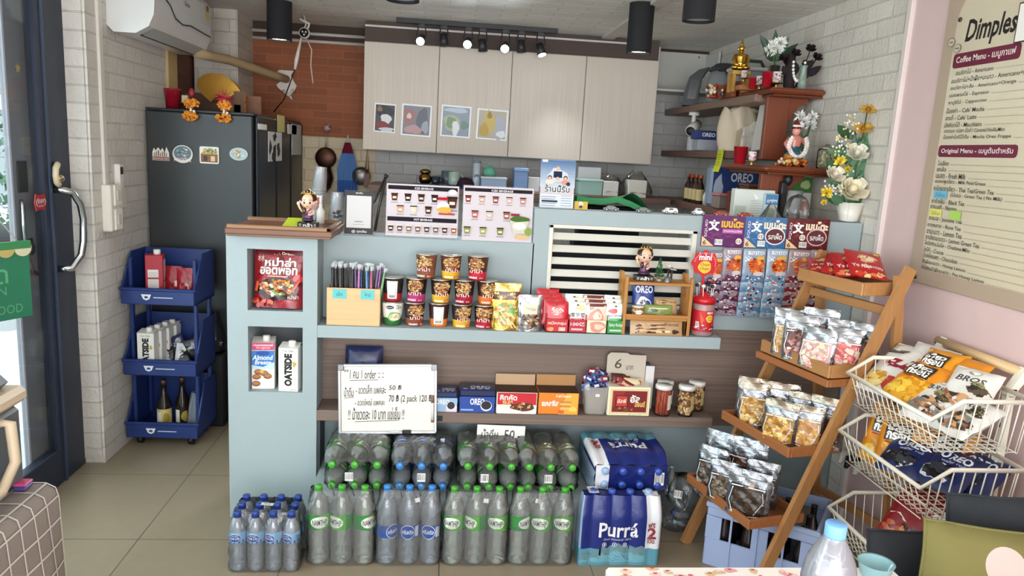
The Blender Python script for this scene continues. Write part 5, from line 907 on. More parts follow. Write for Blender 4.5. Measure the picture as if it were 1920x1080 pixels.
pts = [at(px, py, Y=3.45) for px, py in P0]; m.grid(lambda u, v: (lambda p, q, f_: (p.x+(q.x-p.x)*f_, 3.45+.25*v, max(p.z+(q.z-p.z)*f_-(.02*sin(u*9)+.03*v), 1.3)))(pts[min(int(u*6), 5)], pts[min(int(u*6), 5)+1], u*6-min(int(u*6), 5)), 24, 4, '#3f8a5c'); m.grid(lambda u, v: (pts[0].x+(pts[-1].x-pts[0].x)*u, 3.447, (pts[min(int(u*6), 5)].z+(pts[min(int(u*6), 5)+1].z-pts[min(int(u*6), 5)].z)*(u*6-min(int(u*6), 5)))-.028*v), 24, 2, '#4a9a68'); m.box(pts[0].x+.03, 3.5, 1.2, pts[-1].x-.06, 3.62, 1.37, '#1c1c20'); m.box(pts[0].x+.01, 3.5, .001, pts[-1].x-.04, 3.62, 1.205, '#2a2a2e')
single(m, 'machine_cover', 'green cloth covering a dark machine behind the toy cars', 'cover')
# ================================================================ back kitchen things
ZB = 1.345
def photo(px0, py0, px1, py1, lab, art):
    x, w, z, h = span(px0, py0, px1, py1, 5.097); m = MB('gloss'); m.box(-w/2, 0, 0, w/2, .002, h, '#e4e6e8'); a = Art(m, front(0)); art(a, w, h); single(m, 'photo_print', lab, 'photo', (x, 5.0965, z), 0, 'photo prints on the beige cabinet doors', (0, rad(1.5), 0))
def ph(c, items):
    def f(a, w, h):
        a.rect(-w*.45, h*.04, w*.45, h*.95, c)
        for u, v, ru, rv, cc in items: a.disc(u*w, v*h, ru*w, rv*h, cc, 14, .12)
    return f
photo(701, 194, 741, 248, 'leftmost small photo print, dark table scene', ph('#4a4648', [(0, .72, .4, .2, '#2c2a30'), (.05, .45, .25, .2, '#e4e4e8'), (-.1, .25, .35, .12, '#8a2f2c'), (.1, .1, .35, .08, '#d4d4d8'), (-.25, .8, .12, .1, '#8a6a54')])); photo(752, 196, 808, 255, 'second photo print of pink doughnut and grey scene', ph('#8c8a92', [(-.25, .62, .2, .24, '#b07a78'), (-.25, .62, .08, .09, '#e0d0cc'), (.2, .5, .2, .4, '#6c727c'), (-.1, .2, .3, .14, '#c8a0a0'), (.3, .3, .12, .2, '#a8aeb8')]))
photo(826, 198, 882, 257, 'third photo print of a pale green drink', ph('#9aa6b4', [(-.15, .45, .26, .26, '#b8c09a'), (-.15, .45, .18, .18, '#8aa084'), (.0, .28, .12, .25, '#eef0f2'), (.3, .4, .14, .14, '#7c9a92'), (0, .85, .4, .08, '#c4d0dc')])); photo(893, 205, 951, 262, 'rightmost photo print of yellow bananas', ph('#c0b8a8', [(-.1, .55, .2, .38, '#d8bc6c'), (-.25, .3, .16, .22, '#c8a850'), (.25, .4, .18, .4, '#b8bcc8'), (.3, .2, .15, .12, '#eef0f4'), (-.1, .8, .08, .12, '#a88c48')]))
def on(px, y_, z, name, lab, cat): return thing(name, lab, cat, (at(px, 340, Y=y_).x, y_, z))
def lathe1(t, nm, prof, col, mat='gloss', n=20): m = MB(mat); m.lathe(prof, col, n=n); return m.build(nm, t)
m = MB('fabric'); m.grid(lambda u, v: (.42*u, .16*v, .012+.004*sin(u*22+v*6)), 20, 6, '#2f4a8c'); m.grid(lambda u, v: (.42*u, -.001, .012*v+.003*sin(u*22)*v-.012*(1-v)), 20, 2, '#2f4a8c'); single(m, 'dish_cloth', 'blue cloth spread on the back shelf under the mugs', 'cloth', (at(770, 345, Y=5.02).x, 5.012, ZB+.001))
t = on(797, 5.1, ZB+.02, 'brass_jar', 'brass jar with rounded lid standing on the blue cloth', 'jar'); lathe1(t, 'jar_body', [(.03, 0), (.042, .02), (.044, .045), (.028, .062), (.024, .07)], '#8a6a3a', 'gold'); lathe1(t, 'jar_lid', [(.036, .07), (.038, .08), (.03, .09), (.012, .097)], '#a88848', 'gold')
for px, c, h, r, lb, hd in ((817, '#2c3444', .05, .03, 'dark mug on the blue cloth beside the brass jar', 1), (838, '#5a6a70', .09, .04, 'dark glass mug on the back shelf', 1), (851, '#b4c8bc', .088, .038, 'pale green glass mug on back shelf', 1), (893, '#c8d4dc', .155, .026, 'tall pale tumbler with dark lettering on the back shelf', 0)):
    t = on(px, 5.1+(.06 if px == 838 else 0), ZB+.02, 'mug' if hd else 'tumbler', lb, 'mug'); lathe1(t, 'cup_body', [(r*.85, 0), (r, .01), (r, h), (r*.9, h), (r*.85, .02)], c, 'gloss')
    if hd: m = MB('gloss'); m.tube([(r, 0, h*.8), (r+.022, 0, h*.7), (r+.024, 0, h*.4), (r, 0, h*.2)], .005, c); m.build('mug_handle', t)
    else: m = MB('gloss'); Art(m, wrapfn(r+.001)).text('OPPO', -.02, .06, .02, .08, '#2c3a7c', .03); m.build('lettering', t); lathe1(t, 'lid', [(r*1.05, h), (r*1.05, h+.012), (r*.8, h+.016)], '#8c98a4')
t = on(872, 5.1, ZB+.015, 'cap_hat', 'dark maroon cap lying on the back shelf', 'cap'); m = MB('fabric'); m.ball((0, 0, .005), (.07, .06, .055), '#3a2a34', n=16); m.build('crown', t); m = MB('fabric'); m.ball((.03, -.06, .004), (.05, .05, .006), '#4a2430'); m.build('brim', t); t.name = 'baseball_cap'
t = on(917, 5.1, ZB, 'drink_bottle', 'clear bottle with mint green lid and loop on the back shelf', 'bottle'); lathe1(t, 'bottle_body', [(.035, 0), (.038, .01), (.038, .1)], '#d4e4e0', 'plastic'); lathe1(t, 'lid', [(.042, .1), (.042, .125), (.03, .145), (.012, .15)], '#6cc0a0', 'satin'); m = MB('satin'); m.tube([(-.02, 0, .145), (-.015, 0, .165), (0, 0, .175), (.015, 0, .165), (.02, 0, .145)], .005, '#6cc0a0'); m.build('loop', t)
def bxs(px0, py0, px1, py1, Y, d, col, lab, name, cat, z, art=None, lidc=None, mat='satin', group=None):
    x, w, _, h = span(px0, py0, px1, py1, Y); h = max(at((px0+px1)/2, py0, Y=Y).z-z, .012); t = thing(name, lab, cat, (x, Y+d/2, z), 0, group); m, f = carton(w, d, h*(.86 if lidc else 1), col, .004, mat)
    if art: art(Art(m, f), w, h)
    m.build('box_body', t)
    if lidc: m = MB('satin'); m.box(-w/2-.004, -d/2-.004, h*.86, w/2+.004, d/2+.004, h, lidc, b=.003); m.build('lid', t)
    return t
bxs(902, 332, 950, 352, 5.02, .16, '#9cb4d4', 'long pale blue box with white tray on top, back shelf', 'storage_box', 'box', ZB, None, '#e8ecf0'); bxs(964, 315, 990, 355, 5.03, .12, '#7c9ccc', 'upright light blue container on the back shelf', 'storage_box', 'box', ZB, None, '#8cacd8')
bxs(990, 332, 1012, 355, 5.1, .12, '#e0e0e0', 'stack of white papers beside the blue container', 'paper_stack', 'papers', ZB); bxs(1086, 336, 1130, 362, 5.02, .15, '#9fc4bc', 'mint green rice container on the back shelf', 'storage_box', 'container', ZB, None, '#b4d4cc')
t = bxs(1084, 313, 1128, 324, 5.2, .2, '#dfe2e2', 'white tray with black griddle above the mint container', 'griddle_tray', 'tray', ZB+.10); m = MB('satin'); m.ball((0, 0, .045), (.085, .09, .012), '#1d1d20', n=16); m.build('griddle', t); m = MB('satin'); m.box(-.08, -.09, -.1, .08, .09, 0, '#9aa4a6'); m.build('riser', t)
bxs(1131, 340, 1160, 363, 5.02, .14, '#e2e0da', 'white carton wrapped in clear plastic, left of two', 'carton', 'carton', ZB); bxs(1178, 338, 1213, 364, 5.02, .14, '#e4e0d4', 'white carton wrapped in clear plastic, right of two', 'carton', 'carton', ZB)
for px, w_, h_, lb in ((1146, .1, .12, 'crumpled clear plastic bag over the left white carton'), (1192, .12, .15, 'crumpled clear plastic bag over the right white carton')):
    m = MB('film'); m.grid(lambda u, v: ((w_+.015*sin(u*31))*cos(2*pi*u)*(1-.75*v**1.5), (.09+.01*sin(u*23))*sin(2*pi*u)*(1-.75*v**1.5), .02+h_*v+.01*sin(u*19)), 28, 8, '#e4e2de', wrap=True); single(m, 'plastic_bag', lb, 'bag', (at(px, 350, Y=5.1).x, 5.1, ZB), 0, 'clear bags on the back shelf')
# hanging tools at the left of the cabinets
yb = 5.47
def hangp(px, py): return at(px, py, Y=yb)
t = thing('frying_pan', 'dark brown round pan hanging on the back wall left of cabinets', 'pan', hangp(612, 296)); m = MB('steel'); m.ball((0, -.03, 0), (.075, .022, .075), '#4a3228', n=20); m.tube([(0, -.03, -.06), (.01, -.03, -.14), (.0, -.03, -.2), (-.01, -.03, -.24)], [.035, .045, .038, .016], '#3c2820', n=10); m.build('pan_body', t); m = MB('steel'); m.cyl((0, -.02, .07), (0, -.01, .19), .004, '#d8d4cc', n=6); m.build('hanging_rod', t)
t = thing('wall_hook', 'flower shaped pink hook holding the dark hanging pan', 'hook', hangp(612, 240)); m = MB('satin'); m.ball((0, .02, 0), (.03, .008, .035), '#b08a84', n=10); [m.ball((.024*cos(b), .015, .024*sin(b)), .012, '#8a5a54', n=6, m=4) for b in (.5, 1.7, 2.9, 4.1, 5.3)]; m.build('hook_plate', t)
t = thing('hand_towel', 'blue hanging cloth with maroon top on the back wall', 'towel', hangp(653, 262)); m = MB('fabric'); m.grid(lambda u, v: ((.02+.05*min(1, v*2.2))*(2*u-1), -.03-.012*sin(u*20)*v, -.02-.38*v), 24, 10, lambda u, v: '#6f1f34' if v < .2 else ('#5c86c4' if v < .72 else '#3c64ac')); m.build('cloth', t); m = MB('satin'); m.tube([(0, -.02, -.02), (0, -.015, .03)], .006, '#d8ccc0'); m.build('hanging_loop', t)
t = thing('sieve', 'small dark sieve with leather strap at the cabinet edge', 'sieve', hangp(678, 330)); m = MB('steel'); m.tube([(.06*cos(b), -.03, .06*sin(b)) for b in [2*pi*i/20 for i in range(20)]], .006, '#3c3836', closed=True); m.ball((0, -.02, 0), (.055, .02, .055), '#8a8682', n=16); m.build('sieve_bowl', t); m = MB('wood_z'); m.box(.02, -.04, -.08, .06, -.032, .02, '#6a4030'); m.tube([(.03, -.035, .02), (.04, -.03, .2), (.055, -.035, .02)], .005, '#8a6048'); m.build('handle', t)
t = thing('tongs', 'dark metal kitchen tongs leaning beside the drinks menu', 'tongs', (at(706, 395, Y=3.33).x, 3.33, ZC+.01)); m = MB('steel'); p1 = at(724, 330, Y=3.33); q = (p1.x-t.location.x, 0, p1.z-t.location.z); m.tube([(-.005, 0, .0), (.01, 0, .1), q], .006, '#4c4a48'); m.tube([(-.055, 0, .06), (-.01, 0, .13), q], .005, '#3c3a38'); m.ball(q, .01, '#3a3838'); m.build('tong_arms', t)
# power strip hanging from the ceiling, cable
p = at(571, 62, Y=5.1); t = thing('round_socket', 'black and white round socket hanging under the ceiling with cables', 'socket', (p.x, 5.1, p.z)); m = MB('satin'); m.cyl((0, .012, 0), (0, -.012, 0), .034, '#f0ede4', n=24); m.cyl((0, -.012, 0), (0, -.016, 0), .028, '#1c1a1c', n=24); [m.cyl((.012*cos(b), -.016, .012*sin(b)), (.012*cos(b), -.018, .012*sin(b)), .006, '#e8e4dc', n=10) for b in (.5, 2.6, 4.7)]; m.build('socket_body', t)
m = MB('satin'); m.tube([(-.03, 0, .085), (0, 0, .07), (.03, .0, .06), (.02, 0, .03)], .008, '#e8e4da'); m.tube([(0, 0, .03), (.01, 0, .06), (-.005, 0, .11)], .005, '#e8e4da'); m.build('mounting_cord', t)
m = MB('satin'); m.tube([(-.02, 0, -.03), (-.05, 0, -.17), (-.06, 0, -.23)], [.006, .014, .008], '#e8e2d8'); m.build('plug', t); m = MB('satin'); m.tube([(.01, 0, -.03), (.045, 0, -.1), (.04, 0, -.2), (.055, 0, -.31)], .004, '#d8c8b8'); m.build('pull_cord', t)
m = MB('satin'); a0 = (p.x-.06, 5.1, p.z-.23); e0 = at(513, 210, Y=5.25); m.tube([a0, (p.x-.1, 5.12, p.z-.33), (p.x-.14, 5.15, p.z-.42), tuple(e0)], .004, '#3a1c16'); single(m, 'electric_cable', 'dark cord running from the hanging socket down to the fridge', 'cord')
# ceiling track and lamps
p0 = at(743, 32, Z=2.4); p1 = at(1045, 55, Z=2.4); yt = 4.97
t = thing('track_light', 'black ceiling track with six small spotlights, three of them lit', 'track light', (0, yt, 2.4)); m = MB('satin'); m.box(p0.x, -.017, -.03, p1.x, .017, 0, '#26262a', b=.002); m.build('track', t)
HD = [(790, 72, 1), (832, 72, 0), (878, 78, 1), (905, 82, 0), (948, 86, 1), (978, 84, 0), (1014, 90, 2)]
for px, py, k in HD:
    q = at(px, py, Y=yt-.04); m = MB('satin'); x_ = q.x; z_ = q.z-2.4
    m.box(x_-.02, -.012, -.05, x_+.02, .012, -.03, '#2a2a2e'); m.tube([(x_-.022, 0, -.05), (x_-.03, -.01, z_+.02)], .004, '#222226'); m.tube([(x_+.022, 0, -.05), (x_+.03, -.01, z_+.02)], .004, '#222226')
    d_ = Vector((-.1, -.75, -.4)).normalized() if k == 1 else Vector((.25, -.3, -.9)).normalized() if k == 2 else Vector((.1, -.1, -.95)).normalized(); c = Vector((x_, -.02, z_)); m.cyl(c-d_*.03, c+d_*.045, .022, '#26262a', n=16, r1=.031); h_ = m.build('spotlight_head', t)
    if k: m = MB('lamp'); m.cyl(c+d_*.044, c+d_*.0465, .026, '#dfeeff', 'lamp', n=18); m.build('lamp_lens', h_); l = light('track_spot', 'SPOT', (x_+d_.x*.05, yt-.02+d_.y*.05, q.z+d_.z*.05), 48, (.86, .93, 1), tuple(d_.to_track_quat('-Z', 'Y').to_euler()), spot_size=rad(95), spot_blend=.8, shadow_soft_size=.03)
def downlight(loc, L, r, lit, lab):
    t = thing('ceiling_downlight', lab, 'ceiling lamp', loc, 0, 'black cylinder ceiling lamps'); m = MB('matte'); m.lathe([(r, -L), (r, 0)], '#232326', n=32, caps=False); m.lathe([(r*.99, 0), (.001, 0)], '#232326', n=32, caps=False); m.lathe([(r, -L), (r*.9, -L), (r*.88, -L+.03)], '#2a2a2d', n=32, caps=False); m.build('housing', t)
    m = MB('lamp' if lit else 'gloss'); m.lathe([(r*.88, -L+.012), (.001, -L+.013)], '#ffe6c4' if lit else '#c8ccd0', n=28, caps=False); m.build('lamp_lens', t)
    if lit: light('downlight_spot', 'SPOT', (loc[0], loc[1], loc[2]-L-.01), 16, (1, .78, .52), (0, 0, 0), spot_size=rad(110), spot_blend=.7, shadow_soft_size=.05)
q = at(524, 76, Y=4.7); downlight((q.x, 4.7, 2.4), 2.4-q.z, .072, 1, 'lit black ceiling lamp above the fridge at left'); q = at(1197, 100, Y=4.0); downlight((q.x, 4.0, 2.4), 2.4-q.z, .065, 1, 'lit black ceiling lamp in front of the right wall cabinets')
q = at(1309, 40, Y=3.35); downlight((q.x, 3.35, 2.4), 2.4-q.z, .071, 0, 'unlit black ceiling lamp nearest at the top right'); q = at(755, 2, Y=3.35); downlight((q.x, 3.35, 2.4), 2.4-q.z, .071, 0, 'unlit ceiling lamp cut off by the top edge of photo')
# ---- things on the fridge top
zf = 1.736
t = thing('candle_glass', 'red glass candle cup on the fridge top at left', 'candle cup', (at(324, 207, Y=4.3).x, 4.3, zf)); lathe1(t, 'glass_cup', [(.033, 0), (.044, .105), (.046, .107), (.043, .1), (.03, .01)], '#8c1428')
for px, lb in ((358, 'orange marigold garland over the fridge edge at left'), (420, 'orange marigold garland over the fridge edge at right')):
    t = thing('marigold_garland', lb, 'garland', (at(px, 215, Y=4.185).x, 4.185, zf), 0, 'garlands on the fridge'); 
    for z_, x_ in ((.03, .01), (-.035, 0)):
        m = MB('matte'); 
        for i in range(50): b = R.random()*6.28; q = math.sqrt(R.random()); m.ball((x_+.038*q*cos(b), -.012-.012*(1-q), z_+.024*q*sin(b)), .0075, R.choice(['#d8882c', '#e09a3c', '#c4701f']), n=6, m=4)
        m.build('marigold', t)
    m = MB('matte'); m.tube([(0.008, -.012, .03), (.0, -.012, -.03)], .006, '#f0ece0'); m.ball((.02, -.014, -.01), .008, '#f2eee4', n=8, m=6); m.build('white_string', t)
t = thing('ribbon_bow', 'shiny red ribbon star above the right garland on the fridge', 'bow', (at(421, 183, Y=4.22).x, 4.22, zf+.07)); m = MB('gloss')
for i in range(12): b = i*.524+.2; m.add([(0, -.012, 0), (.024*cos(b-.25), -.02, .024*sin(b-.25)), (.055*cos(b), -.006, .055*sin(b)), (.024*cos(b+.25), -.004, .024*sin(b+.25))], [(0, 1, 2, 3)], ['#c8344c', '#e0566c', '#a82438'][i % 3])
m.tube([(0, -.01, -.01), (.01, 0, -.07)], .003, '#e4c8cc'); m.build('ribbon_loops', t)
t = thing('incense_cup', 'small gold cup with red flower on fridge beside left garland', 'cup', (at(350, 205, Y=4.28).x, 4.28, zf)); lathe1(t, 'cup_body', [(.02, 0), (.008, .012), (.034, .03), (.036, .034)], '#b49a6c', 'gold'); m = MB('satin'); m.box(-.02, -.02, .034, .012, .01, .075, '#c8b08c', b=.003); m.ball((.028, 0, .09), (.016, .014, .026), '#9c1f2c', n=8); m.build('flower', t)
p = at(415, 172, Y=4.9)
oc = [(370, 160), (372, 150), (382, 141), (398, 137), (415, 139), (432, 148), (446, 162), (456, 178), (460, 192), (455, 203), (450, 207), (448, 186), (440, 178), (430, 182), (415, 180), (404, 184), (397, 192), (388, 184), (377, 174)]
m = MB('gold'); pts = [(at(x_, y_, Y=4.75).x-p.x, at(x_, y_, Y=4.75).z-zf) for x_, y_ in oc][::-1]; m.prism(pts, -.015, .015, '#a67a36', 'gold'); cx_ = sum(a_ for a_, _ in pts)/len(pts)
m.box(pts[8][0]-.03, -.02, 0, pts[8][0]+.03, .02, .14, '#6a4a2c', 'wood_z'); m.box(.1, -.02, 0, .16, .02, .06, '#6a4a2c', 'wood_z'); single(m, 'gold_ornament', 'mirror gold leaf shaped ornament standing on the fridge', 'ornament', (p.x, 4.75, zf))
m = MB('wood_x'); m.box(-.3, 0, 0, .22, .02, .12, '#5c3c2a', b=.003); single(m, 'wooden_board', 'dark wooden board lying upright behind the garlands on the fridge', 'board', (at(420, 200, Y=4.82).x, 4.82, zf))
# ---- yellow sticky note etc on the right wall shelves come with the altar
# ================================================================ altar shelves on the right wall
MH = '#7c3c22'
def altar(z, x0, y0, y1, lab, post):
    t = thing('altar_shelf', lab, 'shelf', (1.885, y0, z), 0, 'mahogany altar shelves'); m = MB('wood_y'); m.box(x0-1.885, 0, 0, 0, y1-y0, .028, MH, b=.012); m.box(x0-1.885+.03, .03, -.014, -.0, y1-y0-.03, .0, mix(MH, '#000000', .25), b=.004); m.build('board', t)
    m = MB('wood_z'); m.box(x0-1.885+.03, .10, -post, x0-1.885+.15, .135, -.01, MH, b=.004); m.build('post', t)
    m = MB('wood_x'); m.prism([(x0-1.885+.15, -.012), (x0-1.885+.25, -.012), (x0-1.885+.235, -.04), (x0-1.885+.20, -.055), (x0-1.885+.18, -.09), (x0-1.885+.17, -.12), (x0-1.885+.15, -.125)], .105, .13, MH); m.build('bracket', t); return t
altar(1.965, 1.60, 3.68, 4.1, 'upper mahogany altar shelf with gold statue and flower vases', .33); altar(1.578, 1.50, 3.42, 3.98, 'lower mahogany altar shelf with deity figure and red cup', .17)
ZA, ZL2, ZT, ZM, ZLo = 1.993, 1.606, 1.973, 1.678, 1.343
def spot(px, py, Y): return at(px, py, Y=Y).x
def redcup(px, Y, z, r, h, lab): t = thing('red_cup', lab, 'cup', (spot(px, 160, Y), Y, z), 0, 'red offering cups'); m = MB('gloss'); m.lathe([(r*.8, 0), (r, h), (r*1.06, h), (r*.9, h-.005), (r*.7, .01)], '#a81424', n=20); m.build('cup', t)
def offcup(px, Y, z, s, lab): t = thing('offering_cup', lab, 'cup', (spot(px, 160, Y), Y, z), 0, 'floral offering cups'); m = MB('gold'); m.lathe([(.016*s, 0), (.006*s, .008*s), (.006*s, .014*s), (.034*s, .02*s), (.035*s, .023*s)], '#c8ac78', n=18); m.build('stand', t); m = MB('gloss'); m.lathe([(.018*s, .022*s), (.022*s, .07*s)], '#eadada', n=18); Art(m, lambda u, v, o: ((.0215*s+o)*sin(u/.02/s), -(.0215*s+o)*cos(u/.02/s), v)).crumbs(0, .045*s, .03*s, .02*s, ['#d8a0a8', '#8a6a70', '#c88a94', '#4a3a3c'], 26, .0045*s); m.build('floral_cup', t)
redcup(1437, 3.74, ZA, .026, .075, 'red cup in the middle of the upper altar shelf'); redcup(1412, 3.86, ZA, .025, .055, 'smaller red cup left on the upper altar shelf'); redcup(1402, 3.62, ZL2, .034, .085, 'red cup at the left end of the lower altar shelf')
offcup(1455, 3.73, ZA, 1.1, 'floral cup on gold stand beside the red cup, upper altar'); offcup(1424, 3.83, ZA, .9, 'small floral cup between the two red cups, upper altar'); offcup(1393, 4.0, ZA+.05, .8, 'floral cup raised in front of the gold statue'); offcup(1425, 3.55, ZL2, .9, 'floral cup on gold stand on the lower altar shelf')
# gold statue seated on a small table
t = thing('gold_statue', 'small gold seated statue on the upper altar shelf', 'statue', (spot(1387, 130, 4.08), 4.08, ZA+.115), rad(-12)); m = MB('gold'); G = '#d8ac4c'
m.ball((0, 0, .012), (.045, .032, .014), G, n=16); m.lathe([(.034, .012), (.024, .04), (.03, .07), (.028, .085), (.012, .094), (.011, .102)], G, n=18, sy=.7); m.ball((0, 0, .116), (.0165, .017, .021), G, n=16); m.lathe([(.012, .128), (.008, .138), (.005, .150), (.001, .168)], G, n=10)
for q in (-1, 1): m.tube([(q*.028, 0, .082), (q*.04, -.006, .055), (q*.03, -.022, .03), (q*.006, -.03, .024)], [.010, .009, .008, .006], G, n=8); m.ball((q*.028, -.012, .014), (.026, .02, .012), G, n=12); m.ball((q*.017, 0, .113), (.004, .004, .012), G, n=6, m=4)
m.build('statue_body', t)
t = thing('altar_stand', 'stepped gold and wood stand under the gold statue', 'stand', (spot(1385, 150, 4.08), 4.08, ZA)); m = MB('wood_x'); m.box(-.05, -.04, .09, .05, .04, .112, '#c8a04c', b=.004); m.build('stand_top', t)
for sx in (-1, 1):
    for sy in (-1, 1): m = MB('wood_z'); m.box(sx*.04-.008, sy*.03-.008, 0, sx*.04+.008, sy*.03+.008, .09, '#b98c40'); m.build('leg', t)
for i, (px, w, h, Y, lb) in enumerate(((1352, .075, .075, 4.35, 'left carved brown miniature altar table on the topmost shelf'), (1378, .07, .085, 4.2, 'right carved brown miniature altar table on the topmost shelf'))):
    t = thing('miniature_table', lb, 'altar table', (spot(px, 170, Y), Y, ZT+.001), 0, 'carved miniature altar tables'); m = MB('wood_x'); m.box(-w/2, -.06, h-.018, w/2, .06, h, '#8c4a2a', b=.004); m.box(-w/2+.008, -.05, h-.034, w/2-.008, .05, h-.018, '#7c3c20'); m.build('table_top', t)
    for sx in (-1, 1): m = MB('wood_z'); m.box(sx*(w/2-.014)-.011, -.052, 0, sx*(w/2-.014)+.011, .05, h-.034, '#8a4526', b=.003); m.build('leg', t)
m = MB('wood_x'); m.box(-.05, -.03, 0, .05, .03, .025, '#a8683c', b=.003); single(m, 'wooden_block', 'light brown wooden block before the red cups on altar', 'block', (spot(1398, 178, 3.95), 3.95, ZA))
t = thing('flower_dish', 'tiny dish of yellow and red flowers on the topmost shelf', 'flowers', (spot(1332, 186, 4.35), 4.32, ZT+.001)); m = MB('matte'); 
for i in range(30): m.ball((R.uniform(-.04, .05), R.uniform(-.03, .02), R.uniform(.01, .07)), R.uniform(.008, .014), R.choice(['#d8b45c', '#e0cc98', '#b0302c', '#2f3a6c', '#e8dcc0']), n=6, m=4)
m.build('flowers', t); lathe1(t, 'dish', [(.03, 0), (.04, .012)], '#8a2a24')
# flowers, leaves
def blossom(m, c, r, cols, n=30, d=Vector((0, 0, 1)), petal=.5):
    for i in range(n):
        v = Vector((R.gauss(0, 1), R.gauss(0, 1), R.gauss(.4, .8))).normalized(); s_ = v.cross(Vector((R.random(), R.random(), R.random()))).normalized(); a = Vector(c)+v*r*.15; b = Vector(c)+v*r*R.uniform(.7, 1.05); m.add([a, (a+b)/2+s_*r*petal*.3, b, (a+b)/2-s_*r*petal*.3], [(0, 1, 2, 3)], R.choice(cols))
def leaf(m, a, b, w, col):
    a = Vector(a); b = Vector(b); s_ = (b-a).cross(Vector((.3, 1, .2))).normalized()*w; q = (b-a).cross(s_).normalized()*w*.4; v = [a]
    for f_, k in ((.25, .8), (.5, 1), (.75, .7)): c = a+(b-a)*f_; v += [c+s_*k, c+q*k, c-s_*k]
    v.append(b); m.add(v, [(0, 1, 2), (0, 2, 3), (1, 4, 5, 2), (2, 5, 6, 3), (4, 7, 8, 5), (5, 8, 9, 6), (7, 10, 8), (8, 10, 9)], col, smooth=True)
def rose(m, c, r, col, col2, n=16):
    c = Vector(c); ax = Vector((R.uniform(-.25, .25), -.8, .6)).normalized(); e1 = ax.cross(Vector((1, 0, 0))).normalized(); e2 = ax.cross(e1); m.ball(c+ax*r*.2, (r*.3, r*.3, r*.34), col2, n=10, m=6)
    for k, np_ in ((.45, 3), (.68, 4), (.95, 5)):
        for i in range(np_):
            b0 = 2*pi*i/np_+k*3; tw = 2*pi/np_*.62
            def pf(u, v, k=k, b0=b0, tw=tw):
                b = b0+(u-.5)*2*tw*(.55+.45*sin(pi*min(v+.15, 1))); rad_ = r*k*(.35+.65*v**.7)+r*.10*max(0, v-.75)*4*k; hh = r*(.95-k*.62)*v-r*.35*(1-v)-r*.06*(2*u-1)**2*v
                return c+e1*rad_*cos(b)+e2*rad_*sin(b)+ax*hh
            m.grid(pf, 6, 5, mix(col, col2, R.random()*.5))
    return
    for i in range(n):
        b = i*2.4; k = .35+.65*i/n; o_ = Vector((cos(b), sin(b)-.25, .35-.5*k)).normalized(); p = c+o_*r*k*.55; s_ = o_.cross(Vector((0, 0, 1))).normalized()*r*.55; u_ = s_.cross(o_).normalized()*r*.6
        m.add([p-s_*.6-u_*.7, p+s_*.6-u_*.7, p+s_+u_*.35+o_*r*.12, p+u_*.75+o_*r*.22, p-s_+u_*.35+o_*r*.12], [(0, 1, 2, 3, 4)], mix(col, col2, R.random()*.6))
DG = ['#24402c', '#1c3424', '#2f5236']
x0 = spot(1452, 140, 3.84); t = thing('flower_vase', 'white chrysanthemums with dark leaves in black vase on upper altar', 'flower vase', (x0, 3.84, ZA)); lathe1(t, 'vase', [(.02, 0), (.022, .06), (.026, .12)], '#2c2422'); m = MB('satin')
for px, py in ((1420, 64), (1453, 55), (1500, 80), (1475, 70), (1430, 92)): p = at(px, py, Y=3.84); leaf(m, (0.0, 0, .14), (p.x-x0, R.uniform(-.03, .03), p.z-ZA), .02, R.choice(DG))
for i in range(8): m.tube([(0, 0, .1), (R.uniform(-.04, .03), R.uniform(-.02, .02), .22)], .0025, '#3f6a3c', n=4)
m.build('leaves', t); m = MB('satin')
for px, py in ((1448, 88), (1462, 82), (1455, 95), (1440, 95)): p = at(px, py, Y=3.83); blossom(m, (p.x-x0, -.02, p.z-ZA), .042, ['#f0f0ea', '#e4e6dc', '#f6f6f2'], 60)
m.build('blossoms', t)
x0 = spot(1490, 150, 3.76); t = thing('withered_roses', 'dark withered roses with white garland on the upper altar shelf', 'flowers', (x0, 3.76, ZA)); m = MB('matte')
for px, py in ((1492, 100), (1520, 92), (1532, 108), (1478, 118), (1512, 122), (1470, 110)): p = at(px, py, Y=3.76); m.tube([(0, 0, 0), ((p.x-x0)*.6, 0, (p.z-ZA)*.5), (p.x-x0, 0, p.z-ZA)], .003, '#2a2024', n=4); rose(m, (p.x-x0, 0, p.z-ZA), .026, '#2a161c', '#1c0f14', 10); leaf(m, ((p.x-x0)*.5, -.01, (p.z-ZA)*.4), ((p.x-x0)*1.2, -.02, (p.z-ZA)*.75), .02, '#241c20')
m.ball((-.03, 0, .07), (.03, .03, .11), '#2a2024', n=10); m.build('roses', t); m = MB('satin')
for i in range(16): b = pi*i/15; m.ball((.0+.03*cos(b), -.03, .13-.09*sin(b)), .008, '#f0ece0', n=6, m=4)
m.build('white_garland', t)
t = thing('glass_vase', 'narrow pale glass vase at the right of the upper altar', 'vase', (spot(1503, 150, 3.73), 3.72, ZA)); lathe1(t, 'vase_body', [(.024, 0), (.02, .04), (.015, .1), (.02, .115)], '#c4d8cc', 'plastic')
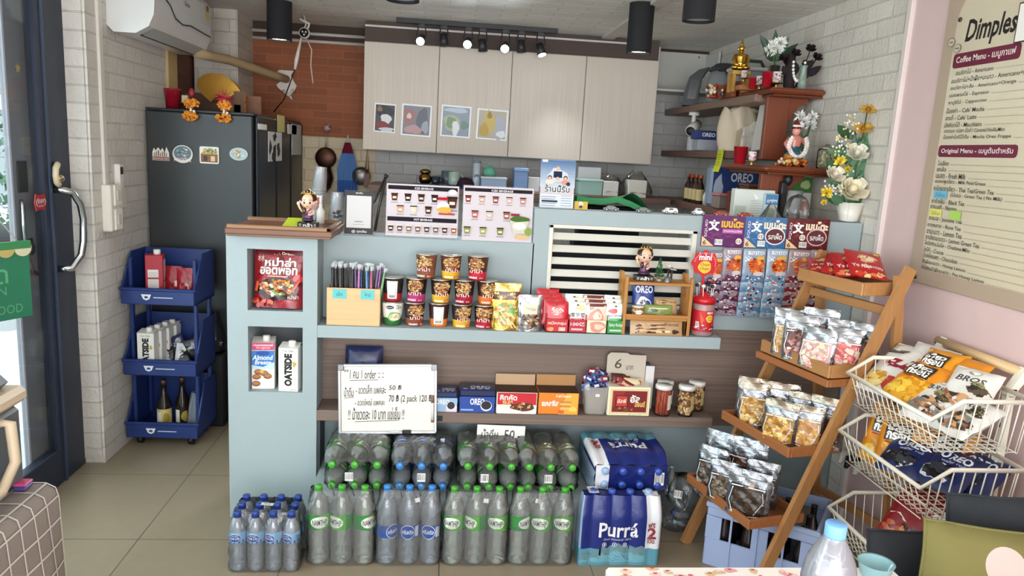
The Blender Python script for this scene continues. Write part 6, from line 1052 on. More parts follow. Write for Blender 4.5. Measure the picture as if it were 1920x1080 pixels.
# deity figure with garlands
x0 = spot(1490, 270, 3.6); t = thing('deity_figure', 'seated deity figure with flower garlands on the lower altar shelf', 'statue', (x0, 3.6, ZL2)); m = MB('gloss'); m.lathe([(.055, 0), (.06, .02), (.05, .03)], '#a8481c', n=18); m.lathe([(.05, .03), (.045, .06), (.03, .075), (.026, .10), (.034, .13), (.03, .145), (.012, .155)], ['#c87a2c', '#3a6a74', '#2c5a66', '#d88a7a', '#d88a7a', '#d88a7a'], n=18, sy=.75); m.ball((0, -.003, .175), (.02, .02, .024), '#e09a8c', n=14)
for q in (-1, 1): m.tube([(q*.03, 0, .14), (q*.052, -.01, .11), (q*.045, -.03, .085)], [.01, .009, .008], '#d88a7a')
m.build('figure_body', t); m = MB('gold'); m.lathe([(.022, .185), (.02, .2), (.012, .215), (.002, .235)], '#b05a4a', n=14); m.build('headdress', t); m = MB('satin')
for i in range(40): b = -2.3+4.6*i/39; m.ball((.045*sin(b)+(.006 if i % 2 else -.004), -.035-.01*abs(cos(b)), .105-.055*cos(b)), .0085, R.choice(['#f4f0e8', '#e8ece8', '#f0e8dc', '#e8c8c4']), n=6, m=4)
m.build('garland', t); m = MB('satin')
for i in range(16): b = 2*pi*i/16; m.ball((.023*cos(b), -.01-.012*sin(b)-.008, .198), .006, '#f0e8e4', n=6, m=4)
m.build('head_garland', t)
t = thing('flower_tray', 'heap of orange and brown petals in front of deity figure', 'flowers', (spot(1488, 300, 3.5), 3.5, ZL2)); m = MB('matte'); 
for i in range(70): m.ball((R.uniform(-.075, .065), R.uniform(-.03, .03), R.uniform(.004, .035)), R.uniform(.006, .011), R.choice(['#c86a1c', '#e0a03c', '#a8421c', '#6a2a18', '#e8c060', '#d8c4b0']), n=6, m=4)
m.build('petals', t)
x0 = spot(1508, 250, 3.72); t = thing('flower_vase', 'white chrysanthemums behind the deity figure on the lower altar', 'flower vase', (x0, 3.72, ZL2)); lathe1(t, 'vase', [(.02, 0), (.024, .05), (.018, .08)], '#d8e0e0'); m = MB('satin')
for px, py in ((1500, 218), (1522, 220), (1520, 235)): p = at(px, py, Y=3.72); m.tube([(0, 0, .05), (p.x-x0, 0, p.z-ZL2)], .003, '#3f6a3c', n=4); leaf(m, (0, 0, .08), (p.x-x0+R.uniform(-.03, .03), 0, p.z-ZL2-.07), .015, '#2f5236')
m.build('stems', t); m = MB('satin')
for px, py in ((1500, 218), (1524, 219), (1520, 236), (1508, 228)): p = at(px, py, Y=3.71); blossom(m, (p.x-x0, -.01, p.z-ZL2), .036, ['#f0f0ea', '#e4e6dc', '#f6f6f2'], 46)
m.build('blossoms', t)
t = thing('glass_jar', 'small glass jar of yellowish cubes at right of lower altar', 'jar', (spot(1549, 300, 3.47), 3.47, ZL2)); lathe1(t, 'jar_body', [(.04, 0), (.044, .008), (.044, .08), (.04, .09)], '#f0f4f0', 'acrylic'); m = MB('satin')
for i in range(60): b = R.random()*6.28; q = .032*math.sqrt(R.random()); z_ = R.uniform(.012, .075); m.box(q*cos(b)-.007, q*sin(b)-.007, z_-.007, q*cos(b)+.007, q*sin(b)+.007, z_+.007, R.choice(['#c8b890', '#d8ccac', '#a8986c']), b=.002)
o = m.build('cubes', t); o['kind'] = 'stuff'; lathe1(t, 'jar_lid', [(.042, .09), (.043, .1), (.012, .104), (.01, .115)], '#a8a498', 'steel')
# topmost shelf: kettle, appliance, white wall box
x0 = spot(1283, 180, 4.75); t = thing('coffee_grinder', 'black and grey upright appliance with dark panel on topmost shelf', 'appliance', (1.645, 5.0, ZT+.001), rad(-20)); t.scale = (.82, .82, .82); m = MB('satin'); m.prism([(-.09, 0), (.05, 0), (.03, .05), (.05, .22), (.10, .30), (.02, .28), (-.05, .22), (-.08, .1)], -.09, .05, '#17181a'); m.build('body', t); m = MB('gloss'); m.prism([(-.055, .05), (.01, .05), (.03, .2), (-.03, .2)], -.092, -.09, '#3a3c40'); m.prism([(-.045, .06), (.005, .06), (.022, .19), (-.022, .19)], -.094, -.092, '#1a1a1c'); m.build('front_panel', t)
t = thing('electric_kettle', 'large grey kettle with black curved handle on the topmost shelf', 'kettle', (1.73, 4.72, ZT+.001)); t.scale = (.85, .85, .85); m = MB('satin'); m.lathe([(.10, 0), (.115, .02), (.115, .15), (.10, .22), (.06, .255), (.02, .262)], '#8c8d8e', n=28); m.build('kettle_body', t); m = MB('satin'); m.tube([(-.06, -.07, .24), (-.03, -.125, .235), (.01, -.145, .16), (.0, -.135, .05)], [.016, .018, .018, .014], '#2a2a2c', n=10); m.build('handle', t); m = MB('satin'); m.lathe([(.11, .235), (.115, .25), (.06, .29), (.02, .295)], '#3c3d40', n=24); m.build('lid', t)
t = thing('clear_container', 'clear plastic lidded container behind the altar tables on topmost shelf', 'container', (1.75, 4.40, ZT+.001)); m = MB('plastic'); m.box(-.09, -.08, 0, .09, .08, .17, '#e4e6e6', b=.01); m.build('container', t); m = MB('satin'); m.box(-.095, -.085, .17, .095, .085, .19, '#c8cac8', b=.006); m.build('lid', t); m = MB('satin'); m.tube([(-.06, -.05, .19), (-.02, -.05, .225), (.06, -.05, .225), (.08, -.05, .19)], .01, '#3a3a3c'); m.build('handle', t)
t = thing('wall_box', 'white open wall box in the corner right of the cabinets', 'wall box', (1.43, 5.2, 2.09)); m = MB('satin')
for b_ in ((0, 0, 0, .016, .295, .28), (0, .279, 0, .45, .295, .29), (0, 0, -.012, .45, .295, .004), (.434, .02, 0, .45, .295, .28)): m.box(*b_, '#d4d2cc', b=.003)
m.build('panels', t)
for q in (.06, .38): m = MB('satin'); m.cyl((q, .276, .265), (q, .279, .265), .006, '#5a5854', n=8); m.build('screw', t)
# middle shelf
t = thing('security_camera', 'white bullet security camera under the topmost wall shelf', 'camera', (1.64, 4.95, 1.93)); m = MB('satin'); m.cyl((0, 0, 0), (0, 0, -.02), .035, '#ecebe6', n=18); m.cyl((0, 0, -.02), (0, 0, -.075), .014, '#e4e2dc'); m.build('mount', t); m = MB('satin'); c = Vector((0, -.02, -.1)); d_ = Vector((-.55, -.75, -.38)).normalized(); m.cyl(c-d_*.06, c+d_*.07, .036, '#e2ddd4', n=20); m.cyl(c+d_*.07, c+d_*.072, .03, '#1c1c1e', n=20); m.cyl(c+d_*.072, c+d_*.078, .014, '#3a3c40', n=14); m.build('camera_body', t)
bx2 = lambda x0_, y0_, z, w, d, h, col, lab, name, cat, art=None, rz=0, mat='satin', group=None: None
def sb(x, y, z, w, d, h, col, lab, name, cat, art=None, rz=0, mat='satin', b=.003, group=None, lidc=None):
    t = thing(name, lab, cat, (x, y, z+.001), rz, group); m, f = carton(w, d, h, col, b, mat)
    if art: art(Art(m, f), w, h)
    m.build('box_body', t)
    if lidc: m = MB('satin'); m.box(-w/2-.004, -d/2-.004, h, w/2+.004, d/2+.004, h+.014, lidc, b=.003); m.build('lid', t)
    return t
def a_orw(a, w, h): a.text('OREO', -w*.25, h*.3, w*.2, h*.75, '#f0f2f6', .03); a.rect(w*.25, h*.1, w*.48, h*.9, '#d8b860')
sb(1.655, 4.7, ZM+.07, .19, .08, .055, '#2a3a74', 'dark blue biscuit box lying on white carton, middle shelf', 'biscuit_box', 'biscuits', a_orw); sb(1.65, 4.68, ZM, .15, .1, .068, '#a8aab4', 'grey white carton under the blue biscuit box', 'storage_carton', 'carton'); sb(1.62, 4.86, ZM, .06, .06, .09, '#d8dade', 'small white tub at far end of the middle shelf', 'storage_carton', 'tub')
t = thing('paper_bag', 'large beige translucent bag slumped on the middle wall shelf', 'bag', (1.72, 4.3, ZM+.001)); m = MB('crinkle'); m.grid(lambda u, v: ((.13+.02*sin(u*25+v*4))*cos(2*pi*u)*(1-.35*v*v)-.02*v, (.15+.02*sin(u*31))*sin(2*pi*u)*(1-.5*v*v), .24*v+.02*sin(u*19)*v), 36, 12, '#d8c8b0', wrap=True); m.ball((0, 0, .23), (.09, .08, .03), '#d4c4ac'); m.build('bag_body', t); m = MB('film'); m.grid(lambda u, v: (-.1+.22*u, -.17+.03*sin(u*9), .02+.22*v*(.4+.6*u)), 10, 6, '#f0ece4'); m.build('film', t)
m = MB('paper'); m.box(-.04, -.06, 0, .04, .06, .28, '#dcdad4', b=.003); single(m, 'paper_roll', 'white upright paper sheet bundle beside the altar post', 'paper', (1.72, 3.99, ZM+.001), 0, None, (rad(-6), rad(8), 0))
p = at(1351, 300, X=1.593); m = MB('paper'); m.grid(lambda u, v: (-.004-.02*(1-v)**2, .05-.1*u, -.11+.13*v), 4, 6, '#d4d83c'); a = Art(m, lambda u, v, o: (-.008-.02*max(0, -v/.11)**1.2-o, -u, v)); [a.line([(-.035, -.01-.015*i), (.03, -.01-.015*i)], .002, '#5a6a2c') for i in range(5)]; single(m, 'sticky_note', 'yellow sticky note hanging from the middle wall shelf edge', 'note', (1.593, p.y, ZM-.012))
# lowest shelf, seen over the counter
for i, (y, c, lb) in enumerate(((4.9, '#3a2018', 'first'), (4.82, '#2c1c18', 'second'), (4.74, '#4a2a1c', 'third'), (4.66, '#3a241c', 'fourth'))):
    t = thing('sauce_bottle', lb+' dark sauce bottle from the cabinets on lowest wall shelf', 'bottle', (1.63, y, ZLo+.001), 0, 'sauce bottles on the lowest shelf'); lathe1(t, 'bottle_body', [(.022, 0), (.024, .005), (.024, .11), (.01, .14), (.01, .16)], c); lathe1(t, 'bottle_cap', [(.012, .16), (.012, .18)], '#c8502c' if i % 2 else '#b8402c'); m = MB('satin'); m.lathe([(.0245, .02), (.0245, .09)], '#d8c48c', n=18, caps=False); m.build('bottle_label', t)
t = thing('syrup_bottle', 'white bottle with black pump top on lowest wall shelf', 'bottle', (1.64, 4.52, ZLo+.001)); lathe1(t, 'bottle_body', [(.035, 0), (.038, .06), (.016, .10), (.014, .11)], '#e4e2dc'); lathe1(t, 'bottle_cap', [(.016, .11), (.016, .165)], '#1c1a1c')
def a_orb(a, w, h): a.rect(-w*.46, h*.3, w*.46, h*.95, '#26407c'); a.text('OREO', -w*.1, h*.62, w*.36, h*.84, '#eef0f4', .03); a.text('OREO', 0, h*.36, w*.3, h*.5, '#c8d0e0', .01); a.disc(-w*.34, h*.5, w*.1, h*.25, '#b8c8dc', 10, .2)
sb(1.74, 4.42, ZLo, .30, .1, .25, '#8a9cb4', 'large blue cookie bag standing at the back of lowest shelf', 'cookie_bag', 'bag', a_orb, 0, 'crinkle', .02); sb(1.66, 4.26, ZLo, .15, .12, .075, '#d8c8c4', 'clear box with pink lid on lowest wall shelf', 'food_box', 'container', None, 0, 'plastic', .006, 'food boxes on the lowest shelf', '#c07a80')
sb(1.80, 4.2, ZLo, .15, .14, .14, '#7a4a3c', 'brown lidded box at the back of lowest wall shelf', 'food_box', 'container', None, 0, 'satin', .004, 'food boxes on the lowest shelf', '#8a5a48'); sb(1.82, 4.0, ZLo, .13, .14, .15, '#8a5e50', 'brown box with white latch on the lowest shelf', 'food_box', 'container', lambda a, w, h: (a.rect(-w*.3, h*.6, w*.3, h*.92, '#d8d0cc'), a.rect(-w*.2, h*.55, w*.2, h*.8, '#8a5e50')), 0, 'satin', .004, 'food boxes on the lowest shelf')
sb(1.66, 3.98, ZLo, .11, .10, .115, '#d4d0cc', 'tall clear lidded tub left of the yellow carton', 'food_box', 'container', None, 0, 'plastic', .008, 'food boxes on the lowest shelf', '#e4e2de'); sb(1.70, 3.82, ZLo, .16, .12, .07, '#d0c8c2', 'low clear tub of brown contents before the yellow carton', 'food_box', 'container', lambda a, w, h: a.crumbs(0, h*.4, w*.4, h*.3, ['#8a5a44', '#b07a60'], 20, .012), 0, 'plastic', .008, 'food boxes on the lowest shelf', '#dcdad6')
sb(1.71, 3.66, ZLo, .05, .06, .12, '#e0b444', 'narrow yellow carton on the lowest wall shelf', 'food_box', 'carton', lambda a, w, h: a.rect(-w*.3, h*.1, w*.3, h*.8, '#d8923c'), lidc='#e8c848'); sb(1.62, 4.1, ZLo, .04, .05, .11, '#6a2f22', 'small dark red carton beside the pink lidded box', 'food_box', 'carton', lambda a, w, h: a.disc(0, h*.4, w*.3, h*.15, '#d8a060', 12))
p = at(1412, 365, Y=3.5); sb(p.x, 3.5, ZLo, .20, .05, .145, '#d4dcd4', 'pale grey green box with white print on lowest shelf', 'food_box', 'carton', lambda a, w, h: (a.rect(-w*.47, h*.1, -w*.2, h*.45, '#b8c4b8'), a.poly([(-w*.05, h*.9), (w*.1, h*.72), (w*.02, h*.68)], '#f2f4f0'), [a.line([(-w*.1, h*(.15+.08*i)), (w*.42, h*(.15+.08*i))], .002, '#98a498') for i in range(7)])); p = at(1444, 368, Y=3.47); sb(p.x, 3.47, ZLo, .065, .05, .13, '#c8d4dc', 'narrow blue and white packet beside the grey green box', 'food_box', 'carton', lambda a, w, h: (a.rect(-w*.48, h*.6, w*.48, h*.98, '#4a86b4'), a.text('AMPM', -w*.4, h*.68, w*.4, h*.8, '#f2f4f6', .02), a.disc(0, h*.3, w*.35, h*.2, '#8a9a7c', 12, .1)))
sb(1.80, 3.72, ZLo, .13, .12, .22, '#e0dcd4', 'white and green carton behind the grey green box', 'food_box', 'carton', lambda a, w, h: (a.rect(-w*.48, h*.62, w*.48, h*.98, '#3f7a34'), a.disc(w*.2, h*.8, w*.2, h*.1, '#b8c890', 12, .1), a.disc(w*.2, h*.3, w*.2, h*.12, '#c86a4a', 12, .1)))
t = thing('cup_dispenser', 'black dispenser with clear cups at the right end of shelf', 'dispenser', (at(1472, 370, Y=3.5).x, 3.5, ZLo+.001)); m = MB('satin'); m.box(-.03, -.02, 0, .0, .03, .19, '#1c1a1b', b=.006); m.ball((.0, -.01, .2), (.022, .022, .03), '#161415'); m.build('dispenser_body', t); m = MB('plastic'); m.lathe([(.034, 0), (.04, .11), (.04, .15)], '#eef0f2', n=18); o = m.build('cups', t); o.location = (.045, 0, 0)
t = thing('plastic_bag', 'knotted clear plastic bag on the counter behind red card', 'bag', (at(1505, 395, Y=3.3).x, 3.36, ZLo+.03), 0, 'clear bags near the flower pot'); m = MB('film'); m.grid(lambda u, v: ((.06+.012*sin(u*25))*cos(2*pi*u)*(1-v**3)**.5, (.05+.01*sin(u*31))*sin(2*pi*u)*(1-v**3)**.5, .11*v), 30, 8, '#f4f4f2', wrap=True); m.build('bag', t)
t = thing('plastic_bag', 'knotted clear bag hanging over the blue card top edge', 'bag', (at(1448, 398, Y=3.22).x, 3.235, ZH+.002), 0, 'clear bags near the flower pot'); m = MB('film'); m.grid(lambda u, v: ((.05+.012*sin(u*25))*cos(2*pi*u)*(1-.8*v), (.03+.008*sin(u*31))*sin(2*pi*u)*(1-.8*v), .065*v), 30, 8, '#f4f4f2', wrap=True); m.build('bag', t)
# flower pot at the end of the counter
Yp = 3.25; c0 = at(1590, 410, Y=Yp); t = thing('flower_pot', 'white pot of yellow and cream artificial flowers on counter end', 'flower pot', (c0.x, Yp, ZH+.002)); m = MB('gloss'); m.lathe([(.036, 0), (.04, .005), (.056, .082), (.056, .086), (.048, .084)], '#e8e4da', n=4, smooth=False, a0=pi/4+.2); m.lathe([(.034, .0), (.038, .004), (.054, .08)], '#e8e4da', n=24); m.build('pot', t)
def P3(px, py, dy=0): p = at(px, py, Y=Yp+dy); return Vector((p.x-c0.x, dy, p.z-ZH-.002))
m = MB('satin')
for a_, b_ in (((1585, 390), (1628, 330)), ((1590, 360), (1640, 290)), ((1600, 330), (1640, 245)), ((1600, 300), (1625, 270)), ((1595, 370), (1560, 340)), ((1600, 345), (1650, 340)), ((1608, 310), (1632, 300)), ((1590, 380), (1645, 345)), ((1588, 300), (1560, 285)), ((1600, 280), (1635, 262)), ((1600, 260), (1580, 240)), ((1605, 335), (1620, 290)), ((1580, 350), (1600, 310)), ((1575, 340), (1560, 300)), ((1595, 310), (1580, 270)), ((1600, 320), (1612, 255)), ((1585, 385), (1555, 365)), ((1600, 385), (1625, 365))): [leaf(m, P3(a_[0]+R.uniform(-8, 8), a_[1], .01), P3(b_[0]+dx_, b_[1]+dx_*.6, R.uniform(-.03, .03)), .022, R.choice(['#3f6a48', '#55805c', '#2f5438', '#4a7450'])) for dx_ in (-10, 8)]; leaf(m, P3(*a_, .01), P3(*b_, R.uniform(-.03, .03)), .022, R.choice(['#3f6a48', '#55805c', '#2f5438', '#4a7450']))
for px, py in ((1627, 205), (1622, 240), (1585, 300), (1600, 345)): m.tube([P3(1588, 385), P3(1605, 320), P3(px, py)], .003, '#5a6a3c', n=4)
m.build('leaves', t)
for (px, py, r, c1, c2, nm) in ((1598, 357, .066, '#f2ead4', '#e8dcb8', 'cream_rose'), (1607, 288, .046, '#eeeadc', '#dcd8c0', 'white_rose'), (1565, 328, .044, '#f0ead8', '#e0d8c0', 'white_rose')): m = MB('satin'); rose(m, P3(px, py, -.03), r, c1, c2, 20); m.build(nm, t)
for (px, py, r) in ((1575, 303, .032), (1550, 362, .032), (1590, 318, .022), (1545, 380, .018)): m = MB('satin'); blossom(m, P3(px, py, -.03), r, ['#e8cc2c', '#d8b424', '#f0dc50'], 40, petal=.9); m.build('yellow_flower', t)
for (px, py, r) in ((1628, 207, .045), (1618, 243, .05)):
    m = MB('satin'); c = P3(px, py, -.01); tl = Vector((-.25, -.5, .8)).normalized(); s1 = tl.cross(Vector((1, 0, .3))).normalized(); s2 = tl.cross(s1)
    for i in range(16): b = i*2*pi/16; d_ = (s1*cos(b)+s2*sin(b))*r+tl*.014*R.uniform(.2, 1.2); e_ = (s1*cos(b+1.57)+s2*sin(b+1.57))*.008; m.add([c, c+d_*.55+e_, c+d_, c+d_*.55-e_], [(0, 1, 2, 3)], R.choice(['#d8a432', '#e0b040', '#c8902a']))
    m.ball(c+tl*.006, .012, '#8a5a20', n=8, m=6); m.build('sunflower', t)
m = MB('satin')
for i in range(110): px, py = R.choice([(1595, 240), (1580, 265), (1560, 350), (1590, 330), (1575, 285), (1570, 355), (1600, 225)]); m.ball(P3(px+R.uniform(-14, 14), py+R.uniform(-12, 12), R.uniform(-.04, .01)), .0055, R.choice(['#f4f2e8', '#e8e8dc', '#e4d080']), n=6, m=4)
m.build('small_white_flowers', t)
# ================================================================ menu board on the pink wall
XB = 1.872; t = thing('menu_board', 'large beige drinks menu board with maroon bars on pink wall', 'menu board', (XB, 0, 0)); m = MB('satin'); bf = lambda u, v, o: (-o, -u, v)
yL = -2.80; m.box(0, 1.2, 1.182, .012, 2.80, 2.30, '#b3a08c', b=.003); a = Art(m, bf, 'gloss', .0002, .0004)
def bq(px, py): p = at(px, py, X=XB); return -p.y, p.z
rc = .1; pts = []
for cx_, cz_, b0 in ((-1.3, 1.24, -pi/2), (-1.3, 2.25, 0), (yL+.065+.14, 2.25-.14+.04, pi/2), (yL+.065+rc, 1.24+rc, pi)):
    r_ = .14 if b0 == pi/2 else rc if b0 == pi else .001
    for i in range(9): b = b0+pi/2*i/8; pts.append((cx_+r_*cos(b), cz_+r_*sin(b)))
a.poly(pts, '#d0c6ac'); a.k += .0004; m.build('board', t); m = MB('satin'); a = Art(m, bf, 'print', .0001, .001)
def mtext(tx, p0_, p1_, hpx, col='#3a3430', bold=.004, dots=True):
    u0, v0 = bq(*p0_); u1, v1 = bq(*p1_); h = hpx/1393.5*math.hypot(2.4, 1.9)*1.02; v = (v0+v1)/2; a.text(tx, u0, v-h*.5, u1, v+h*.5, col, bold)
    if dots: 
        w_ = u1+.015
        while w_ < -2.02: a.k -= .0001; a.rect(w_, v-h*.35, w_+.003, v-h*.35+.003, '#8a8070'); w_ += .009
def bar(p0_, p1_, hpx, tx, f0, f1):
    u0, v0 = bq(*p0_); u1, v1 = bq(*p1_); v = (v0+v1)/2; h = hpx/1393.5*3.05; k = .012; pts = [(x_+k*cos(b), z_+k*sin(b)) for x_, z_, b0 in ((u1-k, v-h/2+k, -pi/2), (u1-k, v+h/2-k, 0), (u0+k, v+h/2-k, pi/2), (u0+k, v-h/2+k, pi)) for b in (b0, b0+pi/4, b0+pi/2)]
    a.poly(pts, '#6a1f38'); a.text(tx, u0+(u1-u0)*f0, v-h*.30, u0+(u1-u0)*f1, v+h*.30, '#f0e4dc', .012)
u0, v0 = bq(1811, 66); u1, v1 = bq(1908, 45); a.text('Dimples', u0, v0-.048, u1, v0+.052, '#221e1e', .025, .18)
bar((1788, 114), (1915, 96), 24, 'Coffee Menu - เมนูกาแฟ', .05, .93); bar((1760, 284), (1909, 283), 20, 'Original Menu - เมนูต้นตำหรับ', .04, .95)
CM = [((1793, 136), (1864, 127), 'อเมริกาโน่ - Americano'), ((1785, 151), (1926, 134), 'อเมริกาโน่+น้ำผึ้ง+มะนาว - Americano+H'), ((1783, 166), (1906, 152), 'อเมริกาโน่+ส้ม - Americano+Orange'), ((1781, 180), (1855, 172), 'เอสเพรสโซ่ - Espresso'), ((1779, 194), (1851, 187), 'คาปูชิโน่ - Cappuccino'), ((1776, 208), (1847, 203), "ม็อคค่า - Cafe' Mocha"), ((1774, 221), (1832, 218), "ลาเต้ - Cafe' Latte"), ((1772, 234), (1842, 232), 'มัคคิอาโต้ - Macchiato'), ((1770, 258), (1897, 255), 'ม็อคค่าโอรีโอ้ปั่น - Mocha Oreo Frappe'),
      ((1760, 306), (1780, 306), 'โอเลี้ยง'), ((1758, 317), (1775, 317), 'ยกล้อ'), ((1756, 330), (1812, 331), 'นมสด - Fresh Milk'), ((1754, 341), (1849, 345), 'นมชมพู/เขียว - Milk Pink/Green'), ((1752, 353), (1865, 359), 'ชาไทย/ชาเขียว - Thai Tea/Green Tea'), ((1783, 366), (1880, 374), '(ไม่นม) - Green Tea ( No Milk)'), ((1748, 377), (1810, 380), 'ชาดำเย็น - Black Tea'), ((1746, 387), (1795, 391), 'ชาเนสที - Nestea'), ((1743, 411), (1805, 416), 'ชามะลิ - Jasmine Tea'), ((1740, 423), (1803, 430), 'ชากุหลาบ - Rose Tea'), ((1739, 434), (1805, 442), 'ชามะนาว - Lemon Tea'), ((1737, 445), (1838, 459), 'ชาเขียวมะนาว - Lemon Green Tea'), ((1735, 456), (1820, 469), 'โอวัลติน,ไมโล - Ovaltine/Milo'), ((1733, 467), (1771, 473), 'โกโก้ - Cocoa'), ((1733, 478), (1797, 489), 'ช็อคโกแลต - Chocolate'), ((1731, 491), (1812, 506), 'น้ำผึ้งมะนาว - Honey Lemon'), ((1729, 503), (1847, 526), 'อัญชันน้ำผึ้งมะนาว - Pea Honey Lemon')]
for p_, q_, tx in CM: mtext(tx, p_, q_, 8.5)
mtext('คาราเมล วนิลลา มิ้นท์ / Caramel,Vanilla,Mint', (1772, 246), (1886, 242), 8, dots=False)
for px, py, c, w_, h_ in ((1765, 365, '#6cb4d0', .075, .03), (1756, 399, '#e0d870', .07, .03), (1793, 404, '#a8d060', .06, .034)):
    u0, v0 = bq(px, py); a.rect(u0-w_/2, v0-h_/2, u0+w_/2, v0+h_/2, c); a.text('ไม่มีนม' if c != '#a8d060' else '  ', u0-w_*.35, v0-h_*.25, u0+w_*.35, v0+h_*.25, '#4a5a5a') if c != '#a8d060' else 0
for px, py in ((1786, 80), (1797, 91)): u0, v0 = bq(px, py); a.disc(u0, v0, .02, .016, '#5a5048', 18); a.disc(u0, v0, .018, .0145, '#c4b8a0', 18); a.rect(u0-.01, v0-.002, u0+.01, v0+.002, '#6a6058')
u0, v0 = bq(1917, 45); a.poly([(u0-.02, v0-.06), (u0+.06, v0-.06), (u0+.06, v0+.07), (u0-.02, v0+.07)], '#3a3436'); a.poly([(u0-.016, v0-.055), (u0+.06, v0-.055), (u0+.06, v0+.065), (u0-.016, v0+.065)], '#f0ece6')
m.build('lettering', t)
for p_ in ((1717, 519), (1802, 37)): m = MB('steel'); u0, v0 = bq(*p_); m.cyl((-.001, -u0, v0), (-.006, -u0, v0), .008, '#5a4a40', n=12); m.build('screw', t)
# ================================================================ tiered wooden rack on the right
TH = rad(-76.1); OR = Vector((1.415, 2.921, 0)); wR = .418
rk = thing('tiered_rack', 'tall wooden ladder rack of four tilted trays at the right', 'rack', OR, TH)
# rack local axes: x along the trays (towards the camera), -y to the front
TR = [(1.20, 0, .24), (.845, .10, .25), (.594, .236, .25), (.327, .374, .25)]; OC = '#b48250'; OD = '#a5683c'
def beam(m, a, b, w, d, col):
    a = Vector(a); b = Vector(b); z_ = (b-a).normalized(); x_ = Vector((1, 0, 0)); y_ = z_.cross(x_).normalized(); v = [p+x_*sx*w/2+y_*sy*d/2 for p in (a, b) for sx, sy in ((-1, -1), (1, -1), (1, 1), (-1, 1))]
    m.add(v, [(3, 2, 1, 0), (4, 5, 6, 7)]+[(k, (k+1) % 4, (k+1) % 4+4, k+4) for k in range(4)], col)
for x_ in (-.012, wR+.012):
    m = MB('wood_z'); beam(m, (x_, -.34, 0), (x_, .20, 1.262), .02, .045, OC); m.build('front_leg', rk)
    m = MB('wood_z'); beam(m, (x_+(.018 if x_ > 0 else -.018)*-1, .33, 0), (x_+(.018 if x_ > 0 else -.018)*-1, .17, 1.235), .018, .04, OC); m.build('rear_leg', rk)
m = MB('wood_x'); m.box(0, .135, 1.08, wR, .155, 1.115, OC, b=.003); m.build('cross_rail', rk); m = MB('wood_x'); m.box(0, .30, .18, wR, .318, .215, OC, b=.003); m.build('cross_rail', rk)
def traypart(z, s, d, h, col, nm, par, inset=0, base=True):
    m = MB('wood_x'); k = .014; y0 = -s+inset; y1 = -s+d; x0_, x1_ = 0+inset, wR-inset
    m.box(x0_, y0, z-h, x1_, y0+k, z, col, b=.003); m.box(x0_, y1-k, z-h, x1_, y1, z, col, b=.003)
    m.box(x0_, y0+k, z-h, x0_+k, y1-k, z, col, b=.002); m.box(x1_-k, y0+k, z-h, x1_, y1-k, z, col, b=.002); m.build(nm, par)
    if base: m = MB('wood_x'); m.box(x0_+k, y0+k, z-h+.003, x1_-k, y1-k, z-h+.012, mix(col, '#3a1c10', .25)); m.build('tray_base', par)
for i, (z, s, d) in enumerate(TR):
    if i == 1: traypart(z, s, d, .028, OD, 'tray_frame', rk, 0, True); traypart(z+.052, s, d, .05, OC, 'inner_tray', rk, .012)
    elif i == 0: traypart(z, s, d, .05, OC, 'tray_frame', rk, .035)
    else: traypart(z, s, d, .038, OD, 'tray_frame', rk)
RM = Matrix.Translation(OR) @ Matrix.Rotation(TH, 4, 'Z')
# clear topped pouches on the trays
def nutbag(w, h, t_, fill, top_='#c8ccd0', wind=True, dark=False, seed=0, gusset=True):
    m, f = pouch(w, h, t_, '#8f9296' if not dark else '#8a8a8c', 'stand', 'foil', .003, seed, top_); a = Art(m, f, 'gloss')
    c0_ = mix(fill[0], '#000000', .35); a.rect(-w*.42, h*.07, w*.42, h*.68, c0_, 10, 8)
    a.crumbs(-w*.0, h*.37, w*.37, h*.29, fill, 85, w*.07, .15); a.crumbs(-w*.02, h*.2, w*.34, h*.12, fill, 30, w*.075, .15)
    a.line([(-w*.4, h*.64), (w*.4, h*.66)], .004, '#eef0f0'); a.line([(-w*.46, h*.85), (w*.46, h*.85)], .003, '#8a8e92'); a.line([(-w*.3, h*.05), (-w*.42, h*.3), (-w*.36, h*.6)], .003, '#e8eaea'); a.line([(w*.2, h*.1), (w*.38, h*.4), (w*.34, h*.6)], .0025, '#dcdedf'); a.line([(-w*.35, h*.08), (0, h*.02), (w*.35, h*.08)], .003, '#e0e2e2'); return m
PKW = ['#e8b8b4', '#e4d0bc', '#e8ccc8', '#d88a84', '#d8d4a8', '#c8a494']; NUT = ['#6a3a2c', '#d8c8b0', '#8a4a3c', '#b8706c', '#4a2c24']; COR = ['#d8a454', '#c89040', '#e8c47c', '#b87a3c']; DRK = ['#3a2c26', '#4a342a', '#2c211d', '#5a4236']; GLD = ['#c8943c', '#d8ac54', '#b07c2c', '#e4c478', '#9a6424']
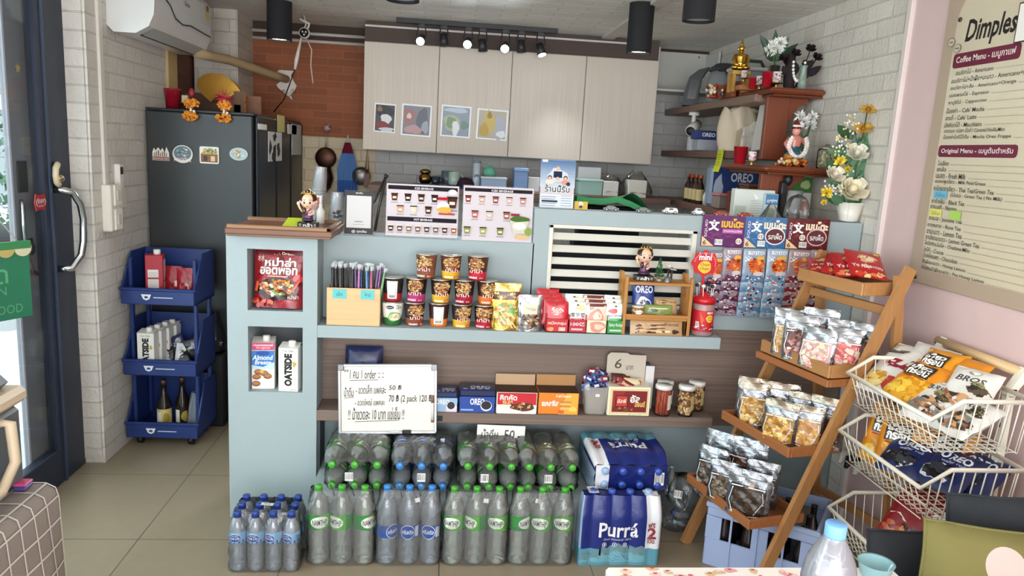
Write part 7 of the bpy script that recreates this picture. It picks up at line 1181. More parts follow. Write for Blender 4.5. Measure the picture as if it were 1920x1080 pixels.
BAGS = [
 # tray index, px left, px right, py top, py bottom(depth offset along rack), x along, y back, fill, label
 (1, .05, .10, .105, .165, ['#6a3028', '#8a4a3c', '#4a2420'], 'silver topped bag of dark red nuts, leftmost on second tray'),
 (1, .12, .05, .11, .17, ['#d8a860', '#e4c890', '#c89048', '#e0c8a4'], 'silver topped bag of yellow nuts, second on the second tray'),
 (1, .20, .045, .125, .17, NUT, 'silver topped bag of dark dried fruit, third on second tray'),
 (1, .30, .04, .125, .145, PKW, 'silver topped bag of pink marshmallows in front on second tray'),
 (1, .345, .13, .125, .15, ['#d8605c', '#e8c4b4', '#c84c48', '#e4d4b0'], 'silver topped bag of red sweets beside the rack leg'),
 (1, .16, .17, .13, .185, PKW, 'silver topped bag at the back left of the second tray'),
 (1, .27, .18, .12, .165, ['#c88a84', '#8a4a44'], 'silver topped bag at the back middle of second tray'),
 (1, .36, .20, .11, .17, ['#c8a494', '#8a5a50'], 'silver topped bag at the back right of the second tray'),
 (2, .05, .10, .11, .165, DRK, 'foil bag of dark pieces, leftmost on the third tray'),
 (2, .12, .06, .11, .165, GLD, 'narrow bag of golden pieces, second on third tray'),
 (2, .16, .15, .15, .175, ['#4a3020', '#c8a04c', '#6a4426', '#3a2418'], 'dark amber bag at the back left of the third tray'),
 (2, .245, .08, .105, .14, ['#3c2c22', '#c8b898', '#6a5a4c', '#2a1f1a', '#e4dcc8'], 'bag of brown and white mix on the third tray'),
 (2, .30, .045, .125, .15, GLD, 'bag of golden crisps at the front of third tray'),
 (2, .355, .12, .12, .15, COR, 'bag of golden corn pieces at the right of third tray'),
 (2, .27, .19, .14, .165, ['#4a3426', '#a8803c'], 'foil topped bag at the back middle of the third tray'),
 (2, .37, .20, .13, .18, ['#5a3a28', '#3a2820'], 'foil topped bag at the back right of third tray'),
 (3, .07, .10, .14, .21, DRK, 'tall foil topped bag of dark tea at left on lowest tray'),
 (3, .10, .045, .12, .165, ['#3a322c', '#5a4c40', '#8a7a68'], 'foil bag in front of the tall bag on lowest tray'),
 (3, .20, .035, .115, .15, ['#4a4038', '#6a5c4c', '#8a7a66'], 'foil topped bag of dark leaves in the middle front, lowest tray'),
 (3, .335, .05, .15, .165, ['#3c2c22', '#2c211b', '#4c3a2c'], 'foil bag of dark pieces with orange sticker on lowest tray'),
 (3, .17, .16, .14, .215, ['#5a3428', '#7a4a38', '#3a221a'], 'foil topped bag of brown nuts at the back of lowest tray'),
 (3, .28, .15, .12, .17, ['#3a3028', '#5a4a3c'], 'foil bag half hidden behind others on the lowest tray')]
for i, (tr, x_, y_, w_, h_, fill, lb) in enumerate(BAGS):
    z, s, d = TR[tr]; base = z-.038+.012 if tr > 1 else z+.052-.05+.012; m = nutbag(w_*1.05, h_*1.05, .045, fill, ['', '#a4a8ac', '#94897a', '#96979a'][tr], seed=i)
    if 'orange' in lb: m2, f2 = pouch(w_, h_, .04, '#000000', 'stand', 'foil', .003, i); Art(m, f2, 'satin', .004).disc(.01, h_*.72, .009, .009, '#d8a878', 14)
    p = RM @ Vector((x_, -s+y_, base)); single(m, 'snack_bag', lb, 'snack bag', p, TH+rad(40), 'clear snack bags on the wooden rack', (rad(-5), 0, TH+rad(40)+R.uniform(-.2, .2)))
# red packets on the top tray
def a_redp(a, w, h): a.rect(-w/2, 0, w/2, h, '#b41c24', 8, 8); a.disc(w*.05, h*.62, w*.28, h*.15, '#d8a878', 16, .06, 2); a.disc(w*.05, h*.63, w*.2, h*.1, '#f0dcc0', 14, .05); a.text('Yo ครีม', -w*.42, h*.28, w*.1, h*.42, '#f4e4dc', .03); a.text('กรุบกรอบ', -w*.1, h*.24, w*.42, h*.36, '#f0d8c8', .02); a.disc(w*.36, h*.86, w*.09, h*.05, '#c8c83c', 12); a.crumbs(0, h*.1, w*.4, h*.07, ['#e0c08c', '#c8402c', '#d87a4a'], 16, .01)
for i, (x_, y_, z_, rx, ry, rz, lb) in enumerate(((.06, .03, 1.20, -78, 4, -8, 'red snack packet lying leftmost on the top rack tray'), (.13, .05, 1.215, -70, -6, 5, 'red snack packet second from left on top tray'), (.22, .04, 1.215, -62, 3, -4, 'red snack packet with round cookie picture on top tray'), (.30, .05, 1.22, -58, -3, 8, 'red snack packet fourth from left on top tray'), (.36, .07, 1.225, -55, 5, 14, 'red snack packet propped rightmost on the top tray'))):
    m, f = pouch(.135, .185, .024, '#b41c24', 'pillow', 'gloss', .0015, i); a = Art(m, f, 'gloss'); a_redp(a, .135, .185); p = RM @ Vector((.03+x_*.86, y_+.035, z_-.014)); e_ = Matrix.Rotation(TH+rad(rz+48), 4, 'Z') @ Euler((rad(rx-9), rad(ry), 0)).to_matrix().to_4x4(); single(m, 'snack_packet', lb, 'snack packet', p, 0, 'red packets on the top rack tray', e_.to_euler())
# ================================================================ blue crate under the rack
c0 = at(1322, 1050, Z=0); t = thing('bottle_crate', 'light blue plastic bottle crate on floor under the wooden rack', 'crate', (1.10, 2.69, 0), rad(-36)); CW, CD, CH, CB = .42, .34, .27, '#9fb0d4'
m = MB('satin'); k = .014
for x0_, y0_, x1_, y1_ in ((0, 0, CW, k), (0, CD-k, CW, CD)): m.box(x0_, y0_, 0, x1_, y1_, .12, CB, b=.004); m.box(x0_, y0_, .215, x1_, y1_, CH, CB, b=.004); [m.box(q-.03, y0_, .12, q+.03, y1_, .215, CB) for q in (.03, CW/2, CW-.03)]
for x0_, x1_ in ((0, k), (CW-k, CW)): m.box(x0_, k, 0, x1_, CD-k, .12, CB, b=.004); m.box(x0_, k, .215, x1_, CD-k, CH, CB, b=.004); m.box(x0_, k, .12, x1_, .08, .215, CB); m.box(x0_, CD-.08, .12, x1_, CD-k, .215, CB)
for q in (.1, .2, .3): m.box(q-.004, -.006, .01, q+.004, 0, CH, CB)
for q in (.07, .17, .27): m.box(-.006, q-.004, .01, 0, q+.004, .12, CB)
m.box(-.006, -.006, CH-.02, CW+.006, .004, CH, CB, b=.004); m.box(-.006, .004, CH-.02, .004, CD, CH, CB, b=.003); m.box(k, k, 0, CW-k, CD-k, .01, '#7c8cb4'); m.build('crate_body', t)
m = MB('satin'); a = Art(m, lambda u, v, o: (-.007-o, CD/2-u, v)); a.disc(0, .072, .045, .040, '#8c2c4c', 24); a.disc(0, .072, .040, .035, '#c8a8b4', 24); a.disc(0, .072, .037, .032, '#8c2c4c', 24); a.crumbs(0, .072, .022, .018, ['#e4ccd4', '#d8b4c0'], 7, .010); m.build('round_emblem', t, 'maroon round emblem')
for i in range(4):
    for j in range(3): mm = thing('glass_bottle', 'dark glass bottle standing in the light blue crate', 'bottle', t.matrix_basis @ Vector((.06+.1*i, .06+.11*j, .0105)), 0, 'bottles in the blue crate'); lathe1(mm, 'bottle_body', [(.028, 0), (.03, .01), (.03, .14), (.012, .19), (.012, .235), (.014, .24)], '#2a211e', 'gloss', 14)
# ================================================================ white wire basket rack with snacks
WH = '#e4dfcf'
bt = thing('basket_rack', 'cream metal rack with three wire baskets along the pink wall', 'rack', (0, 0, 0))
for y in (2.50, 2.115):
    m = MB('satin'); m.box(1.80, y-.014, .0, 1.826, y+.014, .93, WH, b=.003); beam2 = [(1.813, y, .925), (1.80, y, .96), (1.835, y, 1.0), (1.862, y, 1.012)]
    m.box(1.80, y-.014, .925, 1.826, y+.014, .95, WH); m.add([(1.80, y-.014, .94), (1.826, y-.014, .94), (1.868, y-.014, 1.005), (1.845, y-.014, 1.02), (1.80, y+.014, .94), (1.826, y+.014, .94), (1.868, y+.014, 1.005), (1.845, y+.014, 1.02)], [(0, 1, 2, 3), (7, 6, 5, 4), (0, 3, 7, 4), (1, 5, 6, 2), (2, 6, 7, 3), (0, 4, 5, 1)], WH)
    for i in range(9): m.box(1.799, y-.003, .1+.09*i, 1.8005, y+.003, .115+.09*i, '#2a2824')
    m.build('post', bt); m = MB('satin'); m.box(1.60, y-.014, 0, 1.86, y+.014, .022, WH, b=.003); m.build('foot', bt)
m = MB('wood_y'); m.cyl((1.848, 2.12, 1.0), (1.848, 2.53, 1.0), .017, '#d8b888', n=14); m.build('hanging_rod', bt, 'pale wooden rod'); m = MB('satin'); m.cyl((1.813, 2.13, .42), (1.813, 2.49, .42), .008, WH); m.build('cross_bar', bt)
def basket(z, lo=.055):
    t = bpy.data.objects.new('wire_basket', None); COL.objects.link(t); t.parent = bt; x0_, x1_, y0_, y1_ = 1.47, 1.80, 1.985, 2.46; zb = z-.11; ze = z+.06
    m = MB('satin'); rim = [(x1_, y1_, ze), (x0_+.09, y1_, ze), (x0_, y1_-.0, z), (x0_, y0_, z), (x0_+.09, y0_, ze), (x1_, y0_, ze)]; m.tube(rim, .0075, WH, n=8, closed=True); m.build('rim', t)
    m = MB('satin'); wr = .0022; ib = .045
    for i in range(15): y = y0_+.03+(y1_-y0_-.06)*i/14; m.tube([(x0_, y, z), (x0_+ib, y, zb), (x1_-.02, y, zb), (x1_, y, ze)], wr, WH, n=4)
    for i in range(9):
        x = x0_+.03+(x1_-x0_-.05)*i/8; zt2 = z+(ze-z)*min(1, (x-x0_)/.09)
        for y, q in ((y0_, 1), (y1_, -1)): m.tube([(x, y, zt2), (max(x, x0_+ib), y+q*.02, zb)], wr, WH, n=4)
        m.tube([(x, y0_+.02, zb), (x, y1_-.02, zb)], wr, WH, n=4)
    m.tube([(x0_+ib*.55, y0_, (z+zb)/2), (x0_+ib*.55, y1_, (z+zb)/2)], wr, WH, n=4); m.build('wire_mesh', t); return t, zb
for z in (.886, .668, .365): basket(z)
def chipbag(w, h, col, art, lab, loc, rot, grp, mat='gloss', t_=.06, seed=0):
    m, f = pouch(w, h, t_, col, 'pillow', 'crinkle', .003, seed); a = Art(m, f, mat); art(a, w, h); e_ = Matrix.Rotation(rot[2], 4, 'Z') @ Matrix.Rotation(rot[0], 4, 'X') @ Matrix.Rotation(rot[1], 4, 'Y'); return single(m, 'chip_bag', lab, 'snack bag', loc, 0, grp, e_.to_euler())
def a_or_(a, w, h):
    a.crumbs(w*.1, h*.3, w*.4, h*.3, ['#e0a42c', '#f0bc40', '#d08c1c'], 50, .016); a.poly([(-w*.4, h*.1), (-w*.2, h*.08), (w*.1, h*.4), (-w*.1, h*.45)], '#d8781c'); a.crumbs(-w*.22, h*.15, w*.2, h*.09, ['#f0c84c', '#e0b034'], 14, .014); a.rect(-w*.34, h*.50, w*.24, h*.80, '#2a2422', 8, 6); a.text('เกี๊ยว', -w*.3, h*.66, w*.2, h*.79, '#f6f4ee', .05); a.text('กรอบ', -w*.3, h*.52, w*.2, h*.645, '#f6f4ee', .05); a.rect(-w*.3, h*.46, w*.2, h*.48, '#8a2f1c', 5); a.rect(-w*.4, h*.84, -w*.28, h*.9, '#f0c890', 2)
def a_whp(a, w, h): a.disc(-w*.18, h*.2, w*.26, h*.14, '#d8ac4c', 16, .1, 2); a.crumbs(-w*.18, h*.2, w*.22, h*.11, ['#e4c46c', '#c08a34', '#f0dc9c'], 26, .014); a.disc(w*.22, h*.18, w*.2, h*.12, '#b83c34', 14, .15, 2); a.text('ปู', -w*.2, h*.42, w*.4, h*.66, '#8c1f34', .06, .2); [a.line([(-w*.4, h*(.72+.03*i)), (w*(-.05+.03*i), h*(.74+.03*i))], .006, '#4a4442') for i in range(3)]
def a_whs(a, w, h): a.disc(0, h*.86, w*.14, h*.05, '#9a928c', 14); a.disc(0, h*.86, w*.12, h*.04, '#ecebe6', 14); a.text('BROS', -w*.3, h*.64, w*.3, h*.76, '#4a4440', .02, .2); a.crumbs(w*.2, h*.56, w*.2, h*.08, ['#5a4a34', '#8a8a5c', '#2c2622'], 12, .014); a.crumbs(0, h*.25, w*.38, h*.16, ['#8a5a3c', '#c89a6c', '#3a3430', '#d8d4cc', '#7a7a74', '#b07a58'], 46, .014)
ZB1 = .875-.11+.004; FL = rad(-88)
B1 = [(a_whp, '#dedbd6', .19, .25, 1.60, 2.43, .03, -52, -75, 'white crisp bag with red print, far end of the top basket'), (a_none, '#d4d2ce', .17, .2, 1.70, 2.40, .05, -40, -70, 'plain pale bag behind the others in the top basket'), (a_or_, '#e08c1c', .155, .20, 1.60, 2.30, .05, -56, -68, 'orange crisp bag lying foremost in the top basket'), (a_or_, '#e0941f', .15, .20, 1.68, 2.32, .07, -48, -72, 'orange crisp bag behind another in the top basket'), (a_none, '#dc8a20', .14, .19, 1.72, 2.26, .06, -42, -80, 'orange bag edge peeping at the back of top basket'), (a_whs, '#dcdad4', .15, .2, 1.60, 2.18, .02, -58, -62, 'white mushroom snack bag low in front, top basket'), (a_whs, '#dedcd6', .15, .19, 1.69, 2.15, .05, -44, -64, 'white mushroom snack bag standing at the back, top basket'), (a_whs, '#d8d6d0', .14, .18, 1.62, 2.09, .02, -62, -78, 'white mushroom snack bag against the near end, top basket')]
for i, (art, c, w_, h_, x_, y_, dz, rx, rz, lb) in enumerate(B1): chipbag(w_, h_, c, art, lb, (x_-.05, y_-.03, ZB1+.03+dz), (rad(rx), rad(R.uniform(-5, 5)), rad(rz)), 'snack bags in the top wire basket', seed=i)
ZB2 = .655-.11+.004
for i, (x_, y_, rx, rz, lb) in enumerate(((1.60, 2.42, -22, -52, 'orange crisp bag, leftmost upright in the middle basket'), (1.61, 2.34, -24, -50, 'orange crisp bag, second upright in the middle basket'), (1.70, 2.32, -20, -46, 'orange crisp bag, third upright in the middle basket'), (1.70, 2.24, -26, -48, 'orange crisp bag, rightmost upright in the middle basket'))): chipbag(.15, .22, '#df8e1e', a_or_, lb, (x_-.01, y_-.03, ZB2+.018), (rad(rx), rad(R.uniform(-6, 6)), rad(rz)), 'orange bags in the middle wire basket', seed=i+9, t_=.05)
def a_orbag(a, w, h): a.text('OREO', -w*.3, h*.66, w*.34, h*.84, '#f0f2f6', .04); a.text('wafer roll', -w*.2, h*.57, w*.28, h*.64, '#c8d0e0', .01); a.disc(-w*.1, h*.3, w*.32, h*.2, '#e6e8ee', 16, .1); a.crumbs(-w*.05, h*.34, w*.28, h*.16, ['#16181e', '#22262e', '#3a3e48'], 26, .016)
for i, (x_, y_, dz, rx, rz, lb) in enumerate(((1.57, 2.24, .03, -64, -60, 'dark blue cookie bag lying foremost in the middle basket'), (1.63, 2.14, .03, -60, -66, 'dark blue cookie bag at the near end of middle basket'), (1.70, 2.12, .02, -55, -70, 'dark blue cookie bag at the back corner, middle basket'))): chipbag(.16, .18, '#1c2a5c', a_orbag, lb, (x_-.03, y_-.03, ZB2+.032+dz), (rad(rx), rad(R.uniform(-5, 5)), rad(rz)), 'dark blue bags in the middle wire basket', seed=i+20, t_=.05)
def a_redb(a, w, h): a.crumbs(0, h*.85, w*.36, h*.1, ['#b8582c', '#8a3a1c', '#d88a4c'], 24, .016); a.rect(-w*.0, h*.4, w*.26, h*.58, '#e8d8d0', 3); a.rect(.006, h*.42, w*.24, h*.56, '#8c1c24', 3); a.text('กี่', .02, h*.43, w*.2, h*.55, '#f0e4dc', .02); a.poly([(-w*.45, h*.30), (-w*.3, h*.34), (w*.12, h*.12), (0, h*.06)], '#e8e0d0'); a.text('20%', -w*.2, h*.12, w*.05, h*.24, '#2a2422', .02); a.crumbs(-w*.25, h*.12, w*.16, h*.08, ['#d88a4c', '#b8582c'], 12, .014)
chipbag(.24, .28, '#8c1c24', a_redb, 'dark red crisp bag with 20% label in the lowest basket', (1.61, 2.19, .35+.0), (rad(-38), rad(8), rad(-58)), None, seed=31)
# power strip and plugs on the wall behind the rack
t = thing('power_strip', 'white power socket block on the pink wall behind the rack', 'socket', (1.87, 2.95, .33)); m = MB('satin'); m.box(-.02, -.16, 0, .014, .14, .07, '#d4ccc0', b=.004); m.build('socket_body', t)
for y, c in ((-.1, '#e4e0d8'), (.02, '#e4e0d8'), (-.03, '#1c1a1c')): m = MB('satin'); m.tube([(-.02, y, .035), (-.06, y, .03), (-.085, y-.02, .0)], [.018, .02, .008], c, n=8); m.build('plug', t)
# ================================================================ blue trolley of bins on the left
c0 = at(232, 835, Z=0); TX = -1.585
tr = thing('bin_trolley', 'navy blue three tier bin trolley beside the refrigerator', 'trolley', (TX, 3.80, 0), rad(-2)); NB = '#1f3573'; TW = .36
def bin_(z, h, fr, name='bin'):
    m = MB('satin'); d = .29; k = .008
    m.box(0, 0, z, TW, d, z+.012, NB); m.box(0, d-k, z, TW, d, z+h, NB)
    for x_ in (0, TW-k):
        v = [(x_, 0, z), (x_, d, z), (x_, d, z+h), (x_, .12, z+h), (x_, .03, z+fr+.03), (x_, 0, z+fr)]; v2 = [(p+k, q, r) for p, q, r in v]; n = 6
        m.add(v+v2, [tuple(range(n)), tuple(range(2*n-1, n-1, -1))]+[(i, i+n, (i+1) % n+n, (i+1) % n) for i in range(n)], NB)
    m.box(0, -.006, z, TW, .006, z+fr, NB, b=.004); m.box(-.008, -.012, z+fr-.016, TW+.008, .008, z+fr, NB, b=.005)
    a = Art(m, front(-.0065)); a.poly([(.10, z+fr*.62), (.15, z+fr*.62), (.14, z+fr*.34), (.125, z+fr*.26), (.11, z+fr*.34)], '#e4e8f0'); a.disc(.125, z+fr*.45, .01, .006, NB, 10); a.rect(.16, z+fr*.42, .255, z+fr*.48, '#c8d0e0'); m.build(name, tr)
ZT3 = [.05, .385, .755]
for z, h in zip(ZT3, (.27, .27, .25)): bin_(z, h, .085)
for x_ in (.012, TW-.03):
    for y_ in (.06, .25): m = MB('satin'); m.box(x_, y_, .1, x_+.018, y_+.025, .98, NB, b=.003); m.build('post', tr)
for x_ in (.05, TW-.05):
    for y_ in (.05, .24): m = MB('satin'); m.cyl((x_-.012, y_, .025), (x_+.012, y_, .025), .025, '#1a1a1e', n=14); m.cyl((x_, y_, .03), (x_, y_, .055), .012, '#2a2a30'); m.build('caster', tr)
def intr(x, y, z): return (TX+x, 3.80+y, z)
zA, zB_, zC_ = ZT3[2]+.0125, ZT3[1]+.0125, ZT3[0]+.0125
t = thing('juice_carton', 'red and white carton with screw cap in the top trolley bin', 'carton', intr(.125, .12, zA), rad(10)); m, f = carton(.085, .07, .225, '#b02030'); a = Art(m, f); a.rect(-.03, .02, .02, .10, '#e8e0dc'); a.rect(-.03, .11, .02, .15, '#e8e0dc'); [a.line([(-.026, .03+.008*i), (.016, .03+.008*i)], .0015, '#7a6a6a') for i in range(14)]; a2 = Art(m, side(.0425)); a2.rect(-.03, .0, .03, .2, '#e4dcd8'); a2.crumbs(0, .06, .025, .05, ['#c8703c', '#3a3434', '#d8a06c'], 12, .01); m.build('carton', t); m = MB('satin'); m.cyl((.01, 0, .22), (.01, 0, .25), .017, '#eeeae4', n=16); m.build('cap', t)
for i, (x_, y_, lb) in enumerate(((.20, .16, 'plain dark red packet beside the red carton, trolley top bin'), (.275, .12, 'glossy red packet at right of the trolley top bin'))): m, f = pouch(.09, .16, .05, '#9c1626', 'stand', 'crinkle', .002, i); Art(m, f, 'gloss').crumbs(.0, .06, .025, .035, ['#e0b0a0', '#c8303c', '#7a0c18'], 16 if i else 3, .01); single(m, 'coffee_packet', lb, 'packet', intr(x_, y_, zA), 0, 'red packets in the trolley')
for i, lb in enumerate(('first', 'second', 'third', 'rearmost')):
    milk('oat_milk_carton', lb+' white oat milk carton from the front in the trolley', intr(.10+.018*i, .06+.085*i, zB_), 0, 0, .085, .06, .215, rad(-4), a_oat, '#e8e4dc') if False else None
    q = milk('oat_milk_carton', lb+' white oat milk carton from the front in the trolley', 0, 0, 0, .085, .06, .215, rad(-4), a_oat, '#e8e4dc'); q.location = intr(.105+.016*i, .045+.062*i, zB_); q['group'] = 'oat milk cartons in the trolley'
for i in range(6):
    m, f = pouch(.07, .10, .03, ['#26262c', '#1c1c24', '#e0e0e4', '#2a3050', '#3a3a42', '#18181c'][i], 'pillow', 'crinkle', .003, i); Art(m, f, 'gloss').crumbs(0, .05, .025, .03, ['#c8ccd0', '#5a6a3c', '#8a8a90'], 5, .012); single(m, 'coffee_sachet', ['black sachet tilted beside the oat cartons', 'dark sachet at the bottom right of the middle bin', 'white sachet on the middle bin heap', 'navy sachet on top of the middle bin heap', 'grey sachet at right in the middle bin', 'black sachet at the back of the middle bin'][i], 'sachet', intr((.18, .29, .25, .24, .31, .26)[i], (.12, .08, .1, .14, .13, .2)[i], zB_+(.005, .0, .03, .07, .05, .06)[i]), 0, 'sachets in the trolley middle bin', (R.uniform(-.5, .1), R.uniform(-.5, .5), R.uniform(-.4, .4)))
def dbottle(x_, y_, z_, lb, col, labc, h=.27): t = thing('glass_bottle', lb, 'bottle', intr(x_, y_, z_), 0); lathe1(t, 'bottle_body', [(.032, 0), (.036, .006), (.036, h*.5), (.014, h*.72), (.012, h*.9)], col); lathe1(t, 'bottle_cap', [(.015, h*.9), (.015, h)], '#4a3a34'); m = MB('satin'); m.lathe([(.0366, .02), (.0366, .115)], labc, n=20, caps=False); a = Art(m, wrapfn(.0367)); a.rect(-.03, .03, -.004, .1, '#e8e4d4', 4); a.disc(.022, .065, .018, .03, '#a8903c', 12, .1, 3); m.build('bottle_label', t)
dbottle(.155, .10, zC_, 'dark bottle with yellow label in the bottom trolley bin', '#2a1c14', '#d8c47c'); dbottle(.235, .14, zC_, 'plain dark bottle beside the yellow labelled one', '#241812', '#221814', .275)
t = thing('plastic_bag', 'crumpled clear plastic bag in the bottom trolley bin', 'bag', intr(.31, .11, zC_)); m = MB('plastic'); m.grid(lambda u, v: ((.035+.01*sin(u*25+v*8))*cos(2*pi*u)*(1-.6*v*v), (.05+.01*sin(u*31))*sin(2*pi*u)*(1-.6*v*v), .2*v), 30, 10, '#c4ccd8', wrap=True); m.build('bag', t)
t = thing('drink_pack', 'black wrapped bottles standing on floor right behind the trolley', 'bottles', (-1.235, 4.137, .42)); m = MB('crinkle'); m.lathe([(.03, -.0), (.05, .02), (.05, .10), (.032, .16), (.02, .2), (.015, .235)], '#1c1e24', n=16); a = Art(m, lambda u, v, o: ((.06+o)*sin(u/.06), -(.06+o)*cos(u/.06), v), 'gloss'); a.crumbs(0, .06, .05, .05, ['#5a6270', '#2a2e38', '#8a94a4'], 14, .01); m.build('wrapped_bottle', t); m = MB('satin'); m.box(-.04, -.045, -.42, .06, .045, 0, '#15161a', b=.01); m.build('dark_box', t)
# ================================================================ foreground left: table with cloth and cooler
p0 = at(105, 905, Z=.75); TXR = -.94
t = thing('cloth_table', 'table with grey checked cloth in the left foreground', 'table', (TXR, 1.78, 0))
def cl(u, v):
    # over the top then down the right side
    s_ = v*1.45; y = -1.6*(1-u); w_ = .010*sin(u*16)+.006*sin(u*41)
    if s_ < .72: return (-.72+s_, y, .75)
    k = s_-.72
    if k < .06: b = k/.06*pi/2; return (.03*sin(b), y, .72+.03*cos(b))
    d = k-.06; return (.03+.05*d+w_*min(1, d*4), y+.0, .72-d)
def chk(u, v): return '#8d857e'
m = MB('fabric'); m.grid(cl, 40, 48, '#8b837c'); 
def clb(u, v):
    s_ = v*.67; x = -.72+.72*u; w_ = .006*sin(u*14)
    if s_ < .05: b = s_/.05*pi/2; return (x, .03*sin(b), .72+.03*cos(b))
    return (x+.03*u*0, .03+.04*(s_-.05)+w_*min(1, s_*4), .72-(s_-.05))
m.grid(clb, 24, 16, '#8b837c')
def clo(u, v, o): p = Vector(cl(u, v)); return (p.x+(o if v > .5 else 0), p.y, p.z+(o if v < .56 else 0))
a = Art(m, lambda u, v, o: clo(u, v, o), 'fabric', 0, .0018)
for i in range(27): v = i/26*.995+.002; a.rect(0, v, 1, v+.0032, '#cfc9c2', 40, 1)
for i in range(30): u = i/29.01; a.rect(u, 0, u+.0030, 1, '#cfc9c2', 1, 48)
m.build('tablecloth', t)
m = MB('wood_x'); m.box(-.72, -1.6, .70, -.005, 0, .745, '#6a5a4c'); m.build('tabletop', t)
for x_, y_ in ((-.66, -.06), (-.05, -.06), (-.66, -1.54), (-.05, -1.54)): m = MB('satin'); m.box(x_-.02, y_-.02, 0, x_+.02, y_+.02, .70, '#4a4642'); m.build('leg', t)
t = thing('cooler_box', 'grey cooler box with beige lid rim on the checked table', 'cooler', (-.978, 1.455, .7525), rad(0)); m = MB('satin'); m.box(-.42, -.4, 0, 0, .33, .21, '#55585c', b=.02); m.build('cooler_body', t); m = MB('satin'); m.box(-.43, -.41, .205, .01, .34, .245, '#c4b49a', b=.012); m.build('lid_rim', t); m = MB('satin'); m.box(-.40, -.38, .24, -.012, .32, .285, '#5f666c', b=.025); m.build('lid', t)
m = MB('satin'); m.tube([(.0, .22, .19), (.03, .22, .19), (.035, .22, .1), (.03, .17, .05), (.03, -.1, .05), (.035, -.16, .1), (.03, -.16, .19), (.0, -.16, .19)], .012, '#c4b49a', n=8); m.build('carry_handle', t)
m = MB('satin'); m.box(-.03, -.015, 0, .0, .02, .012, '#4a3f80', b=.004); m.box(-.03, -.015, .012, .0, .02, .018, '#c84a7c', b=.002); single(m, 'small_box', 'tiny purple and pink box on the table beside the cooler', 'box', (-.955, 1.745, .7525))
# ================================================================ foreground right: white table, bottle, cushions
t = thing('dining_table', 'white table with dessert print in the right foreground', 'table', (.39, 1.418, 0)); m = MB('gloss'); m.box(-.02, -1.3, .72, .62, 0, .75, '#ece8e2', b=.006); a = Art(m, top(.75), 'gloss')
for i in range(60):
    u, v = R.uniform(.01, .58), R.uniform(-.4, -.012) if i > 16 else R.uniform(-.05, -.012); c = R.choice(['#d87a8a', '#e0a0a8', '#c8586c', '#d8b890', '#e8c8c0']); a.k = .0004+.00001*i; a.disc(u, v, R.uniform(.006, .017), R.uniform(.004, .011), c, 12, .12); a.disc(u, v+.004, .005, .003, R.choice(['#c84a5c', '#e8d8c0', '#b86a4c']), 8, .1)
m.build('tabletop', t)
for x_, y_ in ((.03, -.06), (.56, -.06), (.03, -1.2), (.56, -1.2)): m = MB('satin'); m.box(x_-.02, y_-.02, 0, x_+.02, y_+.02, .72, '#d8d4cc'); m.build('leg', t)
p = at(1568, 985, Z=1.045); t = thing('water_bottle', 'clear water bottle with light blue cap on the white table', 'bottle', (p.x, p.y, .7505)); k = .0425; m = MB('pet'); m.lathe([(k*.6, 0), (k*.95, .004), (k, .02), (k, .205), (k*.97, .215), (k*.86, .235), (k*.66, .255), (k*.42, .272), (k*.33, .28), (k*.33, .285)], '#eaeef8', n=36); m.build('bottle_body', t); m = MB('satin'); m.lathe([(.0162, .276), (.0165, .28), (.0165, .296), (.0155, .298)], '#6ea4e0', n=36); m.build('bottle_cap', t); m = MB('plastic'); m.lathe([(k*1.01, .15), (k*1.01, .20)], '#d8cede', n=36, caps=False); Art(m, wrapfn(k*1.015), 'plastic').text('ทิพย์ SD', -.03, .165, .02, .19, '#c4507c', .02); m.build('bottle_label', t)
p = at(1640, 1065, Z=.78); t = thing('teal_bowl', 'teal bowl with drawn lines behind the clear bottle', 'bowl', (p.x, p.y, .7505)); 
m = MB('gloss'); m.lathe([(.018, 0), (.03, .01), (.037, .035), (.038, .036), (.034, .033), (.018, .006)], '#7ea8ae', n=28); m.build('bowl', t)
t.location = (.945, 1.375, .7505)
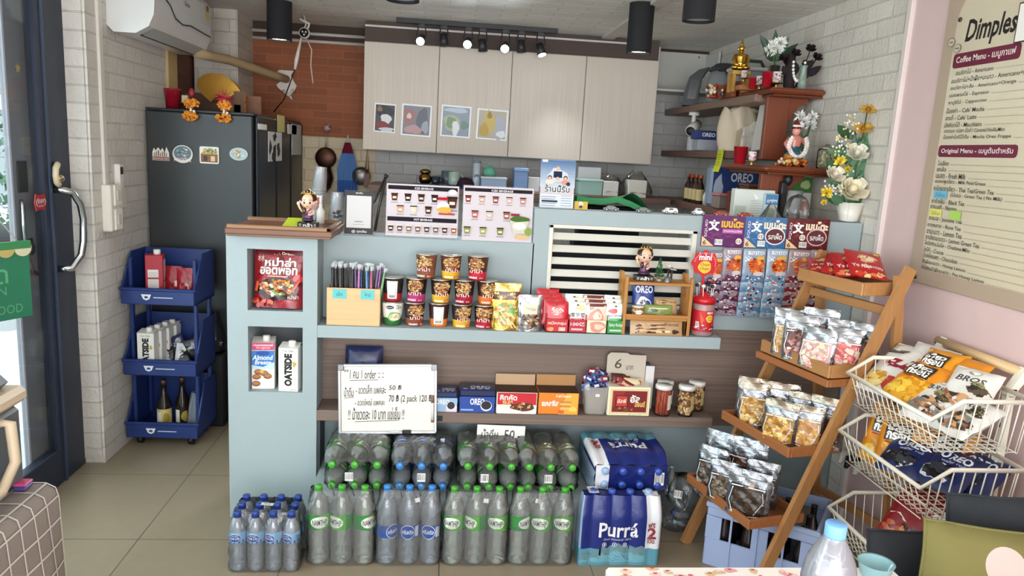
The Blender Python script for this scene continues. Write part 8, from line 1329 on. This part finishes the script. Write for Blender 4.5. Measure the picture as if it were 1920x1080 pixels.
def cushion(w, h, th, col, lab, loc, rot, mat='fabric', art=None):
    m = MB(mat); f = lambda u, v, o: ((u-.5)*w*(1+.05*(abs(2*u-1)*abs(2*v-1))**2), -th/2*(max(0, 1-abs(2*u-1)**3)*max(0, 1-abs(2*v-1)**3))**.45-o-.003*sin(u*17+v*9), (v-.5)*h*(1+.05*(abs(2*u-1)*abs(2*v-1))**2))
    m.grid(lambda u, v: f(u, v, 0), 20, 20, col); m.grid(lambda u, v: (lambda p: (p[0], -p[1], p[2]))(f(1-u, v, 0)), 20, 20, col)
    m.tube([f(u, v, 0) for u, v in [(i/10, 0) for i in range(10)]+[(1, i/10) for i in range(10)]+[(1-i/10, 1) for i in range(10)]+[(0, 1-i/10) for i in range(10)]], .004, col, closed=True)
    if art: art(Art(m, lambda u, v, o: f(u/w+.5, v/h+.5, o), mat), w, h)
    return single(m, 'cushion', lab, 'cushion', loc, 0, 'cushions in the right foreground', rot)
t = thing('bench', 'dark bench along the pink wall carrying the cushions', 'bench', (1.05, 1.78, 0)); m = MB('wood_x'); m.box(0, -1.2, .40, .82, 0, .45, '#4a3a30', b=.006); m.build('seat', t)
for x_, y_ in ((.04, -.06), (.76, -.06), (.04, -1.14), (.76, -1.14)): m = MB('wood_z'); m.box(x_-.025, y_-.025, 0, x_+.025, y_+.025, .40, '#4a3a30'); m.build('leg', t)
def cat(px, py, Y): return at(px, py, Y=Y)
p = cat(1787, 940, 1.68); cushion(.46, p.z-.452, .12, '#34383c', 'plain black cushion standing at the wall end of bench', (p.x+.23, 1.68, .452+(p.z-.452)/2), (rad(-6), rad(1.5), 0))
p = cat(1737, 1013, 1.52); cushion(.52, .30, .12, '#747045', 'olive green cushion with pale pink circle in front of the black one', (p.x+.26, 1.52, p.z-.145), (rad(-10), rad(6.5), 0), 'fabric', lambda a, w, h: a.disc(-.09, .08, .05, .045, '#d8b0a8', 24, 0, 3))
p = cat(1668, 1030, 1.6); cushion(.34, .30, .09, '#303236', 'small black cushion at left, half behind the olive cushion', (p.x+.17, 1.665, p.z-.15), (rad(-8), 0, 0))
